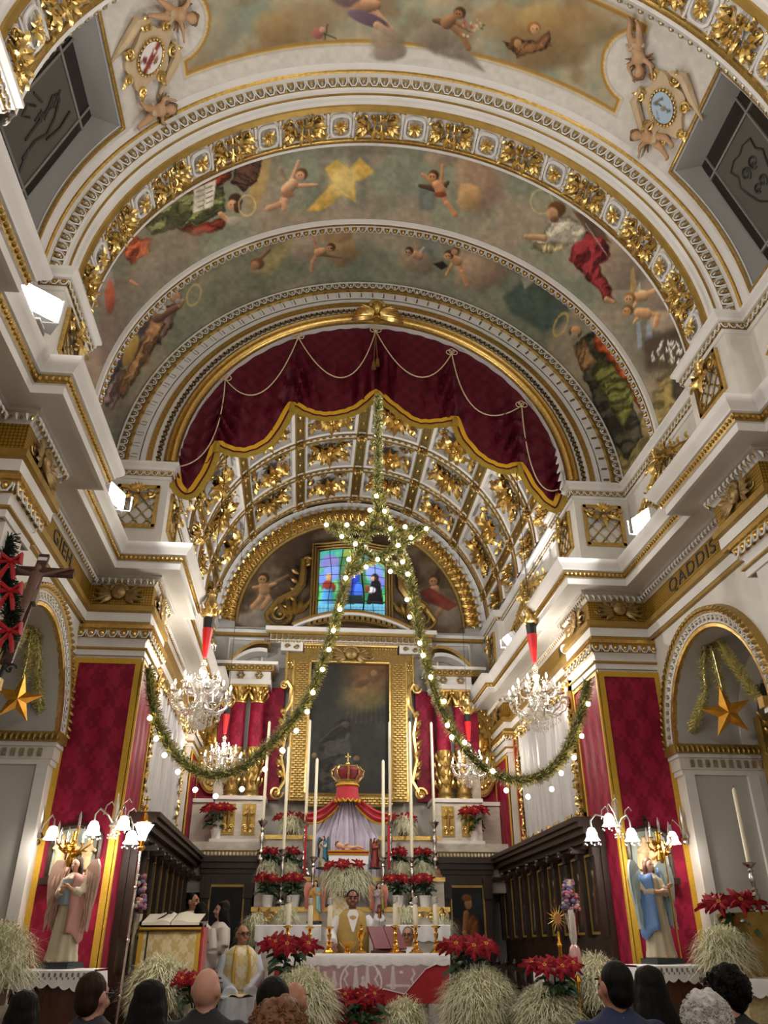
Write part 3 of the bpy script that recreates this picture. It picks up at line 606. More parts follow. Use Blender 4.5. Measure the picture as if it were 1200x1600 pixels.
# ------------------------------------------------------------------ floor and plain rear part of the nave
mb = MB(); mb.box2((-6, -8, -.2), (6, 17, 0)); floor = struct('floor', mb, floor_m)
mb = MB(); mb.box2((-3.78, 9.35, 0.001), (3.78, 16.9, .18)); mb.box2((-3.78, 9.7, .18), (3.78, 16.9, .36)); mb.build('presbytery_step', floor_m, floor)
mb = MB(); mb.box2((-5, -8.3, 0), (5, -8, 12)); wall_rear = struct('wall_rear', mb, cream)
SIDE = {1: 'right', -1: 'left'}
walls = {}
AC, AR, AZ = 8.62, 1.12, 3.62                        # side arch: centre Y, opening radius, springing height
for sx in (1, -1):
    mb = MB(); X = 3.8
    ys = [-8, 3.2, 4.4, 6.3, 7.3, AC-AR] + [AC - AR*math.cos(PI*k/24) for k in range(1, 24)] + [AC+AR, 10]
    for y0, y1 in zip(ys[:-1], ys[1:]):
        f = lambda y: AZ + math.sqrt(max(0, AR*AR-(y-AC)**2)) if AC-AR-1e-6 <= y <= AC+AR+1e-6 and not (abs(y0-(AC+AR)) < 1e-6 or abs(y1-(AC-AR)) < 1e-6) else 0
        mb.add([(sx*X, y0, f(y0)), (sx*X, y1, f(y1)), (sx*X, y1, 5.14), (sx*X, y0, 5.14)], [(0, 1, 2, 3)])
    mb.box2((sx*3.8-.01 if sx < 0 else 3.8, -8, 5.14), (sx*3.82 if sx < 0 else 3.82, 10, 7.65))
    wl = walls[sx] = struct('wall_' + SIDE[sx], mb, cream)
    # side chapel: deep vaulted recess
    mb = MB(); P = [(AC-AR, 0), (AC-AR, AZ)] + [(AC-AR*math.cos(PI*k/20), AZ+AR*math.sin(PI*k/20)) for k in range(1, 20)] + [(AC+AR, AZ), (AC+AR, 0)]
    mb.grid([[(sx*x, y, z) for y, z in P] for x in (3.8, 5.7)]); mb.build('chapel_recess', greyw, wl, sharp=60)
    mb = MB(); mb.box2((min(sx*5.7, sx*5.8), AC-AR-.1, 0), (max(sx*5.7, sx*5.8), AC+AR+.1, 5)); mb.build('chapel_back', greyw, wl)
    mb = MB(); Q = [(AC-AR*.97, .3)] + [(AC-AR*.97*math.cos(PI*k/20), AZ+AR*.97*math.sin(PI*k/20)) for k in range(21)] + [(AC+AR*.97, .3)]
    mb.grid([[(sx*x, AC+(y-AC)*s_, AZ+(z-AZ)*(s_ if z > AZ else 1)) for y, z in Q] for x, s_ in ((4.62, 1.03), (4.62, 1), (4.86, 1), (4.86, 1.03))]); mb.build('chapel_rib', white, wl, sharp=30)
    # archivolt
    def ap(segs):
        for nm, m, prof in segs:
            mb = MB(); mb.grid([[(sx*(3.8-d), AC - r*math.cos(PI*k/28), AZ + r*math.sin(PI*k/28)) for k in range(29)] for r, d in prof]); mb.build(nm, m, wl, sharp=50)
    ap([('gilt_roll', gold, [(1.118, -.012), (1.12, .04), (1.16, .05), (1.17, .03)]), ('archivolt_band', white, [(1.17, .03), (1.17, .05), (1.28, .06), (1.28, .08)]), ('gilt_fillet', goldp, [(1.28, .08), (1.30, .09), (1.36, .09), (1.38, 0)])])
    fr = []
    for k in range(38):
        t = PI*(k+.5)/38; fr.append(frame_n((sx*(3.8-.055), AC-1.225*math.cos(t), AZ+1.225*math.sin(t)), (0, math.sin(t), math.cos(t)), (-sx, 0, 0)))
    egg_units(fr, .095, .08, wl, silv, white)
    lf = MB()
    for k in range(46):
        t = PI*(k+.5)/46; lf.T = frame_n((sx*(3.8-.08), AC-1.33*math.cos(t), AZ+1.33*math.sin(t)), (0, math.sin(t), math.cos(t)), (-sx, 0, 0))
        lf.leaf((-.03, -.03, 0), .8, .09, .06, .4, .2, 3); lf.sph((.035, .02, .01), .014, 5, 4)
    lf.build('leaf_moulding', goldd, wl)['kind'] = 'stuff'
    # impost cornice on the jamb that faces the nave, and the pilaster panel under it
    for s2, nm, m in ((.0, 'impost', white),):
        for (z0, z1, d, mm, n2) in ((3.30, 3.36, .03, white, 'impost_fillet'), (3.36, 3.5, .05, cream, 'impost_band'), (3.5, 3.55, .07, white, 'impost_fillet'), (3.55, 3.66, .10, goldp, 'impost_cap')):
            mb = MB()
            for yy, sg in ((AC+AR, -1), (AC-AR, 1)):
                mb.box2((min(sx*(3.8-d), sx*5.7), min(yy, yy+sg*d), z0), (max(sx*(3.8-d), sx*5.7), max(yy, yy+sg*d), z1))
            mb.box2((min(sx*(3.8-d), sx*3.8), AC+AR, z0), (max(sx*(3.8-d), sx*3.8), 9.985, z1))
            mb.build(n2, mm, wl)
    fr = [frame_n((sx*(3.9+.1*k), AC+AR-.05, 3.43), (1, 0, 0), (0, -1, 0)) for k in range(18)]
    dn = MB()
    for F in fr: dn.T = F; dn.box((0, 0, .012), (.045, .085, .03))
    dn.build('impost_flute', silv, wl)['kind'] = 'stuff'
    dn = MB()
    for k in range(30): dn.T = frame_n((sx*(3.72+.065*k), AC+AR-.10, 3.60), (1, 0, 0), (0, -1, 0)); dn.leaf((0, .05, 0), -PI/2, .10, .06, .4, .1, 3)
    dn.build('impost_leaf', goldd, wl)['kind'] = 'stuff'
    mb = MB(); mb.box2((min(sx*3.79, sx*3.92), AC+AR-.03, 0), (max(sx*3.79, sx*3.92), AC+AR, 3.3)); mb.box2((min(sx*4.6, sx*4.74), AC+AR-.05, 0), (max(sx*4.6, sx*4.74), AC+AR, 3.3)); mb.build('jamb_strip', white, wl)
    mb = MB()
    for (xa, xb, za, zb) in ((4.82, 4.86, .4, 3.1), (5.1, 5.14, .4, 3.1)): mb.box2((min(sx*xa, sx*xb), AC+AR-.03, za), (max(sx*xa, sx*xb), AC+AR-.001, zb))
    mb.tube([(sx*(4.98+.14*math.cos(PI*k/10)), AC+AR-.02, 3.1-.1*math.sin(PI*k/10)) for k in range(11)], .025, 6); mb.build('gilt_panel_frame', goldp, wl)

# ------------------------------------------------------------------ entablature and parapet, following the plan of the walls
ENT = [(3.8, -8), (3.8, 3.3), (3.52, 3.3), (3.52, 4.25), (3.8, 4.25), (3.8, 6.3), (3.52, 6.3), (3.52, 7.2), (3.8, 7.2), (3.8, 10), (2.98, 10), (2.98, 11.0), (3.12, 11.0), (3.12, 15.2), (2.98, 15.2), (2.98, 16.4)]
VIS = 4.0
mosaic = mat('gold_mosaic', '#a07a28', .4, .5, var=.1, vscale=10)
_nt = mosaic.node_tree; _bk = _nt.nodes.new('ShaderNodeTexBrick'); _tc = _nt.nodes.new('ShaderNodeTexCoord'); _mp = _nt.nodes.new('ShaderNodeMapping'); _mp.inputs['Rotation'].default_value = (PI/2, 0, .001)
_cx_ = _nt.nodes.new('ShaderNodeCombineXYZ'); _sx_ = _nt.nodes.new('ShaderNodeSeparateXYZ'); _ad_ = _nt.nodes.new('ShaderNodeMath')
_nt.links.new(_tc.outputs['Object'], _sx_.inputs[0]); _nt.links.new(_sx_.outputs[0], _ad_.inputs[0]); _nt.links.new(_sx_.outputs[1], _ad_.inputs[1])
_nt.links.new(_ad_.outputs[0], _cx_.inputs[0]); _nt.links.new(_sx_.outputs[2], _cx_.inputs[1]); _nt.links.new(_cx_.outputs[0], _bk.inputs['Vector'])
_bk.offset = 0; _bk.inputs['Scale'].default_value = 1; _bk.inputs['Brick Width'].default_value = .035; _bk.inputs['Row Height'].default_value = .035; _bk.inputs['Mortar Size'].default_value = .004
_bk.inputs['Color1'].default_value = (*lin('#b18a30'), 1); _bk.inputs['Color2'].default_value = (*lin('#a57c26'), 1); _bk.inputs['Mortar'].default_value = (*lin('#5f4614'), 1)
_nt.links.new(_bk.outputs[0], _nt.nodes['Principled BSDF'].inputs['Base Color'])
for sx in (1, -1):
    tr = struct('trim_%d' % (1 if sx > 0 else 2))
    mould(ENT, [('architrave_fillet', goldp, [(.0, 5.10), (.04, 5.11), (.04, 5.15)]), ('architrave', white, [(.04, 5.15), (.05, 5.15), (.05, 5.27)]),
        ('architrave_cap', goldp, [(.05, 5.27), (.09, 5.29), (.09, 5.36), (.03, 5.40)]), ('frieze', mosaic, [(.03, 5.40), (.03, 5.66)]),
        ('wave_bed', white, [(.03, 5.66), (.10, 5.745)]), ('corona', white, [(.10, 5.745), (.13, 5.75), (.13, 5.78), (.34, 5.765), (.36, 5.75), (.40, 5.75), (.40, 5.84), (.42, 5.845)]),
        ('cornice_band', goldd, [(.42, 5.845), (.45, 5.92)]), ('cymatium', white, [(.45, 5.92), (.47, 5.93), (.48, 5.96), (.52, 6.0), (.545, 6.04), (.545, 6.075), (0., 6.1)])], sx, tr)
    wv = MB(); wg = MB()                              # wave-and-leaf bed moulding, drops under the corona
    for F, st in along(ENT, .075, 5.705, .085, sx, VIS):
        wv.T = F; wv.leaf((-.025, .05, .0), -PI/2+.25, .11, .05, .5, .1, 3); wg.T = F; wg.sph((.03, -.01, .015), (.016, .03, .016), 5, 4)
    wv.build('wave_leaf', white, tr)['kind'] = 'stuff'; wg.build('wave_bead', gold, tr)['kind'] = 'stuff'
    be = MB()
    for F, st in along(ENT, .44, 5.885, .06, sx, VIS): be.T = F; be.sph((0, 0, 0), (.022, .026, .016), 5, 4)
    be.build('cornice_bead', gold, tr)['kind'] = 'stuff'
    # parapet and its ledge
    pa = struct('trim_%d' % (3 if sx > 0 else 4)); PAR = [(x, y) for x, y in ENT]
    mould(PAR, [('parapet', cream, [(.02, 6.05), (.02, 7.30)]), ('parapet_ledge', white, [(.02, 7.30), (.04, 7.31), (.04, 7.34), (.05, 7.35)]), ('ledge_egg_bed', goldp, [(.05, 7.35), (.08, 7.42)]),
        ('ledge_top', white, [(.08, 7.42), (.10, 7.43), (.10, 7.47), (.14, 7.51), (.14, 7.55), (-.35, 7.56)])], sx, pa)
    egg_units([F for F, st in along(PAR, .07, 7.385, .10, sx, VIS)], .10, .075, pa, goldd, white)
    # carved masks and frieze end panels on the breaks
    for (x, y, n) in ((3.39, 10-.03, (0, -1, 0)), (2.95, 10.45, (-1, 0, 0)), (3.49, 6.75, (-1, 0, 0)), (2.95, 15.8, (-1, 0, 0))):
        inst('carved_mask', MSK, tr, frame_n((sx*x, y, 5.55), (1, 0, 0) if n[1] else (0, -sx, 0), (sx*n[0], n[1], 0)), (1.35, 1.15, .7))
    # parapet panels with lattice
    def panel(o, xdir, n, w, h, lat=True, crest=True):
        F = frame_n(o, xdir, n); g = MB(); g.T = F
        for (cx_, cy_, dx, dy) in ((0, h/2, w, .05), (0, -h/2, w, .05), (-w/2, 0, .05, h), (w/2, 0, .05, h)): g.box((cx_, cy_, .015), (dx+.04 if dx > dy else dx, dy if dx > dy else dy+.04, .05))
        pn = g.build('panel_frame', gold, pa)
        la = MB(); la.T = F; nx, ny = max(2, int(w/.17)), max(2, int(h/.17))
        for i in range(nx):
            for j in range(ny):
                x0, x1 = -w/2+w*i/nx, -w/2+w*(i+1)/nx; y0, y1 = -h/2+h*j/ny, -h/2+h*(j+1)/ny
                la.tube([(x0, y0, .012), (x1, y1, .012)], .010, 4); la.tube([(x0, y1, .012), (x1, y0, .012)], .010, 4); la.sph(((x0+x1)/2, (y0+y1)/2, .015), (.026, .026, .014), 6, 4)
        la.build('lattice', goldd, pn)
        if crest: inst('shell_crest', CRE, pn, F @ Matrix.Translation((0, h*.5-.12, .03)), min(1., w/.55))
    panel((sx*3.36, 9.975, 6.86), (1, 0, 0), (0, -1, 0), .54, .62)
    panel((sx*2.955, 10.5, 6.92), (0, -sx, 0), (-sx, 0, 0), .52, .58); panel((sx*3.495, 6.75, 6.99), (0, -sx, 0), (-sx, 0, 0), .52, .52)
    panel((sx*3.495, 3.77, 6.99), (0, -sx, 0), (-sx, 0, 0), .5, .52); panel((sx*2.955, 15.75, 6.9), (0, -sx, 0), (-sx, 0, 0), .5, .6)
    for (x, ya, yb) in ((3.78, 7.35, 9.85), (3.78, 4.4, 6.15), (3.10, 11.2, 15.0)):
        F = frame_n((sx*(x-.02), (ya+yb)/2, 7.02), (0, -sx, 0), (-sx, 0, 0)); L = yb-ya; la = MB(); la.T = F; nx = int(L*.72/.17)
        for i in range(nx):
            for j in range(4):
                x0, x1 = -L*.36+L*.72*i/nx, -L*.36+L*.72*(i+1)/nx; y0, y1 = -.40+.15*j, -.25+.15*j
                if j > 3.6*(1-abs((x0+x1)/2)/(L*.40)) + .8: continue
                la.tube([(x0, y0, .012), (x1, y1, .012)], .012, 4); la.tube([(x0, y1, .012), (x1, y0, .012)], .012, 4); la.sph(((x0+x1)/2, (y0+y1)/2, .015), (.032, .03, .016), 6, 4)
        lo = la.build('lattice', goldd, pa); g = MB(); g.T = F; g.box((0, -.41, .02), (L*.76, .05, .05)); g.build('lattice_base', gold, lo)
        s_ = L*.42
        for q in (-1, 1): inst('scroll_crest', SCC, lo, F @ Matrix.Translation((q*.02, -.12, .03)) @ Matrix.Rotation(0 if q > 0 else PI, 4, 'Y') @ Matrix.Translation((0, 0, -.03 if q < 0 else 0)), (s_, .82, 1.5))
        inst('shell_crest', CRE, lo, F @ Matrix.Translation((0, .16, .05)), (1.1, .8, 1.2))
    # lettering of the gilded frieze
def letters(txt, F, size, m, parent, name):
    cu = bpy.data.curves.new(name, 'FONT'); cu.body = txt; cu.size = size; cu.extrude = .004; cu.align_x = 'CENTER'; cu.align_y = 'CENTER'; cu.shear = .0
    cu.space_character = 1.15
    t_ = bpy.data.objects.new('tmp', cu); col.objects.link(t_); dg = bpy.context.evaluated_depsgraph_get()
    me = bpy.data.meshes.new_from_object(t_.evaluated_get(dg)); bpy.data.objects.remove(t_); me.materials.clear(); me.materials.append(m)
    return link(name, me, parent, M_=F)

# ------------------------------------------------------------------ chancel piers and chancel walls
for sx in (1, -1):
    mb = MB(); mb.box2((min(sx*2.98, sx*3.8), 10, 0), (max(sx*2.98, sx*3.8), 11.0, 7.6)); mb.box2((min(sx*3.12, sx*3.3), 11, 0), (max(sx*3.12, sx*3.3), 15.2, 7.6)); mb.box2((min(sx*2.98, sx*3.3), 15.2, 0), (max(sx*2.98, sx*3.3), 16.4, 7.6))
    wc = struct('wall_chancel_' + SIDE[sx], mb, cream)
    for P in ([(3.84, 10), (2.98, 10), (2.98, 11.0), (3.12, 11.0)], [(3.12, 15.2), (2.98, 15.2), (2.98, 16.3)], [(3.8, 6.3), (3.53, 6.3), (3.53, 6.92), (3.8, 6.92)], [(3.8, 3.3), (3.53, 3.3), (3.53, 3.95), (3.8, 3.95)]):
        mould(P, [('necking', white, [(.005, 4.70), (.03, 4.70), (.03, 4.77)]), ('gilt_astragal', goldp, [(.03, 4.77), (.06, 4.78), (.06, 4.80), (.02, 4.805)]), ('cavetto', white, [(.02, 4.805), (.02, 4.88), (.05, 4.92)]),
            ('echinus', goldd, [(.05, 4.92), (.09, 5.02), (.09, 5.03)]), ('abacus', gold, [(.09, 5.03), (.11, 5.04), (.11, 5.085), (.02, 5.10)])], sx, wc)
        egg_units([F for F, st in along(P, .075, 4.975, .14, sx)], .14, .11, wc, gold, white)
    mb = MB()                                        # nave pilaster shafts
    for (ya, yb) in ((6.35, 6.8), (3.35, 3.85)): mb.box2((min(sx*3.52, sx*3.8), ya, 0), (max(sx*3.52, sx*3.8), yb, 6.1))
    mb.build('pilaster', cream, walls[sx])

# ------------------------------------------------------------------ nave vault
mb = MB(); mb.grid(vgrid(3.83, -8, 4.2, 60, 2).tolist()); ceiling = struct('ceiling', mb, cream)
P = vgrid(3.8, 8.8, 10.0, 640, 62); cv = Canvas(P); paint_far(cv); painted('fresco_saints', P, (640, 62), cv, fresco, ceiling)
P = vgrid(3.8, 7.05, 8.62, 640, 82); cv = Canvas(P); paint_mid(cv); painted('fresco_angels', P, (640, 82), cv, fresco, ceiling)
WA, WB, WY0, WY1 = math.radians(58.5), math.radians(87.5), 4.78, 6.02
na, ny = 700, 105; P = vgrid(3.8, 4.5, 6.2, na, ny); tt = np.linspace(-PI/2, PI/2, na)[:, None]+np.zeros((1, ny)); yy = P[:, :, 1]
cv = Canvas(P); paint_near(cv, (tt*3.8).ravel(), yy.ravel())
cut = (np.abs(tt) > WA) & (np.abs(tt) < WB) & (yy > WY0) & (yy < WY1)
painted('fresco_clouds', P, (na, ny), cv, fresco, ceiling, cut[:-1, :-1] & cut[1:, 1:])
# thin rib
arcprof([('rib_edge', white, [(3.8, 8.885), (3.775, 8.875), (3.77, 8.86)]), ('rib_egg_bed', goldd, [(3.77, 8.86), (3.77, 8.755)]), ('rib_white', white, [(3.77, 8.755), (3.755, 8.75), (3.755, 8.72)]), ('rib_fillet', gold, [(3.755, 8.72), (3.745, 8.715), (3.745, 8.68)]), ('rib_white', white, [(3.745, 8.68), (3.755, 8.67), (3.755, 8.645), (3.8, 8.625)])], ceiling)  # egg bed: recess shade put into the darker gilding
egg_units(arcframes(3.765, 8.805, 92, (1, .1)), .129, .095, ceiling, gold, white)
# gilded bands
for k_, Y0 in enumerate((0., -2.58)):
    arcprof([('band_edge', white, [(3.8, 7.32+Y0), (3.72, 7.28+Y0), (3.66, 7.22+Y0), (3.60, 7.19+Y0), (3.52, 7.12+Y0), (3.5, 7.11+Y0), (3.5, 7.07+Y0)]), ('band_fillet', gold, [(3.5, 7.07+Y0), (3.49, 7.06+Y0), (3.49, 7.01+Y0), (3.52, 7.0+Y0)]), ('band_ground', white, [(3.52, 7.0+Y0), (3.52, 6.61+Y0)]),
        ('band_fillet', goldp, [(3.52, 6.61+Y0), (3.49, 6.60+Y0), (3.49, 6.52+Y0), (3.51, 6.51+Y0)]), ('band_white', white, [(3.51, 6.51+Y0), (3.51, 6.46+Y0), (3.54, 6.45+Y0), (3.55, 6.41+Y0)]), ('band_fillet', goldp, [(3.55, 6.41+Y0), (3.565, 6.405+Y0), (3.57, 6.39+Y0)]), ('band_white', white, [(3.57, 6.39+Y0), (3.60, 6.38+Y0), (3.61, 6.34+Y0)]),
        ('band_egg_bed', goldd, [(3.61, 6.34+Y0), (3.71, 6.27+Y0)]), ('band_white', white, [(3.71, 6.27+Y0), (3.72, 6.25+Y0), (3.73, 6.23+Y0)]), ('band_fillet', gold, [(3.73, 6.23+Y0), (3.75, 6.215+Y0), (3.75, 6.19+Y0)]), ('band_white', white, [(3.75, 6.19+Y0), (3.77, 6.18+Y0), (3.8, 6.13+Y0)])], ceiling)  # darker bed colour stands for the shade between the eggs
    egg_units(arcframes(3.655, 6.295+Y0, 84, (.6, .8)), .138, .11, ceiling, silv, white)
    if k_: egg_units(arcframes(3.63, 7.205+Y0, 84, (.6, -.8)), .138, .10, ceiling, silv, white)
    n = 11; F_ = arcframes(3.52, 6.805+Y0, 2*n, (1, 0))
    for i, F in enumerate(F_):
        tw = 1 if i % 2 else 0
        if i % 2 == 0: inst('scroll_ornament', SCR, ceiling, F, (1.0, 1.02, 1.3))
        else:
            q = inst('panel_frame', OVF, ceiling, F, (1.05, 1.05, 1)); link('leaf_fan', OVL, q)
# vault windows with splayed frames, etched grey glass
glass_e = mat('etched_glass', '#55524d', .25, var=.06, vscale=5, spec=.4); glass_d = mat('dark_glass', '#241f1e', .2, spec=.4); etch = mat('etched_line', '#2a2623', .5); leadg = mat('grey_came', '#77736e', .5)
for sx in (1, -1):
    wn = struct('window_%d' % (1 if sx > 0 else 2))
    def wp(a, y, R): return arc(R, sx*a, y)
    A0, A1 = WA, WB; mb = MB()
    def lerp(u, v, R, i=0.):                          # u along the arc, v along Y, inset i
        return Vector(wp(A0+(A1-A0)*(i+(1-2*i)*u), WY0+(WY1-WY0)*(i*1.2+(1-2.4*i)*v), R))
    loop = [(0, k/4) for k in range(5)] + [(k/8, 1) for k in range(1, 9)] + [(1, 1-k/4) for k in range(1, 5)] + [(1-k/8, 0) for k in range(1, 8)]
    mb.grid([[lerp(u, v, R, i) for u, v in loop] for R, i in ((3.79, -.03), (3.8, .0), (4.02, .09))], cv=True); mb.build('splay', mat('splay_grey', '#8f8c88', .6) if sx > 0 else MATS['splay_grey'], wn)
    mb = MB(); mb.tube([lerp(u, v, 3.785, -.02) for u, v in loop], .022, 6, closed=True); mb.build('gilt_frame', gold, wn)
    # flat glazing: a plane through the deep corners
    c00, c10, c01 = lerp(0, 0, 4.02, .085), lerp(1, 0, 4.02, .085), lerp(0, 1, 4.02, .085); ux = c10-c00; uy = c01-c00; nrm = ux.cross(uy).normalized(); nrm = nrm if nrm.dot(Vector((0, 0, 1.45))-c00) > 0 else -nrm
    bow = .09
    def gp(u, v, h=0.): return c00 + ux*u + uy*v + nrm*h
    for nm, m, rects in (('border_pane', glass_d, [(0, 0, .13, 1), (.87, 0, 1, 1), (.16, 0, .84, .11), (.16, .89, .84, 1)]), ('etched_pane', glass_e, [(.16, .14, .84, .86)])):
        for (a, b, c_, d) in rects:
            g = MB(); g.grid([[gp(a+(c_-a)*i/2, b+(d-b)*j/2) for j in range(3)] for i in range(3)]); g.build(nm, m, wn)
    g = MB()
    for u in (.145, .855): g.tube([gp(u, 0, .005), gp(u, 1, .005)], .016, 4)
    for v in (.125, .875): g.tube([gp(0, v, .005), gp(1, v, .005)], .016, 4)
    g.build('came', leadg, wn)
    g = MB()
    if sx > 0:                                        # shield with a scrolled charge
        g.tube([gp(a, b, .006) for a, b in ((.25, .4), (.28, .28), (.36, .3), (.42, .24), (.52, .3), (.62, .36), (.72, .5), (.62, .64), (.52, .7), (.42, .74), (.36, .68), (.28, .72), (.25, .6), (.27, .5), (.25, .4))], .012, 4)
        for cx_, cy_, r, s_ in ((.4, .42, .07, 1), (.4, .58, .07, -1), (.55, .46, .06, -1), (.55, .56, .05, 1), (.78, .6, .06, 1), (.8, .42, .05, -1)):
            g.tube([gp(cx_+r*(1-.7*k/14)*math.cos(k*.6)*.7, cy_+s_*r*(1-.7*k/14)*math.sin(k*.6), .006) for k in range(15)], .014, 4)
    else:                                             # figure with a branch
        for L in (((.78, .62), (.62, .6), (.5, .66), (.38, .6), (.3, .5)), ((.7, .5), (.55, .48), (.42, .46), (.34, .4)), ((.84, .7), (.7, .6)), ((.45, .35), (.5, .2)), ((.3, .52), (.28, .44), (.34, .4), (.38, .48), (.32, .54)), ((.52, .7), (.36, .74), (.22, .7)), ((.6, .36), (.66, .28), (.58, .24), (.52, .32))):
            g.tube([gp(a, b, .006) for a, b in L], .014, 4)
        for k in range(9): g.tube([gp(.3+.05*math.cos(k)+.1*(k % 3), .44+.05*math.sin(k*2.), .006), gp(.34+.05*math.cos(k*1.7)+.1*(k % 3), .48+.05*math.sin(k*3.), .006)], .010, 4)
    g.build('etched_drawing', etch, wn)

# ------------------------------------------------------------------ chancel arch
mb = MB(); mb.grid([[arc(r, -PI/2+PI*k/72, 10.0) for k in range(73)] for r in (2.9, 3.86)]); ca = struct('trim_5', mb, white)
arcprof([('outer_edge', white, [(3.8, 9.97), (3.77, 9.94), (3.75, 9.95)]), ('egg_bed', goldd, [(3.75, 9.95), (3.64, 9.97)]), ('gilt_fillet', gold, [(3.64, 9.97), (3.625, 9.94), (3.60, 9.94), (3.585, 9.985)]), ('dentil_field', white, [(3.585, 9.985), (3.34, 9.99)]),  # egg bed coloured darker, as a shaded recess
    ('gilt_fillet', gold, [(3.34, 9.99), (3.33, 9.955), (3.27, 9.955), (3.255, 9.985)]), ('inner_band', cream, [(3.255, 9.985), (3.09, 9.985)]), ('gilt_roll', gold, [(3.09, 9.985), (3.075, 9.93), (3.03, 9.90), (3.0, 9.93), (2.99, 9.95), (2.96, 9.91), (2.92, 9.92), (2.90, 9.96), (2.89, 10.0)]), ('intrados', white, [(2.89, 10.0), (2.89, 10.35), (2.95, 10.4)])], ca)
egg_units(arcframes(3.695, 9.955, 92, (.1, 1)), .126, .10, ca, silv, white)
egg_units(arcframes(3.165, 9.98, 110, (0, 1)), .09, .08, ca, goldd, mat('dark_gilt', '#4a3a1c', .5, .4))
dm = MB(); dm.box((0, 0, .012), (.035, .085, .03)); dme = dm.mesh('dentil'); dme.materials.append(white)
dg_ = MB()
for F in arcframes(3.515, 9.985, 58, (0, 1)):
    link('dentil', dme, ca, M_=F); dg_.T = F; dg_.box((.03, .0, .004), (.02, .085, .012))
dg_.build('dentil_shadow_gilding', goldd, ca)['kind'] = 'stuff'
mb = MB(); mb.tube([arc(3.43, -PI/2+PI*k/80, 9.985) for k in range(81)], .008, 4); mb.build('incised_line', etch, ca)

# ------------------------------------------------------------------ chancel vault with coffers
VR = 2.97; mb = MB(); mb.grid(vgrid(VR+.14, 10.3, 16.5, 60, 2).tolist()); cc = struct('ceiling_chancel', mb, white)
LR = [math.radians(a) for a in (-77.5, -50, -24.7, 0, 24.7, 50, 77.5)]; TY = [10.85, 12.13, 13.42, 14.7, 15.98]
def lrib(a, segs):
    for nm, m, prof in segs:
        mb = MB(); mb.grid([[Vector(arc(r, a+w_/VR, y)) for y in (10.4, 16.3)] for w_, r in prof]); mb.build(nm, m, cc)
for a in LR:
    lrib(a, [('rib', white, [(-.17, VR+.14), (-.165, VR+.02), (-.11, VR)]), ('rib_gilding', gold, [(-.11, VR), (-.10, VR-.02), (-.075, VR-.02), (-.07, VR+.01)]), ('rib_field', goldd, [(-.07, VR+.015), (.07, VR+.015)]), ('rib_gilding', gold, [(.07, VR+.01), (.075, VR-.02), (.10, VR-.02), (.11, VR)]), ('rib', white, [(.11, VR), (.165, VR+.02), (.17, VR+.14)])])
for y in TY:
    arcprof([('cross_rib', white, [(VR+.14, y-.15), (VR+.02, y-.145), (VR, y-.10)]), ('cross_rib_gilding', gold, [(VR, y-.10), (VR-.02, y-.09), (VR-.02, y-.06), (VR+.01, y-.055)]), ('cross_rib_field', cream, [(VR+.01, y-.055), (VR+.01, y+.055)]), ('cross_rib_gilding', gold, [(VR+.01, y+.055), (VR-.02, y+.06), (VR-.02, y+.09), (VR, y+.10)]), ('cross_rib', white, [(VR, y+.10), (VR+.02, y+.145), (VR+.14, y+.15)])], cc, n=56)
def rad(a, y, R): return frame_n(arc(R, a, y), (math.cos(a), 0, -math.sin(a)), (-math.sin(a), 0, -math.cos(a)))
cols = [(LR[i]+LR[i+1])/2 for i in range(6)] + [math.radians(-84.5), math.radians(84.5)]
for i, a in enumerate(cols):
    for j in range(4):
        y = (TY[j]+TY[j+1])/2; half = i >= 6
        if (i+j) % 2: inst('rosette', ROS, cc, rad(a, y, VR+.12), (.5, 1.3, 1.2) if half else (1.25, 1.3, 1.5))
        else: inst('foliate_boss', FOL, cc, rad(a, y, VR+.12), (.42, 1.3, 1.2) if half else (1.08, 1.28, 1.4))
bo = MB()
for k in range(6): t = 2*PI*k/6; bo.leaf((0, 0, 0), t, .15, .10, .4, .2, 3)
bo.sph((0, 0, .06), .04, 7, 5)
for k in range(6): t = 2*PI*(k+.5)/6; bo.sph((.10*math.cos(t), .10*math.sin(t), .03), .03, 5, 4)
bom = bo.mesh('boss'); bom.materials.append(goldd)
be = MB(); be.sph((0, 0, 0), (.04, .09, .03), 6, 4); bem = be.mesh('bead_drop'); bem.materials.append(gold)
for a in LR:
    for j, y in enumerate(TY):
        inst('boss', bom, cc, rad(a, y, VR-.0))
        if j < 4:
            for q in (.33, .67): inst('bead_drop', bem, cc, rad(a, y+(TY[j+1]-y)*q, VR+.01))
nb = MB()
for i, a in enumerate(cols[:6]):
    for y in TY[1:]:
        for q in range(-3, 4): nb.T = rad(a + q*.045, y, VR+.01); nb.sph((0, 0, 0), (.045, .03, .02), 5, 4)
nb.build('cross_rib_bead', goldd, cc)['kind'] = 'stuff'
arcprof([('end_moulding', white, [(VR-.02, 16.15), (VR-.10, 16.2), (2.80, 16.22)]), ('end_fillet', gold, [(2.80, 16.22), (2.79, 16.19), (2.77, 16.19)]), ], cc)
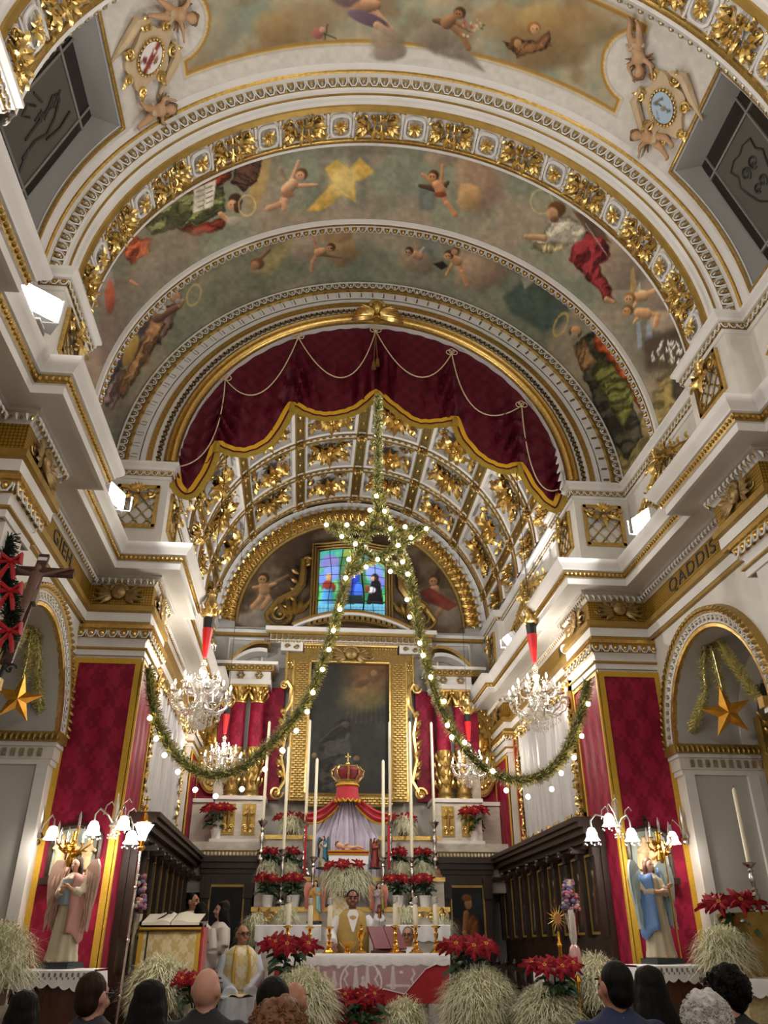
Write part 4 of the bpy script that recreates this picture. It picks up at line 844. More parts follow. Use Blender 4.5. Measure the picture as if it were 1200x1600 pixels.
# ------------------------------------------------------------------ east wall, lunette, stained glass
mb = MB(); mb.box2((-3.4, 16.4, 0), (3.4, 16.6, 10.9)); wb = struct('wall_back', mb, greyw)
def bx2(mb, xa, xb, ya, yb, za, zb): mb.box2((min(xa, xb), min(ya, yb), min(za, zb)), (max(xa, xb), max(ya, yb), max(za, zb)))
nx, nz = 250, 120; P = quadgrid((-2.5, 16.37, 7.5), (5.0, 0, 0), (0, 0, 2.55), nx, nz)
cv = Canvas(P, base='#5a4838'); cv.clouds('#7b6a55', 30, .52, .15, 71, .8); cv.clouds('#3f3228', 24, .58, .12, 75, .7)
cv.blob(425, 950, 40, 14, '#8c7f6d'); cv.blob(400, 968, 36, 14, '#8f8577'); cv.blob(700, 960, 40, 18, '#8c8072'); cv.blob(640, 900, 20, 30, '#3e2f26'); cv.blob(470, 880, 24, 34, '#45362b')
cv.putto((411, 905), (413, 922), [(396, 918), (430, 912)], [[(405, 938), (395, 948)], [(420, 936), (410, 950)]], 9, '#a8805c', '#46301f', wing=[(450, 900)], wc='#6c5640')
cv.putto((678, 908), (680, 930), [(668, 925)], [[(690, 950), (680, 965)]], 9, '#a67d5e', '#4a3322', cloth='#7b352c'); cv.poly([(655, 925), (672, 918), (716, 945), (700, 955), (668, 940)], '#76362c', .9)
cv.grain(.12, 6, 3)
rr_ = np.hypot(P[:, :, 0], P[:, :, 2]-ZS); cut = (rr_ > 2.5); lun = painted('lunette_painting', P, (nx, nz), cv, canvas_oil, wb, cut[:-1, :-1] & cut[1:, 1:])
arcprof([('lunette_ring', goldd, [(2.44, 16.36), (2.45, 16.30), (2.50, 16.28), (2.52, 16.31)]), ('lunette_bed', goldd, [(2.52, 16.31), (2.64, 16.24), (2.78, 16.20), (2.79, 16.3)]), ('lunette_outer', white, [(2.78, 16.2), (2.84, 16.18), (2.86, 16.26)])], wb)
lf = MB()
for i, F in enumerate(arcframes(2.64, 16.235, 46, (0, 1))):
    lf.T = F
    for dx, dy, a, L in ((-.07, -.14, 1.2, .26), (.05, -.12, 2.0, .24), (0, .0, 1.57, .22), (-.06, .10, -.7, .2), (.06, .12, -2.4, .2), (0, .05, 0., .15), (0, -.05, 3.1, .15)): lf.leaf((dx, dy, 0), a, L, .13, .35, .4, 3)
    lf.sph((.09, 0, .02), .022, 5, 4)
lf.build('acanthus_moulding', gold, wb)['kind'] = 'stuff'
# window
wn = struct('window_3'); wn['label'] = 'backlit stained glass window with two kneeling figures'
def W(px, py, Y=16.3): return at(px, py, 'Y', Y)
NX, NZ = 6, 8; x0, x1, z0, z1 = -.74, .73, 7.74, 9.42
sg = mat('stained_glass', '#888888', .15, vcol='paint', emit=.75)
def glassgrid(i, j, n=9):
    xs = [x0+(x1-x0)*(i+u)/NX for u in np.linspace(0, 1, n)]; P = np.zeros((n, n, 3))
    for a, X in enumerate(xs):
        top = z1 - .10*(abs(2*(X-x0)/(x1-x0)-1)**2)
        for b, v in enumerate(np.linspace(0, 1, n)): P[a, b] = (X, 16.30, z0+(top-z0)*(j+v)/NZ)
    return P
def paint_glass(cv, sd):
    cv.c[:] = hexc('#2f9a6a'); rs = random.Random(sd)
    cv.mix(np.where(cv.y < 905, .9, .0), '#4aa8a0'); cv.clouds('#7fd07a', 12, .55, .12, 5, .8)
    for (x, y, a, b, h) in ((513, 880, 14, 14, '#8f6fd0'), (520, 895, 14, 12, '#7d9ae8'), (508, 905, 12, 10, '#6f8fe0'), (585, 895, 14, 12, '#86a0ea'), (590, 910, 12, 12, '#7f7fd8'), (545, 870, 10, 14, '#8a9c4a'), (560, 880, 8, 24, '#b7a24a')): cv.blob(x, y, a, b, h, sh=.1)
    cv.poly([(530, 870), (570, 868), (574, 935), (528, 935)], '#3f6a4a', .8); cv.blob(552, 905, 10, 28, '#2a44b8'); cv.blob(553, 885, 5, 6, '#d8b090'); cv.blob(538, 920, 8, 20, '#2738a0'); cv.blob(560, 925, 7, 15, '#3f6fe0')
    cv.blob(514, 918, 11, 9, '#7a2f28'); cv.cap(512, 918, 7, 511, 943, 11, '#4a8fc8'); cv.blob(514, 902, 5, 6, '#c99a70'); cv.blob(512, 914, 8, 7, '#86352a')
    cv.cap(587, 913, 8, 586, 943, 14, '#15161c'); cv.blob(586, 903, 6, 7, '#2a2320'); cv.blob(583, 904, 3, 4, '#c9a080'); cv.blob(580, 922, 7, 5, '#d8dce8'); cv.blob(574, 920, 4, 6, '#7a3f2a')
    cv.poly([(540, 930), (566, 930), (570, 944), (535, 944)], '#1c2a2a')
    cv.mix(np.where(cv.y > 944, 1., 0.), '#6db8d8'); cv.mix(np.where(cv.y > 946, .35, 0.)*np.abs(np.sin(cv.x*.55))*np.abs(np.sin(cv.y*.7)), '#2a4a66')
for i in range(NX):
    for j in range(NZ):
        P = glassgrid(i, j, 11); cv = Canvas(P); paint_glass(cv, i*9+j); painted('pane', P, (11, 11), cv, sg, wn)
g = MB()
for i in range(1, NX): X = x0+(x1-x0)*i/NX; g.tube([(X + .03*math.sin(i*3+k), 16.295, z0+(z1-.02-z0)*k/NZ) for k in range(NZ+1)], .009 if i != 4 else .016, 4)
for j in range(1, NZ): g.tube([(x0+(x1-x0)*k/NX, 16.295, z0+(z1-z0)*j/NZ - (.1*abs(2*k/NX-1)**2)*j/NZ) for k in range(NX+1)], .008 if j != 2 else .018, 4)
g.build('came', black, wn)
g = MB()
for k in range(3):
    e = .02+.06*k; topz = lambda X: z1 + .02 + e - .10*(X/.74)**2
    pts = [(-.76-e, 16.28-.02*k, z0-.1), (-.76-e, 16.28-.02*k, topz(-.74))] + [(X, 16.28-.02*k, topz(X)) for X in np.linspace(-.6, .6, 7)] + [(.75+e, 16.28-.02*k, topz(.74)), (.75+e, 16.28-.02*k, z0-.1)]
    g.tube(pts, .03, 5)
g.build('gilt_window_frame', goldd, wn)
# gilt volutes flanking the window
for sx in (1, -1):
    v = MB(); v.spiral((sx*1.55, 7.78), .30, 1.7, PI/2*(1-sx), .05, -sx, 30, m=6); v.spiral((sx*1.02, 9.05), .14, 1.5, PI/2*(1-sx)+PI, .04, -sx, 18, m=6)
    v.tube([(sx*1.85, 7.75, .05), (sx*1.6, 8.1, .05), (sx*1.3, 8.25, .05), (sx*1.12, 8.5, .05), (sx*1.1, 8.8, .05), (sx*1.12, 9.1, .05)], [.06, .09, .11, .1, .09, .06], 6)
    for k in range(5): v.leaf((sx*(1.35-.05*k), 7.7+.03*k, .02), PI/2 - sx*(.7-.35*k), .42, .14, .2, .3)
    for k in range(4): v.leaf((sx*(1.2), 8.1+.22*k, .04), PI/2 - sx*1.2, .2, .12, .3, .3)
    v2 = MB(); v2.T = Matrix(((1, 0, 0, 0), (0, 0, -1, 16.33), (0, 1, 0, 0), (0, 0, 0, 1)))
    for vv in v.v: v2.v.append(np.stack([vv[:, 0], 16.33-vv[:, 2], vv[:, 1]], -1))
    v2.f = v.f; v2.n = v.n; v2.build('gilt_volute', goldd, wb)
# ------------------------------------------------------------------ altarpiece architecture
def bar(m, name, xa, xb, y, d, za, zb): g = MB(); bx2(g, xa, xb, y-d, y+.15, za, zb); return g.build(name, m, wb)
bar(white, 'back_cornice', -2.9, 2.9, 16.3, .06, 7.33, 7.40); bar(goldp, 'back_fillet', -2.9, 2.9, 16.3, .03, 7.28, 7.33)
bar(white, 'centre_cornice', -1.82, 1.82, 16.3, .30, 7.32, 7.41); bar(cream, 'centre_frieze_bed', -1.72, 1.72, 16.3, .18, 7.08, 7.32); bar(goldp, 'centre_fillet', -1.76, 1.76, 16.3, .24, 7.27, 7.32)
dm2 = MB(); dm2.box((0, 0, 0), (.075, .08, .09)); d2 = dm2.mesh('dentil'); d2.materials.append(goldd)
for k in range(28): link('dentil', d2, wb, (-1.66+k*.123, 16.09, 7.2))
bd = MB()
for k in range(60): bd.sph((-1.68+k*.057, 16.1, 7.11), .02, 5, 4)
bd.build('bead_row', gold, wb)['kind'] = 'stuff'
def segm(name, m, xa, xb, z_, rise, y, d, th, half=None):    # segmental pediment between xa and xb
    g = MB(); n = 18; c_ = (xa+xb)/2; h_ = (xb-xa)/2
    ks = range(n+1); pr = []
    for k in ks:
        u = -1+2*k/n
        if half and ((half > 0 and u > .25) or (half < 0 and u < -.25)): continue
        pr.append((c_+h_*u, z_+rise*(1-u*u)))
    g.grid([[(x, y-d, z+o) for x, z in pr] for o in (0, th)]); g.grid([[(x, yy, z+o) for x, z in pr] for yy, o in ((y, 0), (y-d, 0))]); g.grid([[(x, yy, z+th) for x, z in pr] for yy in (y-d, y)])
    for e in (pr[0], pr[-1]): g.add([(e[0], y, e[1]), (e[0], y-d, e[1]), (e[0], y-d, e[1]+th), (e[0], y, e[1]+th)], [(0, 1, 2, 3)])
    return g.build(name, m, wb)
segm('pediment', white, -1.25, 1.25, 7.40, .33, 16.35, .30, .05); segm('pediment_gilding', gold, -1.28, 1.28, 7.44, .34, 16.35, .34, .05); segm('pediment_bed', goldd, -1.1, 1.1, 7.38, .24, 16.35, .2, .06)
for k in range(17):
    u = -.8+.1*k; link('dentil', d2, wb, (1.15*u, 16.12, 7.41+.27*(1-u*u)))
# frame, canvas
ap_ = thing('altarpiece', 'dark altarpiece painting in a broad gilded frame above the crown canopy', 'painting', (0, 16.2, 3.9))
def lo(mb): mb.T = Matrix.Translation((0, -16.2, -3.9)); return mb
XA, XB, ZA, ZB = -.83, .80, 4.06, 6.66
P = quadgrid((XA, 16.2, ZA), (XB-XA, 0, 0), (0, 0, ZB-ZA), 90, 140); cv = Canvas(P, base='#2b2926')
cv.clouds('#3a3832', 30, .5, .2, 81, .8); cv.mix(.9*sstep(1110, 1045, cv.y)*sstep(520, 575, cv.x), '#6b4a2c'); cv.blob(575, 1075, 26, 22, '#7a5a34', 0, .6, .8); cv.blob(570, 1095, 30, 16, '#6d6038', 0, .7, .7)
cv.poly([(575, 1052), (590, 1044), (602, 1046), (596, 1058), (585, 1070), (578, 1064)], '#54402c', .7, 3); cv.blob(566, 1068, 13, 5, '#43341f', -20, .3, .7); cv.blob(584, 1052, 5, 5, '#8a6a48', 0, .3, .8); cv.poly([(545, 1085), (600, 1080), (606, 1100), (560, 1112)], '#5d5230', .4, 6)
for k in range(9): cv.path([(545+k*7, 1100), (540+k*8, 1130)], .8, '#5c5436', .5)
cv.poly([(500, 1165), (520, 1140), (538, 1125), (545, 1140), (548, 1180), (540, 1235), (495, 1240)], '#232323', .9, 3); cv.poly([(497, 1175), (510, 1150), (534, 1124), (548, 1128), (552, 1160), (556, 1200), (550, 1240), (500, 1242)], '#34322e', .8, 5, (70, .5, .3)); cv.path([(500, 1158), (520, 1140), (540, 1127)], 1.0, '#5a564e', .5); cv.blob(491, 1180, 4, 4, '#7d664e'); cv.blob(557, 1185, 5, 4, '#6b5844'); cv.blob(540, 1132, 6, 5, '#4a4038')
cv.grain(.15, 6, 8); painted('canvas', P, (90, 140), cv, canvas_oil, ap_, loc=None); bpy.data.objects[ap_.children[0].name].location = (0, -16.2, -3.9)
g = lo(MB())
for (xa, xb, za, zb, d) in ((-1.18, XA, 3.92, 6.72, .10), (XB, 1.15, 3.92, 6.72, .10), (XA, XB, 3.82, ZA, .10), (XA, XB, ZB, 6.74, .08), (-1.36, -1.18, 6.12, 6.88, .08), (1.15, 1.33, 6.12, 6.88, .08), (-1.0, .98, 6.72, 7.08, .06), (-1.36, -1.0, 6.72, 6.88, .07), (.98, 1.33, 6.72, 6.88, .07)): bx2(g, xa, xb, 16.2-d, 16.3, za, zb)
fr_ = g.build('frame', goldd, ap_)
g = lo(MB())
def fret(xa, xb, za, zb, st):
    i = 0; z = za
    while z < zb-st*.5:
        x = xa + (st*.5 if i % 2 else 0)
        while x < xb-st*.4: bx2(g, x+.01, x+st*.85, 16.05, 16.105, z+.01, z+st*.42); x += st
        z += st*.5; i += 1
fret(-1.14, -.90, 3.96, 6.7, .09); fret(.87, 1.12, 3.96, 6.7, .09); fret(-.85, .82, 3.85, 4.02, .09)
g.build('fretwork', goldb, fr_)['kind'] = 'stuff'
g = lo(MB())
for (xa, za, xb, zb) in ((XA-.02, ZA, XA-.02, ZB), (XB+.02, ZA, XB+.02, ZB), (XA, ZB+.03, XB, ZB+.03), (XA, ZA-.02, XB, ZA-.02), (-1.19, 3.92, -1.19, 6.7), (1.16, 3.92, 1.16, 6.7), (-1.34, 6.14, -1.34, 6.88), (1.31, 6.14, 1.31, 6.88), (-1., 7.05, .98, 7.05)): g.tube([(xa, 16.1, za), (xb, 16.1, zb)], .028, 6)
for k in range(34): g.sph((-1.+k*.06, 16.11, 6.93) if False else (-.98+k*.059, 16.12, 7.0), .018, 5, 4)
for q in (-1.27, 1.24):
    for k in range(6): t = 2*PI*k/6; g.sph((q+.06*math.cos(t), 16.1, 6.6+.06*math.sin(t)), .03, 5, 4)
g.build('frame_moulding', goldb, fr_)
ck = link('cherub_mask', MSK, fr_, M_=Matrix.Translation((0, -16.2, -3.9)) @ frame_n((0, 16.13, 6.86), (1, 0, 0), (0, -1, 0)) @ Matrix.Diagonal((1.9, 1.45, 1.2, 1))); 
for sx in (1, -1):
    g = lo(MB()); V_ = [(sx*1.40, 6.15), (sx*1.30, 6.24), (sx*1.20, 6.1), (sx*1.22, 5.8), (sx*1.33, 5.6)]
    g.tube([(x, 16.1, z) for x, z in V_], [.04, .06, .06, .05, .03], 6); g.tube([(sx*1.36, 16.1, 5.66), (sx*1.28, 16.1, 5.2), (sx*1.34, 16.1, 4.7), (sx*1.24, 16.1, 4.3), (sx*1.42, 16.1, 4.0)], [.03, .05, .04, .05, .05], 6)
    for k in range(7): g.T = Matrix.Translation((0, -16.2, -3.9)) @ frame_n((sx*(1.3+.03*(k % 2)), 16.1, 4.35+.2*k), (1, 0, 0), (0, -1, 0)); g.leaf((0, 0, 0), PI/2 - sx*.7, .2, .12, .3, .3); g.sph((sx*.05, 0, .02), .03, 5, 4)
    g.T = Matrix.Translation((0, -16.2, -3.9)) @ frame_n((sx*1.40, 16.1, 4.06), (1, 0, 0), (0, -1, 0)); g.spiral((0, 0), .13, 1.5, 0, .03, sx, 16)
    g.T = Matrix.Translation((0, -16.2, -3.9)) @ frame_n((sx*1.36, 16.1, 6.15), (1, 0, 0), (0, -1, 0)); g.spiral((0, 0), .10, 1.4, 0, .03, -sx, 16); g.build('side_scroll', goldb, fr_)
    # white blocks with gilt S scroll beside the cherub
    g = MB(); bx2(g, sx*1.02, sx*1.48, 16.08, 16.35, 6.9, 7.08); pb = g.build('frieze_block', white, wb)
    g = MB(); g.T = frame_n((sx*1.25, 16.075, 6.99), (1, 0, 0), (0, -1, 0)); g.spiral((-.1, 0), .06, 1.3, 0, .014, 1, 12); g.spiral((.1, 0), .06, 1.3, PI, .014, 1, 12); g.build('scroll', goldd, pb)
    # red cloth behind the scrolls
    g = MB(); bx2(g, sx*1.36, sx*1.75, 16.26, 16.34, 3.95, 6.15); tag(g.build('damask_strip', red), 'narrow red damask strip %s of the altarpiece frame' % ('right' if sx > 0 else 'left'), 'hanging')
    # grey upper wall frames and broken pediment
    g = MB()
    for (xa, xb, za, zb) in ((1.85, 2.6, 7.2, 7.24), (1.85, 1.89, 6.5, 7.2), (2.56, 2.6, 6.5, 7.2)): bx2(g, sx*xa, sx*xb, 16.35, 16.42, za, zb)
    g.build('wall_panel_frame', white, wb)
    # paired columns
    for q, X in enumerate((1.87, 2.23)):
        o_ = (sx*X, 15.95, 0)
        g = MB(); g.lathe([(.18, 3.92), (.18, 3.96), (.15, 4.0), (.165, 4.04), (.14, 4.08), (.145, 4.8), (.155, 4.84), (.15, 4.86)], 18, o_); cl = g.build('column_drum', goldd, wb)
        g = MB()
        for i in range(8):
            for j in range(4):
                t = 2*PI*(i+.5*(j % 2))/8; F = frame_n((o_[0]+.145*math.cos(t), o_[1]+.145*math.sin(t), 4.14+.17*j), (-math.sin(t), math.cos(t), 0), (math.cos(t), math.sin(t), 0)); g.T = F
                g.leaf((0, 0, 0), PI/2, .16, .08, .25, .2, 3); g.sph((.055, .08, .01), .018, 4, 3)
        g.build('drum_relief', goldb, cl)
        g = MB(); g.lathe([(.142, 4.86), (.14, 5.2), (.133, 5.72)], 18, o_, lobes=9, la=.012); g.build('column_cloth', red, cl)
        g = MB(); g.lathe([(.15, 5.72), (.155, 5.74), (.15, 5.76)], 16, o_); g.lathe([(.13, 5.76), (.14, 5.9), (.18, 6.02)], 12, o_); bx2(g, o_[0]-.19, o_[0]+.19, 15.76, 16.14, 6.02, 6.06)
        for i in range(8):
            for j in range(2):
                t = 2*PI*(i+.5*j)/8; g.T = frame_n((o_[0]+.13*math.cos(t), o_[1]+.13*math.sin(t), 5.77+.09*j), (-math.sin(t), math.cos(t), 0), (math.cos(t), math.sin(t), 0)); g.leaf((0, 0, 0), PI/2, .16, .09, .35, .5, 3)
        g.T = None
        for i in range(4): t = PI/4+PI/2*i; g.sph((o_[0]+.22*math.cos(t), o_[1]+.22*math.sin(t), 6.0), .035, 6, 5)
        g.build('column_capital', gold, cl)
    g = MB(); bx2(g, sx*1.62, sx*2.48, 15.72, 16.4, 6.06, 6.16); bx2(g, sx*1.64, sx*2.46, 15.74, 16.4, 6.16, 6.32); bx2(g, sx*1.5, sx*2.75, 15.6, 16.4, 6.44, 6.5); g.build('column_entablature', white, wb)
    g = MB(); bx2(g, sx*1.58, sx*2.62, 15.66, 16.4, 6.32, 6.44)
    for k in range(8): g.sph((sx*(1.66+.12*k), 15.64, 6.38), .045, 6, 4)
    for X in (1.87, 2.23):
        for k in range(6): t = 2*PI*k/6; g.sph((sx*X+.06*math.cos(t), 15.72, 6.24+.05*math.sin(t)), .03, 5, 4)
    g.build('entablature_carving', goldd, wb)
    a_, b_ = (1.55, 2.55) if sx > 0 else (-2.55, -1.55)
    segm('broken_pediment', gold, a_-(.4 if sx > 0 else 0), b_+(0 if sx > 0 else .4), 6.5, .46, 16.3, .45, .06, -1 if sx > 0 else 1); segm('broken_pediment_bed', white, a_-(.3 if sx > 0 else 0), b_+(0 if sx > 0 else .3)-.0, 6.46, .36, 16.3, .36, .08, -1 if sx > 0 else 1)
    # pilaster beyond the columns, red hanging behind the reliquary
    g = MB(); bx2(g, sx*2.4, sx*2.6, 16.1, 16.4, 3.9, 6.0); pl = g.build('back_pilaster', marble, wb); g = MB(); bx2(g, sx*2.38, sx*2.62, 16.05, 16.4, 5.7, 5.76); bx2(g, sx*2.38, sx*2.62, 16.05, 16.4, 5.9, 5.96); g.build('pilaster_moulding', goldp, pl)
    g = MB(); bx2(g, sx*2.39, sx*2.61, 16.06, 16.09, 4.8, 5.68); tag(g.build('damask_strip', red), 'red damask strip on the pilaster beside the %s pair of columns' % SIDE[sx], 'hanging')
    g = MB(); bx2(g, sx*2.62, sx*2.97, 16.3, 16.38, 3.95, 6.05); tag(g.build('damask_strip', red), 'red damask panel behind the %s oval reliquary' % SIDE[sx], 'hanging')
    # pedestal zone with gilt ornament panels, marble ledge
    g = MB(); bx2(g, sx*1.6, sx*2.5, 15.72, 16.4, 3.15, 3.86); bx2(g, sx*2.5, sx*2.97, 16.1, 16.4, 3.1, 3.86); pd = g.build('pedestal', marble, wb)
    g = MB(); bx2(g, sx*1.56, sx*2.54, 15.68, 16.4, 3.86, 3.93); bx2(g, sx*2.5, sx*2.97, 16.05, 16.4, 3.86, 3.93); bx2(g, sx*1.56, sx*2.54, 15.68, 16.4, 3.1, 3.18); g.build('pedestal_cap', white, pd)
    for X in (1.86, 2.23):
        F = frame_n((sx*X, 15.715, 3.52), (1, 0, 0), (0, -1, 0)); g = MB(); g.T = F; g.box((0, 0, .0), (.24, .54, .02)); pp = g.build('ornament_ground', goldp, pd)
        g = MB(); g.T = F
        for sy in (-1, 1):
            for q in (-1, 1): g.spiral((q*.055, sy*.12-.02), .05, 1.3, PI/2*(1-q), .014, -q*sy, 12, z=.01); g.spiral((q*.05, sy*.2), .03, 1.2, PI/2, .012, q, 10, z=.01)
        g.leaf((0, -.2, .02), PI/2, .4, .08, .1, .1); g.build('gilt_scrollwork', goldb, pp)
    g = MB(); bx2(g, sx*1.5, sx*2.97, 15.6, 16.4, 2.98, 3.12); bx2(g, sx*1.5, sx*2.97, 15.7, 16.4, 2.3, 2.88); lg = g.build('marble_ledge', marble, wb)
    g = MB(); bx2(g, sx*1.5, sx*2.97, 15.64, 16.3, 2.88, 2.98); g.build('ledge_bed', goldp, lg)
    g = MB()
    for k in range(22): g.T = frame_n((sx*(1.55+.065*k), 15.635, 2.96), (1, 0, 0), (0, -1, 0)); g.leaf((0, 0, 0), -PI/2, .08, .05, .3, 0, 3)
    g.build('ledge_leaf', white, lg)['kind'] = 'stuff'
    # oval gilt reliquary shield
    F0 = (sx*2.66, 16.22, 4.0); rl = thing('reliquary', 'tall oval gilded reliquary on red cloth, %s of the altarpiece' % ('right' if sx > 0 else 'left'), 'reliquary', F0)
    g = MB(); g.T = frame_n((0, 0, 1.0), (1, 0, 0), (0, -1, 0)); el = lambda a, b, t: (a*math.cos(t), b*math.sin(t))
    g.prism([el(.34, .95, 2*PI*k/28) for k in range(28)], -.05, .0); g.build('back_plate', goldp, rl)
    g = MB(); g.T = frame_n((0, 0, 1.0), (1, 0, 0), (0, -1, 0)); g.tube([(*el(.33, .94, 2*PI*k/36), .02) for k in range(36)], .03, 6, closed=True); g.tube([(*el(.2, .62, 2*PI*k/30), .03) for k in range(30)], .02, 6, closed=True); g.build('rim', goldb, rl)
    for k in range(24): x, y = el(.265, .78, 2*PI*k/24); g = MB(); g.T = frame_n((0, 0, 1.0), (1, 0, 0), (0, -1, 0)); g.sph((x, y, .03), (.045, .05, .035), 6, 4); g.build('boss', goldb, rl)
    g = MB(); g.T = frame_n((0, 0, 1.0), (1, 0, 0), (0, -1, 0)); g.sph((0, .1, .05), (.10, .22, .08), 8, 6); g.sph((0, .42, .08), (.07, .085, .07), 8, 6)
    for k in range(10): t = 2*PI*k/10; g.leaf((0, .05, .02), t, .24, .1, .3, .3)
    g.spiral((0, -.38), .13, 1.5, 0, .025, 1, 14); g.build('relief_figure', gold, rl)
# ================================================================== HANGINGS ON THE PIERS, COVERED PAINTINGS, STALLS
for sx in (1, -1):
    sd = SIDE[sx]
    def cloth(name, label, o, xd, n, w, h, bt=.055, wav=.006):
        t = thing(name, label, 'hanging', o); F = frame_n((0, 0, 0), xd, n); g = MB(); g.T = F; nx = max(6, int(w/.05))
        ph = random.random()*6
        g.grid([[(-w/2+w*i/nx, h*j/12, .014 + wav*math.sin(i*1.1+ph+j*.15)) for j in range(13)] for i in range(nx+1)]); g.build('cloth', red, t)
        g = MB(); g.T = F
        for (xa, xb, ya, yb) in ((-w/2, -w/2+bt, 0, h), (w/2-bt, w/2, 0, h), (-w/2+bt, w/2-bt, h-bt, h)): g.box2((xa, ya, .008), (xb, yb, .030))
        g.build('braid', yellow, t); return t
    cloth('damask_hanging', 'wide red damask hanging on the front of the %s chancel pier' % sd, (sx*3.387, 9.985, .9), (1, 0, 0), (0, -1, 0), .835, 3.76, .07)
    cloth('damask_hanging', 'red damask hanging on the inner side of the %s chancel pier' % sd, (sx*2.968, 10.475, .5), (0, -sx, 0), (-sx, 0, 0), 1.02, 4.16, .045)
    cloth('damask_hanging', 'red damask hanging on the far %s chancel pilaster' % sd, (sx*2.965, 15.75, 3.0), (0, -sx, 0), (-sx, 0, 0), 1.05, 1.66, .05)
    cloth('damask_hanging', 'red damask strip beyond the veiled painting on the %s wall' % sd, (sx*3.105, 14.95, 2.95), (0, -sx, 0), (-sx, 0, 0), .42, 2.0, .03)
    cloth('damask_hanging', 'red damask strip before the veiled painting on the %s wall' % sd, (sx*3.105, 11.2, 2.95), (0, -sx, 0), (-sx, 0, 0), .36, 2.0, .03)
    # veiled painting
    vp = thing('veiled_painting', 'large gilt framed painting veiled in pale grey silk on the %s wall' % sd, 'painting', (sx*3.10, 13.05, 2.95)); F = frame_n((0, 0, 0), (0, -sx, 0), (-sx, 0, 0))
    w, h = 3.3, 2.02; g = MB(); g.T = F; n = 120; rs = random.Random(5+sx)
    ph = [rs.uniform(0, 6) for _ in range(6)]
    g.grid([[(-w/2+.1+(w-.2)*i/n, .1+(h-.2)*j/14, .05+.02*math.sin(i*.9+ph[0]+.25*math.sin(j*.5))+.014*math.sin(i*.37+ph[1]+j*.1)+.008*math.sin(i*2.1+ph[2])) for j in range(15)] for i in range(n+1)])
    g.build('silk_veil', mat('grey_silk', '#b3aeaa', .35, var=.12, vscale=3, stretch=(1, 6, .5)) if sx > 0 else MATS['grey_silk'], vp)
    g = MB(); g.T = F
    for (xa, xb, ya, yb) in ((-w/2, -w/2+.16, 0, h), (w/2-.16, w/2, 0, h), (-w/2, w/2, 0, .14), (-w/2, w/2, h-.16, h)): g.box2((xa, ya, 0), (xb, yb, .06))
    fo = g.build('frame', goldp, vp)
    g = MB(); g.T = F
    pts = [(-w/2+.08, y) for y in np.arange(.1, h, .11)] + [(w/2-.08, y) for y in np.arange(.1, h, .11)] + [(x, .07) for x in np.arange(-w/2+.1, w/2, .11)] + [(x, h-.08) for x in np.arange(-w/2+.1, w/2, .11)]
    for k, (x, y) in enumerate(pts):
        for q in range(3): g.leaf((x+rs.uniform(-.03, .03), y+rs.uniform(-.03, .03), .05), rs.uniform(0, 6.3), .12, .07, .4, .4, 3)
        g.sph((x, y, .08), .025, 5, 4)
    g.build('carved_leaves', goldb, fo)['kind'] = 'stuff'
    # choir stalls along the chancel wall
    cs = thing('choir_stall', 'dark carved walnut choir stall with painted panels along the %s chancel wall' % sd, 'stall', (sx*2.8, 13.2, .36))
    def L(mb): mb.T = Matrix.Translation((-sx*2.8, -13.2, -.36)); return mb
    Y0, Y1 = 10.45, 16.0
    g = L(MB()); bx2(g, sx*2.88, sx*2.96, Y0, Y1, .36, 2.75); g.build('back_panel', dwood, cs)
    for (d, za, zb, nm) in ((2.80, 2.55, 2.62, 'frieze'), (2.76, 2.62, 2.70, 'cornice'), (2.68, 2.70, 2.78, 'cornice'), (2.62, 2.78, 2.84, 'cornice'), (2.58, 2.84, 2.90, 'cornice')):
        g = L(MB()); bx2(g, sx*d, sx*2.96, Y0-.02, Y1, za, zb); g.build(nm, dwood, cs)
    g = L(MB()); bx2(g, sx*2.3, sx*2.88, Y0, Y1, .36, .82); bx2(g, sx*2.28, sx*2.88, Y0, Y1, .82, .87); g.build('seat', dwood, cs)
    npan = 9; P_ = np.linspace(Y0+.1, Y1-.1, npan+1)
    for k in range(npan+1):
        y = P_[k]; g = L(MB()); bx2(g, sx*2.80, sx*2.88, y-.05, y+.05, 1.55, 2.55); bx2(g, sx*2.78, sx*2.88, y-.06, y+.06, 2.45, 2.55)
        g.T = Matrix.Translation((-sx*2.8, -13.2, -.36)); g.sph((sx*2.74, y, 2.58), (.05, .05, .05), 7, 5); g.build('pilaster', dwood, cs)
        g = L(MB()); g.lathe([(.05, 0), (.06, .05), (.03, .1), (.05, .22), (.02, .3), (.045, .36), (.01, .42)], 8, (sx*2.42, y, .87)); bx2(g, sx*2.36, sx*2.88, y-.03, y+.03, .87, 1.18); g.build('arm_rest', dwood, cs)
        g = L(MB()); g.box((sx*2.72, y+.3, 2.53), (.18, .05, .06)); g.sph((sx*2.64, y+.3, 2.51), .03, 6, 4); g.build('bracket', dwood, cs)
    for k in range(npan):
        ya, yb = P_[k]+.09, P_[k+1]-.09
        P = quadgrid((sx*2.872, ya, 1.62), (0, yb-ya, 0), (0, 0, .85), 22, 34); u = np.linspace(0, 40, 22)[:, None]+np.zeros((1, 34)); v_ = 70-np.linspace(0, 70, 34)[None, :]+np.zeros((22, 1))
        cv = Canvas(P, u.ravel(), v_.ravel(), '#1d1a1c'); q = random.Random(k*7+sx); cl = q.choice(['#3a3550', '#5a3a2a', '#6a6258', '#3b4a5a', '#4a2a2a', '#7a7468'])
        cv.poly([(14, 20), (26, 20), (31, 66), (9, 66)], cl, 1, 2, (0, .8, .25)); cv.blob(20, 14, 4.5, 6, '#a08468'); cv.blob(20, 10, 5, 4, '#3a2a22'); cv.cap(15, 30, 2.5, 24, 36, 2, cl); cv.blob(25, 36, 2, 2, '#9a7a60'); cv.grain(.2, 5, k)
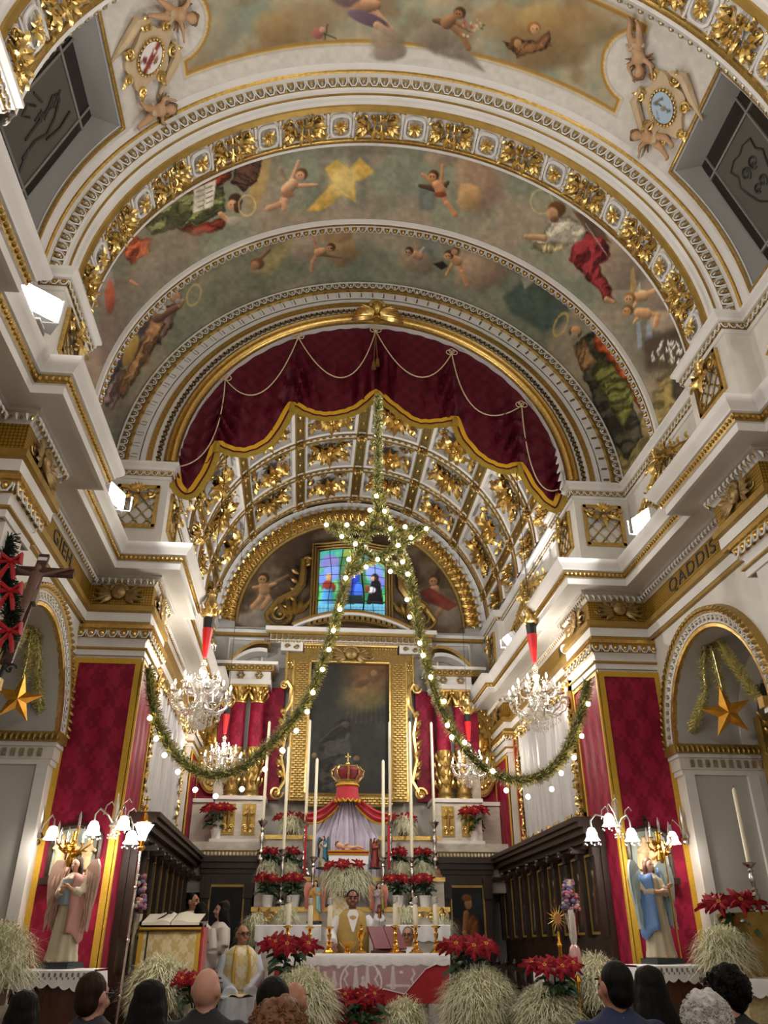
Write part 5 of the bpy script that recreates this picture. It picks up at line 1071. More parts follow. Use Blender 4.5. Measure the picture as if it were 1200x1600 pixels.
        po = painted('painted_panel', P, (22, 34), cv, canvas_oil, cs, loc=None); po.location = (-sx*2.8, -13.2, -.36)
        g = L(MB())
        for (a, b, c_, d) in ((ya-.02, ya+.005, 1.58, 2.5), (yb-.005, yb+.02, 1.58, 2.5), (ya, yb, 1.58, 1.61), (ya, yb, 2.47, 2.5)): bx2(g, sx*2.855, sx*2.88, a, b, c_, d)
        g.build('gilt_beading', goldp, po).location = (sx*2.8, 13.2, .36); 
    # stalls / doors on the east side
    es = thing('carved_door_case', 'dark wooden panelled door case with painting beside the %s end of the high altar' % sd, 'door case', (sx*2.15, 15.75, .36))
    def L2(mb): mb.T = Matrix.Translation((-sx*2.15, -15.75, -.36)); return mb
    g = L2(MB()); bx2(g, sx*1.68, sx*2.6, 15.6, 15.95, .36, 2.6); g.build('body', dwood, es)
    for (e, za, zb) in ((.03, 2.6, 2.68), (.08, 2.68, 2.78), (.13, 2.78, 2.88)): g = L2(MB()); bx2(g, sx*(1.68-e), sx*2.62, 15.6-e, 15.95, za, zb); g.build('cornice', dwood, es)
    for X in (1.76, 2.5): g = L2(MB()); bx2(g, sx*(X-.06), sx*(X+.06), 15.54, 15.6, .5, 2.45); bx2(g, sx*(X-.08), sx*(X+.08), 15.5, 15.6, 2.2, 2.55); g.build('pilaster', dwood, es)
    P = quadgrid((sx*2.13-.28, 15.575, 1.1), (.56, 0, 0), (0, 0, 1.28), 40, 80); u = np.linspace(0, 50, 40)[:, None]+np.zeros((1, 80)); v_ = 110-np.linspace(0, 110, 80)[None, :]+np.zeros((40, 1)); cv = Canvas(P, u.ravel(), v_.ravel(), '#16181c')
    cv.clouds('#24282c', 14, .5, .2, 3, .8)
    if sx > 0: cv.poly([(18, 42), (28, 34), (42, 46), (46, 100), (30, 104), (20, 70)], '#8a4a24', .9, 3, (30, .4, .2)); cv.blob(26, 22, 6, 8, '#a8744a'); cv.blob(24, 14, 8, 5, '#7a4a24'); cv.cap(22, 36, 5, 18, 62, 4, '#a06a40'); cv.cap(18, 62, 4, 26, 80, 3, '#b07a50'); cv.blob(8, 55, 5, 12, '#4a2a22')
    else: cv.poly([(16, 40), (34, 38), (40, 100), (12, 104)], '#4a3a22', .8, 3, (10, .4, .2)); cv.blob(25, 26, 6, 8, '#8a6a48')
    po = painted('painted_panel', P, (40, 80), cv, canvas_oil, es); po.location = (-sx*2.15, -15.75, -.36)
    g = L2(MB())
    for (xa, xb, za, zb) in ((-.31, -.28, 1.07, 2.41), (.28, .31, 1.07, 2.41), (-.31, .31, 1.05, 1.09), (-.31, .31, 2.38, 2.42)): bx2(g, sx*2.13+xa, sx*2.13+xb, 15.56, 15.6, za, zb)
    g.build('gilt_beading', goldp, es)

# ------------------------------------------------------------------ crimson valance in the chancel arch
YV = 10.12
cur = thing('valance_curtain', 'crimson damask valance with scalloped gold fringe filling the chancel arch', 'curtain', (0, YV, ZS))
SCL = [[(274, 742), (279, 766), (298, 777), (322, 745), (340, 697)], [(340, 697), (362, 709), (390, 711), (425, 690), (457, 635)], [(457, 635), (485, 651), (515, 656), (555, 645), (588, 617)], [(588, 617), (615, 642), (650, 666), (690, 665), (710, 658)], [(710, 658), (722, 690), (750, 722), (785, 737), (811, 730)], [(811, 730), (830, 766), (850, 790), (866, 797), (876, 775)]]
def cat_(pts, n):
    out = []
    for i in range(len(pts)-1):
        p0 = pts[max(0, i-1)]; p1, p2 = pts[i], pts[i+1]; p3 = pts[min(len(pts)-1, i+2)]
        for k in range(n):
            t = k/n; out.append(tuple(.5*((2*p1[c])+(p2[c]-p0[c])*t+(2*p0[c]-5*p1[c]+4*p2[c]-p3[c])*t*t+(3*p1[c]-p0[c]-3*p2[c]+p3[c])*t**3) for c in (0, 1)))
    return out
bot = []
for L_ in SCL: bot += [at(x, y, 'Y', YV) for x, y in cat_(L_, 6)]
bot.append(at(876, 775, 'Y', YV))
NB = len(bot); rows = 26; P = []
for i, p in enumerate(bot):
    x = max(-2.93, min(2.93, p.x)); t = x/2.95; zt = ZS + math.sqrt(max(.0, 2.95**2-x*x)); r_ = []
    k = i/24; near = abs(k-round(k)); 
    for j in range(rows+1):
        v = j/rows; z = zt+(p.z-zt)*v
        amp = .010 + .10*math.sin(PI*v**1.6)*max(0, 1-near*2.2)
        yy = -.02+amp*math.sin(x*38*(.6+.4*v)) + .030*math.sin(PI*v**1.4)*math.sin(x*23+v*3) - .05*v*math.sin(PI*near)
        r_.append((x, yy, z-ZS))
    P.append(r_)
mb = MB(); mb.grid(P); mb.build('curtain_cloth', redc, cur)
def strip(name, m, d0, d1, y, fr_=False):
    g = MB(); rr = []
    for i, p in enumerate(bot):
        a = bot[max(0, i-1)]; b = bot[min(NB-1, i+1)]; t = (b-a).normalized(); n = Vector((t.z, 0, -t.x)); n = n if n.z < 0 else -n
        q0 = P[i][-1]; base = Vector((p.x, q0[1], p.z-ZS)); jag = (.012*(i % 2)) if fr_ else 0
        rr.append([base+n*d0+Vector((0, y, 0)), base+n*(d1+jag)+Vector((0, y-.005, 0))])
    g.grid(rr); return g.build(name, m, cur)
strip('gold_band', mat('gold_satin', '#d9a52a', .4, .2), -.085, -.015, -.030); strip('red_edge', redc, -.02, .012, -.034); strip('fringe', fringe, .008, .095, -.032, True)
for i in (24, 48, 72, 96, 120):
    p = bot[i]; g = MB(); q = Vector((p.x, P[i][-1][1]-.03, p.z-ZS)); g.lathe([(.02, .04), (.045, 0), (.05, -.05), (.06, -.16)], 8, q); g.build('knot', fringe, cur)
cordm = mat('cream_cord', '#cdb894', .6)
CB = [(466, 527), (587, 517), (706, 552), (352, 592), (815, 634)]
pts_c = [(278, 729), (352, 592), (466, 527), (587, 517), (706, 552), (815, 634), (872, 765)]; sags = [(330, 690), (410, 612), (535, 590), (650, 588), (745, 640), (835, 740)]
for k in range(6):
    a, b, m_ = (at(*q, 'Y', YV-.1) for q in (pts_c[k], pts_c[k+1], sags[k])); c_ = 2*m_-(a+b)/2
    g = MB(); g.tube([((1-t)**2*a+2*t*(1-t)*c_+t*t*b) - Vector((0, YV, ZS)) for t in np.linspace(0, 1, 20)], .010, 5); g.build('cord', cordm, cur)
for (x, y) in CB:
    c_ = at(x, y, 'Y', YV-.1) - Vector((0, YV, ZS)); g = MB()
    for a in (0.4, PI/2, PI-.4): g.tube([c_ + Vector((.05*math.cos(a)+.045*math.cos(t), 0, .05*math.sin(a)+.045*math.sin(t))) for t in np.linspace(0, 2*PI, 12)], .008, 5, closed=False)
    g.sph(c_, .02, 6, 4); g.build('bow', cordm, cur)
g = MB()
for dx, l in ((-.03, .62), (.03, .56)):
    c_ = at(587, 520, 'Y', YV-.12) - Vector((0, YV, ZS)); g.tube([c_, c_+Vector((dx, 0, -l))], .008, 5); g.lathe([(.012, .03), (.03, 0), (.028, -.03), (.04, -.13)], 8, c_+Vector((dx, 0, -l)))
g.build('tassel', mat('bronze_tassel', '#7a5a2a', .5, .3), cur)
# winged cherub at the crown of the arch
ch = thing('cherub_head', 'gilded winged cherub head at the crown of the chancel arch', 'carving', (0, 9.9, 10.46))
g = MB(); g.sph((0, -.06, .24), (.11, .11, .13), 10, 8); g.sph((0, -.165, .23), (.02, .025, .03), 6, 4); g.sph((-.045, -.15, .26), (.02, .012, .012), 5, 4); g.sph((.045, -.15, .26), (.02, .012, .012), 5, 4); g.sph((0, -.15, .175), (.03, .015, .01), 5, 4); g.lathe([(.07, .02), (.06, .1), (.06, .16)], 8, (0, -.03, 0)); g.build('head', gold, ch)
g = MB()
for k in range(14): a = PI*k/13; g.sph((.11*math.cos(a), -.06, .28+.09*math.sin(a)), (.045, .06, .045), 6, 4)
g.build('hair', goldp, ch)
for sx in (-1, 1):
    g = MB(); g.T = frame_n((0, -.05, .08), (1, 0, 0), (0, -1, 0))
    for k in range(7): g.leaf((sx*.06, -.02+.012*k, .01*k), PI/2*(1-sx) + sx*(-.42+.13*k), .40-.03*k, .085, .12, .15)
    for k in range(5): g.leaf((sx*.05, .02+.01*k, .05), PI/2*(1-sx) + sx*(-.2+.16*k), .22, .07, .15, .1)
    g.build('wing', goldb, ch)
# ================================================================== LAMPS
bulb_m = mat('lit_bulb', (1, .9, .7), .4, emit=BULB_E, ecol=(1, .86, .62)); flame_m = mat('lit_candle_bulb', (1, .92, .78), .4, emit=16, ecol=(1, .88, .68))
lens_m = mat('flood_lens', (1, 1, 1), .3, emit=30, ecol=(.95, .97, 1.0)); grey_m = mat('lamp_grey', '#c9c8c6', .45); shade_m = mat('opal_shade', (1, .97, .9), .35, emit=4.5, ecol=(1, .95, .86))
crystal = mat('crystal', '#f7f2e8', .06, trans=.85, spec=.8, emit=.05, ecol=(1, .9, .72)); brass = mat('brass', '#d9a441', .22, 1.); silver = mat('silver', '#cfcdc8', .22, 1., var=.12, vscale=30, bump=.05)
def lamp(parent, loc, watt, colr, size=.1, kind='POINT', rot=None, spread=None):
    l = bpy.data.lights.new('lamp_light', kind); l.energy = watt; l.color = colr
    if kind == 'AREA':
        l.shape = 'RECTANGLE'; l.size = size; l.size_y = size*.7
        if spread: l.spread = spread
    else: l.shadow_soft_size = size
    o = bpy.data.objects.new('lamp_light', l); col.objects.link(o); o.parent = parent; o.location = loc
    if rot is not None: o.rotation_euler = rot
    return o
def flood(loc, aim, label, s=1., watt=FLOOD_W, back=False):
    t = thing('floodlight', label, 'floodlight', loc, group='floodlights on the cornice')
    d = Vector(aim).normalized(); F = frame_n((0, 0, .16*s), d.cross(Vector((0, 0, 1))), d)   # local Z = beam
    g = MB(); g.T = F; g.box2((-.13*s, -.095*s, -.09*s), (.13*s, .095*s, 0)); g.box2((-.10*s, -.07*s, -.13*s), (.10*s, .07*s, -.09*s))
    for k in range(5): g.box2((-.11*s+.05*s*k, -.08*s, -.15*s), (-.10*s+.05*s*k, .08*s, -.12*s))
    g.build('housing', grey_m, t)
    g = MB(); g.T = F; g.box2((-.115*s, -.08*s, 0), (.115*s, .08*s, .012*s)); g.build('lens', lens_m, t)
    g = MB(); g.tube([(-.14*s, 0, .16*s), (-.14*s, 0, .02), (.14*s, 0, .02), (.14*s, 0, .16*s)], .012, 5); g.box((0, 0, .01), (.12*s, .08*s, .02)); g.build('bracket', grey_m, t)
    z = F.to_3x3() @ Vector((0, 0, 1)); L = lamp(t, Vector((0, 0, .16*s)) + z*.03*s, watt, COOL, .22*s, 'AREA', spread=math.radians(165))
    L.rotation_euler = (-z).to_track_quat('Z', 'Y').to_euler()
    return t
def P3(px, py, ax, v): return at(px, py, ax, v)
flood(P3(46, 506, 'Z', 6.1), (.62, -.75, .2), 'bright square floodlight on the left cornice near the vault window', 1.7)
flood(P3(178, 800, 'Z', 6.1), (.75, -.25, .0), 'white floodlight on the left cornice beside the chancel pier', 1.35)
flood(P3(1006, 838, 'Z', 6.1), (-.8, -.25, .0), 'white floodlight on the right cornice beside the chancel pier', 1.35)
flood((2.66, 13.3, 6.1), (-.75, -.15, -.6), 'floodlight on the right chancel cornice above the far chandelier', 1.0, FLOOD_W*1.9)
flood((-2.66, 12.0, 6.1), (.75, .0, -.6), 'small floodlight on the left chancel cornice above the near chandelier', .75, FLOOD_W*1.9)
flood((2.66, 11.7, 6.1), (-.55, .25, .75), 'floodlight on the right chancel cornice above the near chandelier', .75, FLOOD_W*.95); flood((-2.66, 13.9, 6.1), (.55, .0, .75), 'added floodlight on the left chancel cornice above the far chandelier', .75, FLOOD_W*.95)  # the left one is added to light the coffers from below
for y in (1.5, -3.0, -6.5):  # unseen floodlights, added to brighten the nave and chancel
    for sx in (-1, 1): flood((sx*3.35, y, 6.09), (-sx*.7, .35, .12), 'added floodlight on the %s nave cornice behind the viewer at the %s bay' % (SIDE[sx], {1.5: 'nearest', -3.0: 'middle', -6.5: 'rear'}[y]), 1.2, FLOOD_W*1.25)
for (px, py, X, sd) in ((75, 760, -3.74, 'left'), (882, 1014, 2.92, 'right')):
    p = P3(px, py, 'X', X); t = thing('spot_lamp', 'small round white reflector lamp clipped to the %s entablature' % sd, 'lamp', p); sg = 1 if X < 0 else -1
    g = MB(); g.T = frame_n((0, 0, 0), (0, 1, 0), (sg, -.6, -.4)); g.lathe([(.02, -.10), (.05, -.06), (.075, 0), (.07, .01)], 14); g.build('reflector', grey_m, t)
    g = MB(); g.T = frame_n((0, 0, 0), (0, 1, 0), (sg, -.6, -.4)); g.lathe([(.068, .008), (.03, .02), (.0, .022)], 14); g.build('glass', mat('spot_glass_' + sd, '#efece6', .1, emit=.4), t)
    g = MB(); g.tube([(0, 0, -.02), (-sg*.10, .03, .02)], .012, 5); g.build('clip', grey_m, t)

# ------------------------------------------------------------------ crystal chandeliers
def make_chandelier(label):
    t = thing('chandelier', label, 'chandelier', group='crystal chandeliers in the chancel')
    g = MB(); g.lathe([(.015, .62), (.05, .58), (.03, .5), (.055, .44), (.025, .36), (.06, .28), (.085, .2), (.04, .12), (.07, .05), (.10, .0), (.05, -.06), (.06, -.12), (.02, -.2), (.0, -.26)], 12); g.build('stem', crystal, t)
    am = MB(); am.tube([(.05, 0, .02), (.13, 0, -.08), (.24, 0, -.12), (.36, 0, -.06), (.41, 0, .05), (.40, 0, .10)], [.014, .016, .015, .014, .012, .012], 6); am.lathe([(.015, .0), (.055, .02), (.06, .035), (.02, .03)], 10, (.40, 0, .09)); a1 = am.mesh('arm'); a1.materials.append(crystal)
    am = MB(); am.tube([(.05, 0, .16), (.12, 0, .12), (.22, 0, .14), (.265, 0, .22), (.26, 0, .26)], .013, 6); am.lathe([(.015, .0), (.045, .02), (.05, .035), (.02, .03)], 10, (.26, 0, .25)); a2 = am.mesh('arm'); a2.materials.append(crystal)
    cm = MB(); cm.lathe([(.012, 0), (.012, .07), (.004, .075)], 7); c1 = cm.mesh('candle'); c1.materials.append(mat('candle_tube', '#f2ead8', .5))
    bm = MB(); bm.lathe([(.006, .07), (.017, .095), (.012, .13), (.0, .155)], 8); b1 = bm.mesh('flame_bulb'); b1.materials.append(flame_m)
    for n, me, r, z in ((10, a1, .40, .12), (6, a2, .26, .28)):
        for k in range(n):
            a = 2*PI*(k+.5*(n == 6))/n; o = link('arm', me, t, M_=Matrix.Rotation(a, 4, 'Z')); c_ = link('candle', c1, o, M_=Matrix.Translation((r, 0, z))); link('flame_bulb', b1, o, M_=Matrix.Translation((r, 0, z)))
    dr = MB(); rs = random.Random(2)
    def drop(x, y, z, s_):
        dr.add([(x, y, z), (x+s_*.4, y, z-s_*.8), (x, y+s_*.4, z-s_*.8), (x-s_*.4, y, z-s_*.8), (x, y-s_*.4, z-s_*.8), (x, y, z-s_*1.6)], [(0, 1, 2), (0, 2, 3), (0, 3, 4), (0, 4, 1), (5, 2, 1), (5, 3, 2), (5, 4, 3), (5, 1, 4)])
    for ring, (r, z, n, L) in enumerate(((.40, .08, 20, 2), (.30, -.08, 22, 3), (.20, -.1, 20, 4), (.12, -.06, 16, 6), (.26, .22, 12, 2), (.06, -.12, 10, 5), (.16, .40, 10, 2))):
        for k in range(n):
            a = 2*PI*k/n + ring
            for q in range(L): drop(r*math.cos(a)*(1-.03*q), r*math.sin(a)*(1-.03*q), z - .045*q, .022 + (.014 if q == L-1 else 0))
    for k in range(10):                                   # swags of beads
        a0, a1_ = 2*PI*k/10, 2*PI*(k+1)/10
        for q in range(9): u = q/8; a = a0+(a1_-a0)*u; drop(.38*math.cos(a), .38*math.sin(a), .10-.09*math.sin(PI*u), .016); drop(.2*math.cos(a), .2*math.sin(a), .42-.18*math.sin(PI*u), .014)
    dr.build('crystal_drops', crystal, t, sharp=5)['kind'] = 'stuff'
    g = MB(); g.lathe([(.03, .66), (.075, 1.08), (.06, 1.1)], 8, lobes=8, la=.05); g.build('red_sleeve', mat('red_satin', '#d01c22', .35), t)
    g = MB(); g.lathe([(.065, 1.06), (.078, 1.24), (.05, 1.26)], 8, lobes=8, la=.06); g.build('black_sleeve', black, t)
    g = MB(); g.lathe([(.06, 1.24), (.11, 1.27), (.12, 1.36), (.07, 1.40), (.10, 1.46), (.06, 1.55), (.07, 1.6), (.02, 1.68)], 12)
    for k in range(8): a = 2*PI*k/8; g.T = frame_n((.10*math.cos(a), .10*math.sin(a), 1.28), (-math.sin(a), math.cos(a), 0), (math.cos(a), math.sin(a), 0)); g.leaf((0, 0, 0), PI/2, .14, .08, .3, .5, 3)
    g.build('gilt_canopy', goldb, t)
    return t
c0 = make_chandelier('large crystal chandelier on the left, near the chancel pier')
pL = at(312, 1100, 'Y', 11.2); c0.location = pL
pR = at(842, 1105, 'Y', 11.2); c1_ = copy_tree(c0, pR, .3, 'large crystal chandelier on the right, near the chancel pier')
c2_ = copy_tree(c0, at(347, 1195, 'Y', 14.6), .5, 'crystal chandelier hanging in front of the left oval reliquary'); c3_ = copy_tree(c0, at(735, 1205, 'Y', 14.6), .8, 'crystal chandelier hanging in front of the right oval reliquary')
for c_, f in ((c0, 1), (c1_, 1), (c2_, .8), (c3_, .8)):
    c_.scale = (f*1.02,)*3; g = MB(); g.tube([(0, 0, 1.66), (0, 0, (7.6+math.sqrt(2.97**2-c_.location.x**2)-c_.location.z)/(f*1.02))], .006, 4); g.build('wire', black, c_); lamp(c_, (0, 0, .42), CHAND_W*f, WARM, .22)
# ------------------------------------------------------------------ tulip wall lamps
tul = MB(); tul.lathe([(.016, .03), (.036, .02), (.058, -.03), (.062, -.075), (.085, -.11)], 14, lobes=5, la=.10, caps=False); TUL = tul.mesh('tulip_shade'); TUL.materials.append(shade_m)
def tulip_lamp(base, heads, label, drops=True):
    t = thing('bracket_lamp', label, 'lamp', base)
    for h in heads:
        h = Vector(h) - Vector(base); g = MB(); g.tube([(0, 0, 0), h*.35+Vector((0, -.02, .10)), h*.8+Vector((0, 0, .16)), h+Vector((0, 0, .10)), h+Vector((0, 0, .02))], [.012, .011, .01, .01, .012], 6); ar = g.build('arm', silver, t)
        link('shade', TUL, t, loc=h); lamp(t, h+Vector((0, -.02, -.13)), 10.0, (1, .92, .82), .06)
        if drops:
            g = MB()
            for k in range(6): a = 2*PI*k/6; g.sph(h+Vector((.09*math.cos(a), .09*math.sin(a), -.15)), .012, 5, 4)
            g.tube([h*.6+Vector((0, 0, .1)), h*.6+Vector((.02, 0, .2)), h*.6+Vector((.07, 0, .24)), h*.6+Vector((.1, 0, .2))], .008, 5); g.build('crystal_drops', crystal, ar)
    g = MB(); g.lathe([(.05, -.02), (.06, 0), (.02, .06), (.025, .2), (.01, .32), (0., .36)], 8); g.sph((0, 0, -.06), .035, 7, 5)
    if drops:
        for k in range(14): a = 2*PI*k/7; g.sph((.05*math.cos(a), .05*math.sin(a), -.1-.03*(k//7)), .012, 5, 4)
    g.build('stem', crystal if drops else silver, t); return t
for sx, base, heads, lab in ((-1, (178, 1290), ((147, 1287), (194, 1279)), 'three arm crystal wall lamp with lit tulip shades on the left pier edge'), (1, (966, 1290), ((924, 1297), (951, 1275), (986, 1298)), 'three arm crystal wall lamp with lit tulip shades on the right pier edge')):
    bp = at(*base, 'Y', 9.72); hs = [at(x, y, 'Y', yy) for (x, y), yy in zip(heads, (9.5, 9.62, 9.55))]
    if sx < 0: hs.append(at(206, 1302, 'Y', 9.85))
    tulip_lamp(bp, hs, lab)
tulip_lamp(at(60, 1307, 'Y', 9.9), [at(83, 1295, 'Y', 9.6)], 'single lit tulip lamp on a bracket beside the left relief', False)
tulip_lamp(at(1069, 1307, 'Y', 9.9), [at(1050, 1303, 'Y', 9.6)], 'single lit tulip lamp on a bracket beside the right relief', False)

# ================================================================== GARLANDS
green_t = mat('green_tinsel', '#8b9150', .3, .3, var=.4, vscale=60); gold_t = mat('gold_tinsel', '#f4e09a', .25, .35, var=.25, vscale=60); core_m = mat('garland_core', '#5c5f30', .6, .3)
def catmull(pts, n):
    pts = [Vector(p) for p in pts]; out = []
    for i in range(len(pts)-1):
        p0 = pts[max(0, i-1)]; p1, p2 = pts[i], pts[i+1]; p3 = pts[min(len(pts)-1, i+2)]
        for k in range(n):
            t = k/n; out.append(.5*((2*p1)+(p2-p0)*t+(2*p0-5*p1+4*p2-p3)*t*t+(3*p1-p0-3*p2+p3)*t**3))
    out.append(pts[-1]); return out
def tinsel(path, parent, r, dens, mats_, seed=1, core=True, bw=.010):
    rs = random.Random(seed); path = [Vector(p) for p in path]; mbs = [MB() for _ in mats_]
    if core: g = MB(); g.tube(path, r*(.42 if len(mats_) > 1 else .22), 6); g.build('core', core_m if len(mats_) > 1 else mats_[0], parent)
    for a, b in zip(path[:-1], path[1:]):
        d = b-a; L = d.length
        if L < 1e-6: continue
        d.normalize(); u = d.orthogonal().normalized(); v = d.cross(u)
        for k in range(max(1, int(L*dens))):
            p = a + d*L*rs.random(); t = rs.uniform(0, 2*PI); n = (u*math.cos(t)+v*math.sin(t)); q = p + (n + d*rs.uniform(-.7, .7)).normalized()*r*rs.uniform(.75, 1.25); s_ = n.cross(d).normalized()*bw*.5
            m = mbs[0 if rs.random() < (.55 if len(mats_) > 1 else 1) else 1]; m.add([p-s_, p+s_, q+s_*.6+d*bw*.3, q-s_*.6], [(0, 1, 2, 3)])
    for m, mm in zip(mbs, mats_): m.build('tinsel', mm, parent, sharp=5)['kind'] = 'stuff'
bl = MB(); bl.sph((0, 0, 0), .030, 10, 7); BUL = bl.mesh('bulb'); BUL.materials.append(bulb_m)
GY = 9.93
def gw(x, y, Y=GY): return at(x, y, 'Y', Y)
lg_ = thing('light_garland', 'green and gold tinsel garland shaped as a star with hanging lit bulbs', 'garland', gw(590, 625)); o_ = Vector(lg_.location)
ropes = {'drop': [(590, 620), (590, 700), (589, 775)],
 'left': [(597, 770), (585, 812), (562, 855), (545, 890), (533, 930), (517, 990), (498, 1050), (480, 1092), (452, 1130), (420, 1165), (385, 1195), (350, 1210), (320, 1210), (290, 1195), (262, 1165), (246, 1130), (236, 1090), (232, 1045)],
 'right': [(585, 775), (603, 812), (622, 855), (637, 895), (647, 950), (658, 1005), (673, 1060), (690, 1105), (712, 1150), (745, 1190), (780, 1212), (815, 1218), (850, 1208), (878, 1182), (898, 1140), (910, 1100), (917, 1065)],
 'tip': [(510, 820), (545, 826), (585, 828), (630, 826), (667, 825)], 'down_left': [(667, 825), (640, 842), (600, 865), (570, 882), (548, 895)], 'down_right': [(510, 820), (545, 845), (580, 868), (612, 885), (640, 900)]}
for k, (nm, pp) in enumerate(ropes.items()):
    path = [gw(x, y, GY-.004*k) - o_ for x, y in pp]
    st = bpy.data.objects.new('strand', None); col.objects.link(st); st.parent = lg_
    tinsel(catmull(path, 6), st, .098 if nm in ('left', 'right') else .08, 1150, (gold_t, green_t), 20+k, True, .015)
for (x, y) in [(588, 775), (578, 797), (601, 799), (510, 820), (542, 820), (566, 818), (610, 826), (633, 823), (666, 826), (534, 838), (642, 840), (555, 850), (622, 852), (545, 874), (590, 874), (629, 878), (572, 886), (610, 893), (540, 903), (637, 897), (531, 952), (636, 937), (640, 964), (521, 985), (514, 1015), (504, 1046), (656, 1005), (661, 1024), (673, 1058), (489, 1082), (480, 1112), (463, 1142), (442, 1173), (694, 1096), (699, 1133), (706, 1152), (234, 1122), (244, 1154), (257, 1180), (278, 1206), (305, 1234), (337, 1244), (378, 1233), (414, 1202), (441, 1172), (791, 1235), (825, 1245), (862, 1233), (877, 1208), (897, 1184), (909, 1150), (919, 1100), (726, 1160), (770, 1205)]:
    link('bulb', BUL, lg_, loc=gw(x, y, GY-.10) - o_)
# gold tinsel and paper stars in the side arches
def star_mesh():
    g = MB(); P = []
    for k in range(10): a = PI/2+2*PI*k/10; r = .30 if k % 2 == 0 else .115; P.append((r*math.cos(a), r*math.sin(a), 0))
    g.add(P+[(0, 0, .085), (0, 0, -.085)], [(k, (k+1) % 10, 10) for k in range(10)]+[((k+1) % 10, k, 11) for k in range(10)]); return g.mesh('paper_star', 1)
STR = star_mesh(); STR.materials.append(mat('gold_foil', '#d89a3a', .3, .75, var=.2, vscale=12))
for sx, c_, sw_, rot in ((1, (1136, 1113), [[(1103, 978), (1100, 1040), (1102, 1085), (1088, 1125), (1066, 1165)], [(1106, 975), (1117, 1040), (1128, 1085), (1130, 1100)], [(1110, 980), (1135, 1022), (1160, 1058), (1178, 1088)]], .25), (-1, (28, 1092), [[(62, 935), (58, 990), (60, 1040), (62, 1100), (75, 1145)], [(60, 935), (48, 990), (40, 1040), (36, 1065)], [(58, 938), (35, 985), (12, 1020), (-10, 1040)]], -.2)):
    Xp = 4.0*sx; p = at(*c_, 'X', sx*4.05); st = thing('paper_star', 'five pointed gold foil star hanging in the %s side arch' % SIDE[sx], 'star', p)
    link('star_body', STR, st, M_=frame_n((0, 0, 0), (math.cos(rot), .25*sx, math.sin(rot)), (-.25*sx, -1, -.25)) @ Matrix.Scale(1.02 if sx > 0 else .9, 4)); g = MB(); g.tube([(0, 0, .2), (-.02*sx, 0, .75)], .004, 4); g.build('thread', gold_t, st)
    tg = thing('tinsel_garland', 'gold tinsel garland draped from the crown of the %s side arch' % SIDE[sx], 'garland', at(*sw_[0][0], 'X', sx*4.0)); o2 = Vector(tg.location)
    for k, s_ in enumerate(sw_):
        q = bpy.data.objects.new('strand', None); col.objects.link(q); q.parent = tg
        tinsel(catmull([at(x, y, 'X', sx*(4.0+.06*k)) - o2 for x, y in s_], 5), q, .075, 1100, (gold_t,), 50+k+sx, True, .014)
# ================================================================== PLANTS
bract_m = mat('red_bract', '#7f0a19', .65, spec=.2, var=.3, vscale=18); leaf_m = mat('green_leaf', '#23401f', .45, var=.35, vscale=18); pot_m = mat('white_pot', '#ece9e4', .4)
grass_m = mat('pale_cress', '#e2dec2', .7, var=.3, vscale=40); grass_g = mat('green_cress', '#cfd0a4', .7, var=.3, vscale=40)
def poinsettia(label, base, s=1., heads=6, spread=.16, pot=True, seed=1, face=(0, -1, .5), h=.30):
    t = thing('poinsettia', label, 'plant', base, scale=s); rs = random.Random(seed); z0 = .0
    if pot: g = MB(); g.lathe([(.075, 0), (.10, .17), (.105, .18), (.095, .18), (.09, .165), (.0, .165)], 14); g.build('pot', pot_m, t); z0 = .16
    g = MB()
    for k in range(26):
        a = rs.uniform(0, 2*PI); r = rs.uniform(.02, spread*.9); zz = z0 + h*rs.uniform(.15, .75); d = Vector((math.cos(a), math.sin(a), rs.uniform(-.4, .3))).normalized()
        g.T = frame_n((r*.6*math.cos(a), r*.6*math.sin(a), zz), d, Vector((0, 0, 1)) - d*d.z); g.leaf((0, 0, 0), 0, rs.uniform(.12, .18), .08, .15, -.4, 3)
    g.T = None
    for k in range(5): a = 2*PI*k/5; g.tube([(.02*math.cos(a), .02*math.sin(a), z0-.02 if pot else 0), (spread*.5*math.cos(a), spread*.5*math.sin(a), z0+h*.8)], .008, 5)
    g.build('foliage', leaf_m, t)
    for k in range(heads):
        a = 2*PI*k/heads + rs.uniform(-.3, .3); r = spread*(.95 if k else .15); n = Vector((math.cos(a)*.6, math.sin(a)*.6, .8)) + Vector(face)*.7; p = (r*math.cos(a), r*math.sin(a)*.8, z0 + h*(1.0 + .12*rs.random()))
        g = MB(); g.T = frame_n(p, Vector((1, .2, 0)), n); nl = 7
        for L_ in range(2):
            for i in range(nl-L_): g.leaf((0, 0, .012*L_), 2*PI*(i+.5*L_)/(nl-L_)+rs.uniform(-.2, .2), (.125-.035*L_)*rs.uniform(.85, 1.15), .065, .10, -.25+.3*L_, 4)
        hd = g.build('flower_head', bract_m, t)
        g = MB(); g.T = frame_n(p, Vector((1, .2, 0)), n)
        for i in range(5): g.sph((.012*math.cos(i*1.3), .012*math.sin(i*1.3), .02), .008, 5, 4)
        g.build('flower_eye', yellow, hd)
    return t
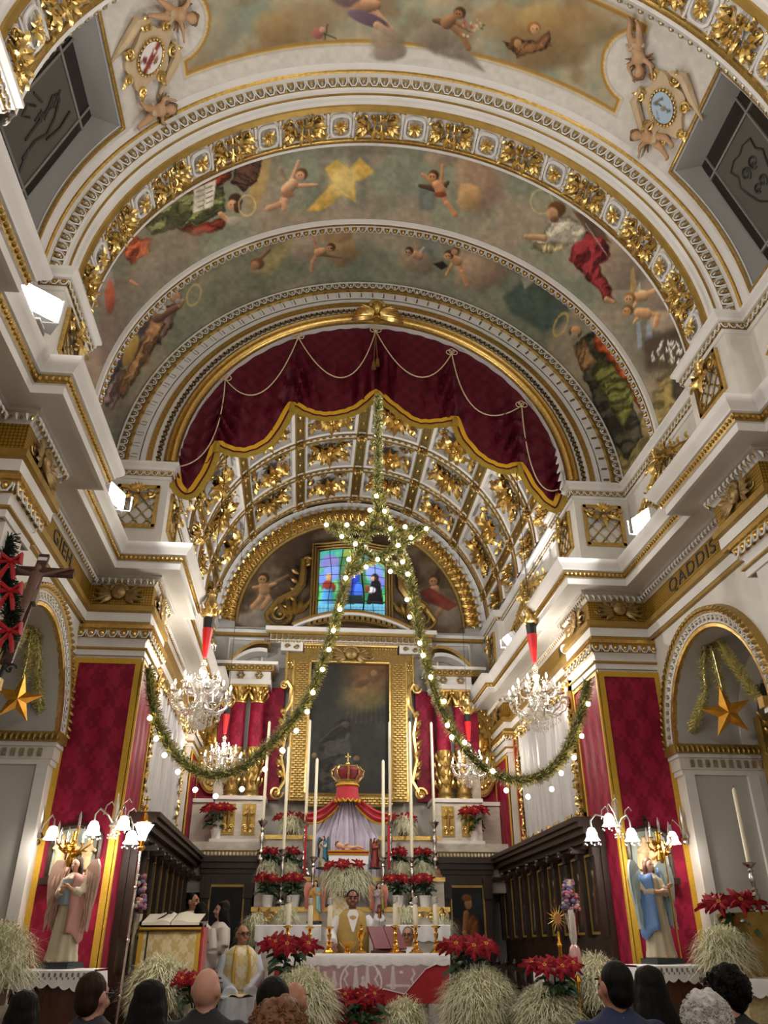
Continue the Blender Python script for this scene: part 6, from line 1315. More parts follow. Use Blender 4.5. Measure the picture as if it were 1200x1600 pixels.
def cress(label, base, rx, rz, n=1600, seed=1, droop=.6, L=.16, core=True, m=None, w=.006, ry=None):
    t = thing('cress_bowl', label, 'plant', base); rs = random.Random(seed); g = MB(); g2 = MB(); ry = ry or rx
    for k in range(n):
        a = rs.uniform(0, 2*PI); c_ = rs.uniform(-.5, 1); s_ = math.sqrt(1-c_*c_); d = Vector((s_*math.cos(a), s_*math.sin(a), c_)); p = Vector((d.x*rx*.6, d.y*ry*.6, rz*.95 + d.z*rz*.6)); l = L*rs.uniform(.7, 1.25)
        q1 = p + d*l*.5 + Vector((rs.gauss(0, .025), rs.gauss(0, .025), .02+rs.gauss(0, .02))); q2 = p + Vector((d.x*l, d.y*l, d.z*l*.9 - droop*l*.35)) + Vector((rs.gauss(0, .04), rs.gauss(0, .04), rs.gauss(0, .03))); sd = d.cross(Vector((0, 0, 1))); sd = sd.normalized()*w*.5 if sd.length > 1e-3 else Vector((w*.5, 0, 0))
        (g if k % 3 else g2).add([p-sd, p+sd, q1+sd, q1-sd, q2+sd*.4, q2-sd*.4], [(0, 1, 2, 3), (3, 2, 4, 5)])
    a_ = g.build('shoots', m or grass_m, t, sharp=5); a_['kind'] = 'stuff'; b_ = g2.build('green_shoots', grass_g, t, sharp=5); b_['kind'] = 'stuff'
    g = MB(); g.sph((0, 0, rz*.95), (rx*.64, ry*.64, rz*.64), 14, 10); g.build('root_mass', grass_m, t)
    g = MB(); g.lathe([(rx*.35, 0), (rx*.5, rz*.35), (rx*.45, rz*.36)], 14); g.build('bowl', mat('clay_bowl', '#6a5a44', .7) if 'clay_bowl' not in MATS else MATS['clay_bowl'], t)
    return t
# ================================================================== HIGH ALTAR
def AY(px, py, Y): return at(px, py, 'Y', Y)
Z1 = AY(436, 1418, 14.8).z; Z2 = AY(472, 1371, 15.15).z; Z3 = AY(455, 1306, 15.4).z; ZM = AY(470, 1447, 14.2).z
ha = thing('high_altar', 'stepped marble high altar with gilt edges behind the celebrant', 'altar', (0, 15, .36))
def HB(nm, m, xa, xb, ya, yb, za, zb): g = MB(); bx2(g, xa, xb, ya-15, yb-15, za-.36, zb-.36); return g.build(nm, m, ha)
HB('mensa', marble, -1.5, 1.5, 13.95, 14.6, .36, ZM-.02); HB('gradine', marble, -1.62, 1.62, 14.6, 15.0, .36, Z1); HB('gradine', marble, -1.62, 1.62, 15.0, 15.3, .36, Z2); HB('gradine', marble, -1.55, 1.55, 15.3, 15.9, .36, Z3)
for zz, yy in ((Z1, 14.6), (Z2, 15.0), (Z3, 15.3)): HB('gilt_edge', gold, -1.64, 1.64, yy-.03, yy+.0, zz-.07, zz)
for sx in (-1, 1):
    g = MB(); g.T = frame_n((sx*1.5, -.45, Z1-.36-.14), (1, 0, 0), (0, -1, 0)); g.spiral((0, 0), .10, 1.4, 0, .025, sx, 14); g.spiral((-sx*.18, -.02), .08, 1.3, PI, .02, -sx, 12)
    for k in range(4): g.leaf((-sx*.1*k, 0, 0), PI/2+sx*.5*k, .15, .08, .3, .3)
    g.build('gilt_scroll', goldb, ha)
lin_m = mat('white_linen', '#e6e3e2', .75, var=.04, vscale=10)
for xa, xb, nm in ((-1.52, -.5, 'left'), (.5, 1.52, 'right')):
    g = MB(); n = 24; g.grid([[(xa+(xb-xa)*i/n, y, z) for y, z in ((14.6-14.2, .012), (13.93-14.2, .012), (13.91-14.2, 0), (13.90-14.2-.01*math.sin(i*1.3), -.12), (13.90-14.2-.015*math.sin(i*1.3), -.20-.03*abs(math.sin(i*.8))))] for i in range(n+1)])
    tag(g.build('altar_linen', lin_m, loc=(0, 14.2, ZM)), 'white lace edged linen on the %s half of the high altar' % nm, 'cloth')
# silver candlesticks with tall candles
wax = mat('candle_wax', '#e9dfc2', .5)
def candlestick(label, base, H, CH, m, s=1., cr=.026, group=None, flame=False):
    t = thing('candlestick', label, 'candlestick', base, group=group); k = H
    g = MB(); g.lathe([(.13*s, 0), (.13*s, .03*k), (.09*s, .06*k), (.085*s, .12*k), (.05*s, .16*k)], 3 if s > .9 else 8); g.lathe([(.05*s, .15*k), (.03*s, .2*k), (.055*s, .27*k), (.06*s, .31*k), (.025*s, .38*k)], 12); g.build('foot', m, t)
    g = MB(); g.lathe([(.025*s, .37*k), (.045*s, .42*k), (.022*s, .47*k), (.035*s, .58*k), (.045*s, .68*k), (.02*s, .76*k), (.035*s, .8*k), (.02*s, .85*k)], 12); g.build('shaft', m, t)
    g = MB(); g.lathe([(.02*s, .84*k), (.05*s, .88*k), (.085*s, .93*k), (.09*s, .96*k), (.03*s, .96*k), (.03*s, k), (.028*s, k)], 14); g.build('drip_pan', m, t)
    g = MB(); g.lathe([(cr, .97*k), (cr*.95, k+CH-.03), (cr*.5, k+CH-.01), (.004, k+CH)], 10); cd = g.build('candle', wax, t)
    g = MB(); g.tube([(0, 0, k+CH-.01), (0, .003, k+CH+.02)], .003, 4); g.build('wick', black, cd)
    return t
for (x, yb, yc, yt, Y, w_) in ((405, 1371, 1279, 1126, 15.14, 'far left'), (474, 1371, 1281, 1124, 15.14, 'left of the canopy'), (610, 1371, 1281, 1127, 15.14, 'right of the canopy'), (681, 1373, 1281, 1128, 15.14, 'far right')):
    b = AY(x, yb, Y); c_ = AY(x, yc, Y); e = AY(x, yt, Y); candlestick('tall silver candlestick with long candle, back row, %s' % w_, (b.x, Y, Z2), c_.z-Z2, e.z-c_.z, silver, 1., .028, 'silver candlesticks of the high altar')
for (x, yb, yc, yt, Y, w_) in ((438, 1418, 1324, 1166, 14.8, 'outer left'), (487, 1418, 1336, 1184, 14.8, 'inner left'), (599, 1418, 1337, 1187, 14.8, 'inner right'), (645, 1418, 1337, 1127, 14.8, 'outer right')):
    b = AY(x, yb, Y); c_ = AY(x, yc, Y); e = AY(x, yt, Y); candlestick('silver candlestick with long candle, front row, %s' % w_, (b.x, Y, Z1), c_.z-Z1, e.z-c_.z, silver, .9, .028, 'silver candlesticks of the high altar')
# poinsettias of the gradines
for k, (x, y, Y, Z, s, hd, lab) in enumerate(((455, 1282, 15.5, Z3, 1.15, 7, 'wide poinsettia on the top step left of the canopy'), (630, 1284, 15.5, Z3, 1.15, 7, 'wide poinsettia on the top step right of the canopy'),
    (423, 1330, 15.22, Z2, .95, 5, 'poinsettia on the middle step, outermost on the left'), (457, 1330, 15.22, Z2, .95, 5, 'poinsettia on the middle step, inner one on the left'), (625, 1332, 15.22, Z2, .95, 5, 'poinsettia on the middle step, inner one on the right'), (661, 1332, 15.22, Z2, .95, 5, 'poinsettia on the middle step, outermost on the right'),
    (417, 1417, 14.72, Z1, 1.0, 6, 'poinsettia in a white pot on the lowest step, outer left'), (459, 1417, 14.72, Z1, 1.0, 6, 'poinsettia on the lowest step, inner left'), (622, 1417, 14.72, Z1, 1.0, 6, 'poinsettia on the lowest step, inner right'), (664, 1417, 14.72, Z1, 1.0, 6, 'poinsettia in a white pot on the lowest step, outer right'))):
    p = AY(x, y, Y); poinsettia(lab, (p.x, Y, Z), s, hd, .17 if hd < 7 else .22, True, k+3, h=.27 if hd < 7 else .12)
for k, (x, Y, Z, rx, lab) in enumerate(((452, 15.33, Z3, .2, 'pale cress tuft under the top poinsettia on the left'), (632, 15.33, Z3, .2, 'pale cress tuft under the top poinsettia on the right'), (419, 15.08, Z2-.1, .15, 'hanging pale cress tuft on the middle step, outer left'), (453, 15.08, Z2-.1, .14, 'hanging pale cress tuft on the middle step, inner left'), (627, 15.08, Z2-.1, .15, 'hanging pale cress tuft on the middle step, inner right'), (661, 15.08, Z2-.1, .14, 'hanging pale cress tuft on the middle step, outer right'))):
    p = AY(x, 1350, Y); cress(lab, (p.x, Y, Z), rx, .16, 700, 30+k, 1.4, .16)
cress('broad pale cress mound below the crib figures', (AY(541, 1378, 14.62).x, 14.62, AY(541, 1378, 14.62).z-.24), .56, .24, 3200, 71, 1.2, .22, ry=.2)
cress('pale cress tuft hanging left of the altar linen', (AY(398, 1440, 14.4).x, 14.45, 1.35), .19, .3, 800, 72, 1.3, .2); cress('pale cress tuft hanging right of the altar linen', (AY(693, 1450, 14.4).x, 14.45, 1.3), .2, .3, 800, 73, 1.3, .2)
cress('pale cress tuft on the left half of the high altar linen', (AY(448, 1436, 14.35).x, 14.35, ZM+.01), .14, .12, 600, 74, 1.2, .15); cress('pale cress tuft on the right half of the high altar linen', (AY(635, 1432, 14.35).x, 14.35, ZM+.01), .14, .12, 600, 75, 1.2, .15)
for x, sd in ((338, 'left'), (740, 'right')): p = AY(x, 1313, 15.8); poinsettia('poinsettia in a white pot on the %s marble ledge' % sd, (p.x, 15.8, 3.125), 1.25, 8, .2, True, 90+x, h=.30)
# ------------------------------------------------------------------ crown canopy, crib
YC = 15.1; cp = AY(543, 1228, YC)
can = thing('crown_canopy', 'red and gold canopy topped by a jewelled crown over the crib figures', 'canopy', (cp.x, YC, Z2)); o3 = Vector(can.location)
zc = cp.z - Z2; sc_ = .0125*1.0
g = MB(); g.lathe([(.20, zc), (.205, zc+.03), (.19, zc+.05), (.20, zc+.08), (.205, zc+.09), (.17, zc+.09)], 20); cr_ = g.build('crown', goldb, can)
g = MB(); g.lathe([(.18, zc+.08), (.25, zc+.17), (.26, zc+.25), (.2, zc+.31), (.06, zc+.30), (0., zc+.28)], 20, lobes=5, la=.06); g.build('crown_cap', mat('crown_velvet', '#7a1020', .7, sheen=.3), cr_)
for k in range(8):
    a = 2*PI*k/8; g = MB(); pts = [(r*math.cos(a), r*math.sin(a), zc+z) for r, z in ((.2, .08), (.28, .17), (.29, .26), (.22, .33), (.1, .34), (.02, .36))]; g.tube(pts, .018, 6)
    for p_ in pts: g.sph(p_, .026, 6, 4)
    g.build('crown_arch', goldb, cr_)
g = MB(); g.sph((0, 0, zc+.39), .045, 8, 6); g.box((0, 0, zc+.50), (.022, .02, .17)); g.box((0, 0, zc+.52), (.11, .02, .022)); g.build('crown_cross', goldb, cr_)
g = MB(); n = 32; g.grid([[(r*math.cos(2*PI*i/n), r*math.sin(2*PI*i/n), z - (.05*abs(math.sin(i*PI*8/n)) if z < zc-.2 else 0)) for i in range(n)] for r, z in ((.19, zc+.01), (.2, zc-.12), (.235, zc-.25))], cv=True); g.build('lambrequin', redp, can)
g = MB(); g.tube([(.237*math.cos(2*PI*i/64), .237*math.sin(2*PI*i/64), zc-.25-.05*abs(math.sin(i*PI*4/16))) for i in range(64)], .016, 5, closed=True); g.tube([(.205*math.cos(2*PI*i/32), .205*math.sin(2*PI*i/32), zc-.0) for i in range(32)], .02, 5, closed=True); g.build('gold_trim', mat('canopy_gold', '#d8a422', .5, .3), can)
for sx in (-1, 1):
    e = [AY(543+sx*q[0], q[1], YC-.05)-o3 for q in ((13, 1250), (28, 1262), (46, 1273), (63, 1277))]
    g = MB(); P_ = []
    for i, p in enumerate(catmull(e, 6)):
        u = i/18; P_.append([p + Vector((0, -.03*math.sin(j*1.9), .09*(1-j/6)*(1-.2*u) - .14*(j/6)*(.6+.4*math.sin(PI*u)))) for j in range(7)])
    g.grid(P_); sw_ = g.build('swag', redp, can); g = MB(); g.tube([q[-1] for q in P_], .02, 5); g.build('swag_fringe', MATS['canopy_gold'], sw_)
    g = MB(); pz = AY(543+sx*64, 1277, YC)-o3; g.box2((pz.x-.02, -.02, 0), (pz.x+.02, .02, pz.z+.03)); g.build('post', redp, can); g = MB(); g.sph((pz.x, -.02, pz.z+.03), .035, 8, 6); g.build('post_knob', goldb, can)
silk = mat('lilac_silk', '#cfc6d6', .45, var=.08, vscale=4)
g = MB(); g.grid([[((i/60-.5)*1.15*(.32+.68*min(1, j/7)), .06+.02*math.sin(i*1.0)+.012*math.sin(i*2.3), (zc-.18)*(1-j/14)+.0) for j in range(15)] for i in range(61)]); g.build('silk_backdrop', silk, can)
# crib couch with the child
kb = thing('crib_couch', 'small red and gold couch draped in white lace, below the silk backdrop', 'couch', (AY(544, 1345, 14.95).x, 14.95, Z1)); kz = AY(544, 1336, 14.95).z - Z1
g = MB(); g.box2((-.32, -.12, 0), (.32, .12, kz-.04)); g.build('base', lin_m, kb); g = MB(); n = 20; g.grid([[(-.34+.68*i/n, y, z-(.03*abs(math.sin(i*1.57)) if z < kz-.1 else 0)) for y, z in ((.1, kz), (-.12, kz), (-.14, kz-.14))] for i in range(n+1)]); g.build('lace', lin_m, kb)
g = MB(); g.box2((-.35, -.12, kz), (.35, .12, kz+.05)); g.build('cushion', redp, kb); g = MB(); g.tube([(-.36, -.125, kz+.05), (.36, -.125, kz+.05)], .014, 5); g.tube([(-.36, -.125, kz), (.36, -.125, kz)], .012, 5); g.build('gold_braid', MATS['canopy_gold'], kb)
skin1 = mat('skin_painted', '#d8a988', .5); 
bb = thing('child_figure', 'small reclining infant figure with halo on the red couch', 'figurine', (kb.location.x, 14.95, Z1+kz+.05))
g = MB(); g.sph((-.17, -.02, .10), (.055, .055, .06), 8, 6); g.cone((-.12, -.02, .08), (.05, -.02, .06), .05, .05); g.cone((-.08, -.05, .1), (.0, -.09, .13), .02, .015); g.cone((.03, -.04, .06), (.17, -.07, .08), .035, .025); g.cone((.17, -.07, .08), (.26, -.05, .05), .025, .018); g.cone((.03, .02, .06), (.25, .03, .04), .035, .018); remesh(g, 'body', skin1, .008, bb)
g = MB(); g.sph((-.19, 0, .12), (.05, .055, .055), 8, 6); g.build('hair', mat('auburn', '#6a3a1c', .6), bb); g = MB(); g.box2((-.06, -.06, .03), (.06, .05, .09)); g.build('loincloth', lin_m, bb)
poinsettia('low red poinsettia spread below the crib couch', (AY(540, 1357, 14.66).x, 14.66, AY(540, 1357, 14.66).z-.10), 1.05, 9, .30, False, 40, h=.14)
# ================================================================== THE FREE-STANDING ALTAR TABLE
YA = 11.65; ZA_ = AY(565, 1490, YA).z; xl, xr = AY(430, 1490, YA).x, AY(701, 1490, YA).x; xc = (xl+xr)/2; hw = (xr-xl)/2
al = thing('altar_table', 'altar table covered by a red frontal and white scalloped lace', 'altar', (xc, YA+.4, .36)); LZ = ZA_-.36
g = MB(); g.box2((-hw+.02, -.38, LZ-.08), (hw-.02, .45, LZ-.015)); g.build('top', marble, al)
for x in (-.72, -.38, .38, .72):
    g = MB(); g.lathe([(.09, 0), (.09, .06), (.06, .1), (.055, LZ-.2), (.08, LZ-.12), (.08, LZ-.06)], 12, (x*hw, -.22, 0)); lgo = g.build('leg', marble, al)
g = MB(); g.box2((-hw*.8, .1, 0), (hw*.8, .3, LZ-.1)); g.build('rear_panel', redp, al)
frontal = mat('red_frontal', '#a80f1c', .65, sheen=.3, var=.1, vscale=8)
g = MB(); n = 40; g.grid([[(-hw+2*hw*i/n, -.40-.012*math.sin(i*1.2)*(j/6), LZ-.012-(LZ-.012-.46)*j/6) for j in range(7)] for i in range(n+1)]); g.grid([[(hw, -.40+.86*i/8, LZ-.012-(LZ-.46)*j/3) for j in range(4)] for i in range(9)]); g.grid([[(-hw, -.40+.86*i/8, LZ-.012-(LZ-.46)*j/3) for j in range(4)] for i in range(9)]); g.build('frontal', frontal, al)
g = MB(); n = 90; g.grid([[(-hw-.01+(2*hw+.02)*i/n, y, z - (.022*abs(math.sin(i*PI/7.5)) if q else 0)) for y, z, q in ((.47, LZ, 0), (-.41, LZ, 0), (-.425, LZ-.02, 0), (-.43, LZ-.12, 1))] for i in range(n+1)]); g.build('linen_top', lin_m, al)
lace_m = mat('white_lace', '#efe9ea', .8); _nt = lace_m.node_tree; _a = _nt.nodes.new('ShaderNodeAttribute'); _a.attribute_name = 'paint'; _s = _nt.nodes.new('ShaderNodeSeparateColor'); _nt.links.new(_a.outputs['Color'], _s.inputs[0]); _nt.links.new(_s.outputs[0], _nt.nodes['Principled BSDF'].inputs['Alpha'])
nx, nz = 240, 90; P = np.zeros((nx, nz, 3)); cutm = np.zeros((nx, nz), bool)
ltop, lbot = AY(480, 1497, YA-.05), None
def lbottom(px):   # lower lace outline in the photograph
    pts = [(468, 1525), (475, 1540), (492, 1552), (520, 1548), (535, 1545), (555, 1553), (582, 1551), (600, 1546), (632, 1554), (648, 1535), (665, 1515), (690, 1503), (701, 1499)]
    return np.interp(px, [p[0] for p in pts], [p[1] for p in pts])
pxs = np.linspace(466, 700, nx); u_ = np.linspace(0, 1, nz)
for i, px_ in enumerate(pxs):
    a, b = AY(px_, 1494, YA-.035), AY(px_, float(lbottom(px_)), YA-.035)
    for j, v in enumerate(u_): P[i, j] = (a.x+(b.x-a.x)*v, YA-.035-.004*math.sin(i*.35), a.z+(b.z-a.z)*v)
cv = Canvas(P, base='#9a9a9a'); cv.c *= (1+.12*np.sin(cv.x*2.2+cv.y*2.2))[:, None]
dl = np.abs(cv.y - lbottom(cv.x)); cv.mix(1-sstep(1.2, 2.6, dl), '#f4f4f4'); 
for x in (534, 594): cv.ring(x+(30 if x < 560 else -30), 1535, 32, 34, 1.6, '#f0f0f0', 0, .9)
W_ = '#f2f2f2'
for (x, y, h) in ((497, 1512, 26), (508, 1520, 18), (522, 1520, 18), (556, 1514, 26), (574, 1512, 30), (567, 1528, 12), (614, 1512, 30)): cv.cap(x, y+4, 2.5, x, y+h, 5, W_, .75, 0); cv.blob(x, y, 2.6, 3, W_, sh=0, a=.8)
for x in (605, 618, 626, 634): cv.cap(x, 1540, 2.5, x+5, 1540, 2.5, W_, .75, 0)
for (x, y) in ((529, 1511), (600, 1511), (627, 1519), (487, 1514)): cv.blob(x, y, 3, 2.4, W_, sh=0)
for x in (540, 588, 645, 480): cv.path([(x, 1515), (x+3, 1522), (x-2, 1530), (x+3, 1540)], 1.6, W_, .8)
lo_ = painted('lace_frontal', P, (nx, nz), cv, lace_m, al); lo_.location = (-xc, -(YA+.4), -.36)
# altar candlesticks, vessels, missal
for k, (x, yt) in enumerate(((448, 1405), (483, 1408), (514, 1408), (618, 1405), (650, 1406), (682, 1406))):
    b = AY(x, 1484, YA+.25); e = AY(x, yt, YA+.25); H = e.z - ZA_; c_ = candlestick('gilt altar candlestick with short thick candle, %s from the left' % ('first', 'second', 'third', 'fourth', 'fifth', 'sixth')[k], (b.x, YA+.25, ZA_+.002), H*.52, H*.42, brass, .72, .033, 'gilt candlesticks on the altar table')
    g = MB(); g.lathe([(.036, H*.94), (.036, H*1.05), (.026, H*1.06)], 10, caps=False); g.build('glass_follower', crystal, c_)
g = MB(); g.lathe([(.07, 0), (.075, .015), (.03, .04), (.02, .09), (.03, .11), (.02, .14), (.05, .19), (.065, .25), (.0, .26)], 14); g.sph((0, 0, .27), .025, 8, 6); g.box((0, 0, .32), (.012, .012, .07)); g.box((0, 0, .325), (.05, .012, .012)); tag(g.build('ciborium', brass, loc=(AY(564, 1480, YA+.3).x, YA+.3, ZA_+.002)), 'lidded gilt ciborium standing before the celebrant', 'vessel')
g = MB(); g.lathe([(.06, 0), (.05, .02), (.02, .04), (.09, .10), (.12, .13), (.11, .13), (.05, .09)], 16); tag(g.build('communion_bowl', brass, loc=(AY(543, 1482, YA+.22).x, YA+.2, ZA_+.002)), 'wide gilt communion bowl on the altar linen', 'vessel')
ms = thing('missal_stand', 'wooden missal stand holding an open red book', 'book stand', (AY(608, 1480, YA+.45).x, YA+.5, ZA_+.002), .45)
g = MB(); g.box2((-.2, -.12, 0), (.2, .14, .03)); g.box2((-.18, .08, .03), (.18, .11, .2)); g.build('stand', mwood, ms)
g = MB(); g.T = Matrix.Translation((0, -.02, .07)) @ Matrix.Rotation(math.radians(52), 4, 'X'); g.box2((-.25, -.04, 0), (-.005, .30, .025)); g.box2((.005, -.04, 0), (.25, .30, .025)); g.build('red_cover', mat('red_leather', '#6d1618', .5), ms)
g = MB(); g.T = Matrix.Translation((0, -.02, .07)) @ Matrix.Rotation(math.radians(52), 4, 'X'); g.box2((-.235, -.03, -.02), (-.01, .285, 0)); g.box2((.01, -.03, -.02), (.235, .285, 0)); g.build('pages', lin_m, ms)
# floor plants in front of the altar
for k, (x, y, Y, zb, rx, rz, lab, n) in enumerate(((748, 1565, 10.6, .36, .50, .40, 'large pale cress ball in front of the right end of the altar', 3800), (855, 1585, 10.0, .36, .36, .28, 'pale cress ball beside the small table on the right', 2200), (472, 1565, 10.4, .36, .42, .36, 'large pale cress ball in front of the left end of the altar', 3000), (250, 1545, 10.4, .36, .40, .34, 'pale cress ball in front of the lectern', 3000), (930, 1540, 10.4, .36, .34, .36, 'pale cress ball behind the man in the navy suit', 1800), (632, 1600, 10.9, .36, .26, .24, 'small pale cress ball under the altar table', 1200))):
    p = AY(x, y, Y); cress(lab, (p.x, Y, max(zb, p.z-rz)), rx, rz, n, 100+k, .75, .20, w=.008)
for k, (x, y, Y, s, lab) in enumerate(((738, 1520, 10.65, 1.45, 'big poinsettia above the cress ball at the right of the altar'), (456, 1515, 10.7, 1.4, 'big poinsettia before the left end of the altar'), (868, 1548, 9.9, 1.3, 'poinsettia beside the small white table on the right'), (566, 1590, 10.6, 1.2, 'red poinsettia low in front of the altar centre'), (305, 1555, 10.1, 1.0, 'small poinsettia at the foot of the lectern'))):
    p = AY(x, y, Y); poinsettia(lab, (p.x, Y, p.z-.12), s, 8, .2, False, 60+k, h=.26)
# ------------------------------------------------------------------ lectern
YL = 11.0; lb = AY(272, 1446, YL); lt = thing('lectern', 'lectern draped in pale gold brocade with an open book', 'lectern', (lb.x, YL, .36), -.12); LH = lb.z-.36
broc = damask('gold_brocade', '#c3ad78', '#d8c9a0', 30., 24., .45)
g = MB(); g.box2((-.05, -.02, 0), (.05, .1, LH-.15)); g.box2((-.22, -.15, 0), (.22, .22, .04)); g.build('post', dwood, lt); g = MB(); g.T = Matrix.Translation((0, .1, LH-.06)) @ Matrix.Rotation(math.radians(-25), 4, 'X'); g.box2((-.36, -.2, -.02), (.36, .26, .0)); g.build('desk', dwood, lt)
g = MB(); g.grid([[(-.36+.72*i/16, -.13-.01*math.sin(i*.9), LH-.02-.62*j/8) for j in range(9)] for i in range(17)]); cl_ = g.build('brocade', broc, lt)
g = MB(); g.box2((-.37, -.15, LH-.64), (-.32, -.12, LH-.02)); g.box2((.32, -.15, LH-.64), (.37, -.12, LH-.02)); g.box2((-.32, -.15, LH-.06), (.32, -.125, LH-.02)); g.build('gold_border', yellow, cl_); g = MB(); g.box2((.375, -.14, LH-.65), (.40, .1, LH-.02)); g.build('red_lining', redp, cl_)
bk = thing('open_book', 'large open book lying on the lectern', 'book', (lb.x, YL-.02, lb.z+.0), -.12)
for sx in (-1, 1):
    g = MB(); g.grid([[(sx*(.005+.34*i/8), -.16+.30*j, .03+.03*math.sin(PI*min(1, i/5))*(1-i/10)+.10*j) for j in range(2)] for i in range(9)]); g.grid([[(sx*(.005+.34*i/8), -.16, .03*z+z*.03*math.sin(PI*min(1, i/5))*(1-i/10)) for z in (0, 1)] for i in range(9)]); g.build('pages', mat('paper', '#d9d2bd', .8) if 'paper' not in MATS else MATS['paper'], bk)
g = MB(); g.T = Matrix.Rotation(math.radians(18), 4, 'X'); g.box2((-.37, -.17, -.015), (.37, .16, -.002)); g.build('cover', mat('brown_leather', '#4a2a1a', .5), bk)
# ================================================================== PEOPLE
def hexm(name, h, rough=.7, **k): return MATS[name] if name in MATS else mat(name, h, rough, **k)
skins = {'tan': hexm('skin_tan', '#a8745a', .5), 'fair': hexm('skin_fair', '#c4907a', .5), 'deep': hexm('skin_deep', '#7a4a38', .5)}
hairs = {'black': hexm('hair_black', '#0d0908', .6, spec=.15, var=.5, vscale=40, bump=.5, bscale=60, stretch=(1, 1, .12)), 'brown': hexm('hair_brown', '#2c1c14', .6, spec=.15, var=.5, vscale=40, bump=.5, bscale=60, stretch=(1, 1, .12)), 'white': hexm('hair_white', '#b9b5b2', .6, var=.25, vscale=50), 'ginger': hexm('hair_ginger', '#6e4522', .6, var=.4, vscale=60), 'grey': hexm('hair_grey', '#5d544e', .6, var=.3, vscale=60)}
def hand(g, w, d, side, sgn, curl=.5, s=1.):
    d = Vector(d).normalized(); side = Vector(side); side = (side - d*side.dot(d)).normalized(); nrm = d.cross(side)*sgn; w = Vector(w)
    g.cone(w, w+d*.07*s, .026*s, .034*s); g.cone(w+d*.05*s-side*.02*s, w+d*.085*s-side*.022*s, .022*s, .02*s); g.cone(w+d*.05*s+side*.02*s, w+d*.085*s+side*.022*s, .022*s, .02*s)
    for k, (o, L) in enumerate(((-.032, .055), (-.011, .07), (.011, .075), (.031, .065))):
        b = w+d*.085*s+side*o*s; m_ = b+(d*(1-curl*.5)+nrm*curl*.6).normalized()*L*.55*s; e = m_+(d*(1-curl)+nrm*curl).normalized()*L*.5*s; g.cone(b, m_, .0095*s, .009*s, 6); g.cone(m_, e, .009*s, .0075*s, 6)
    b = w+d*.03*s+side*.03*s; m_ = b+(side*.8+d*.6+nrm*.2).normalized()*.04*s; g.cone(b, m_, .012*s, .011*s, 6); g.cone(m_, m_+(d*.9+side*.2+nrm*.3).normalized()*.032*s, .0105*s, .008*s, 6)
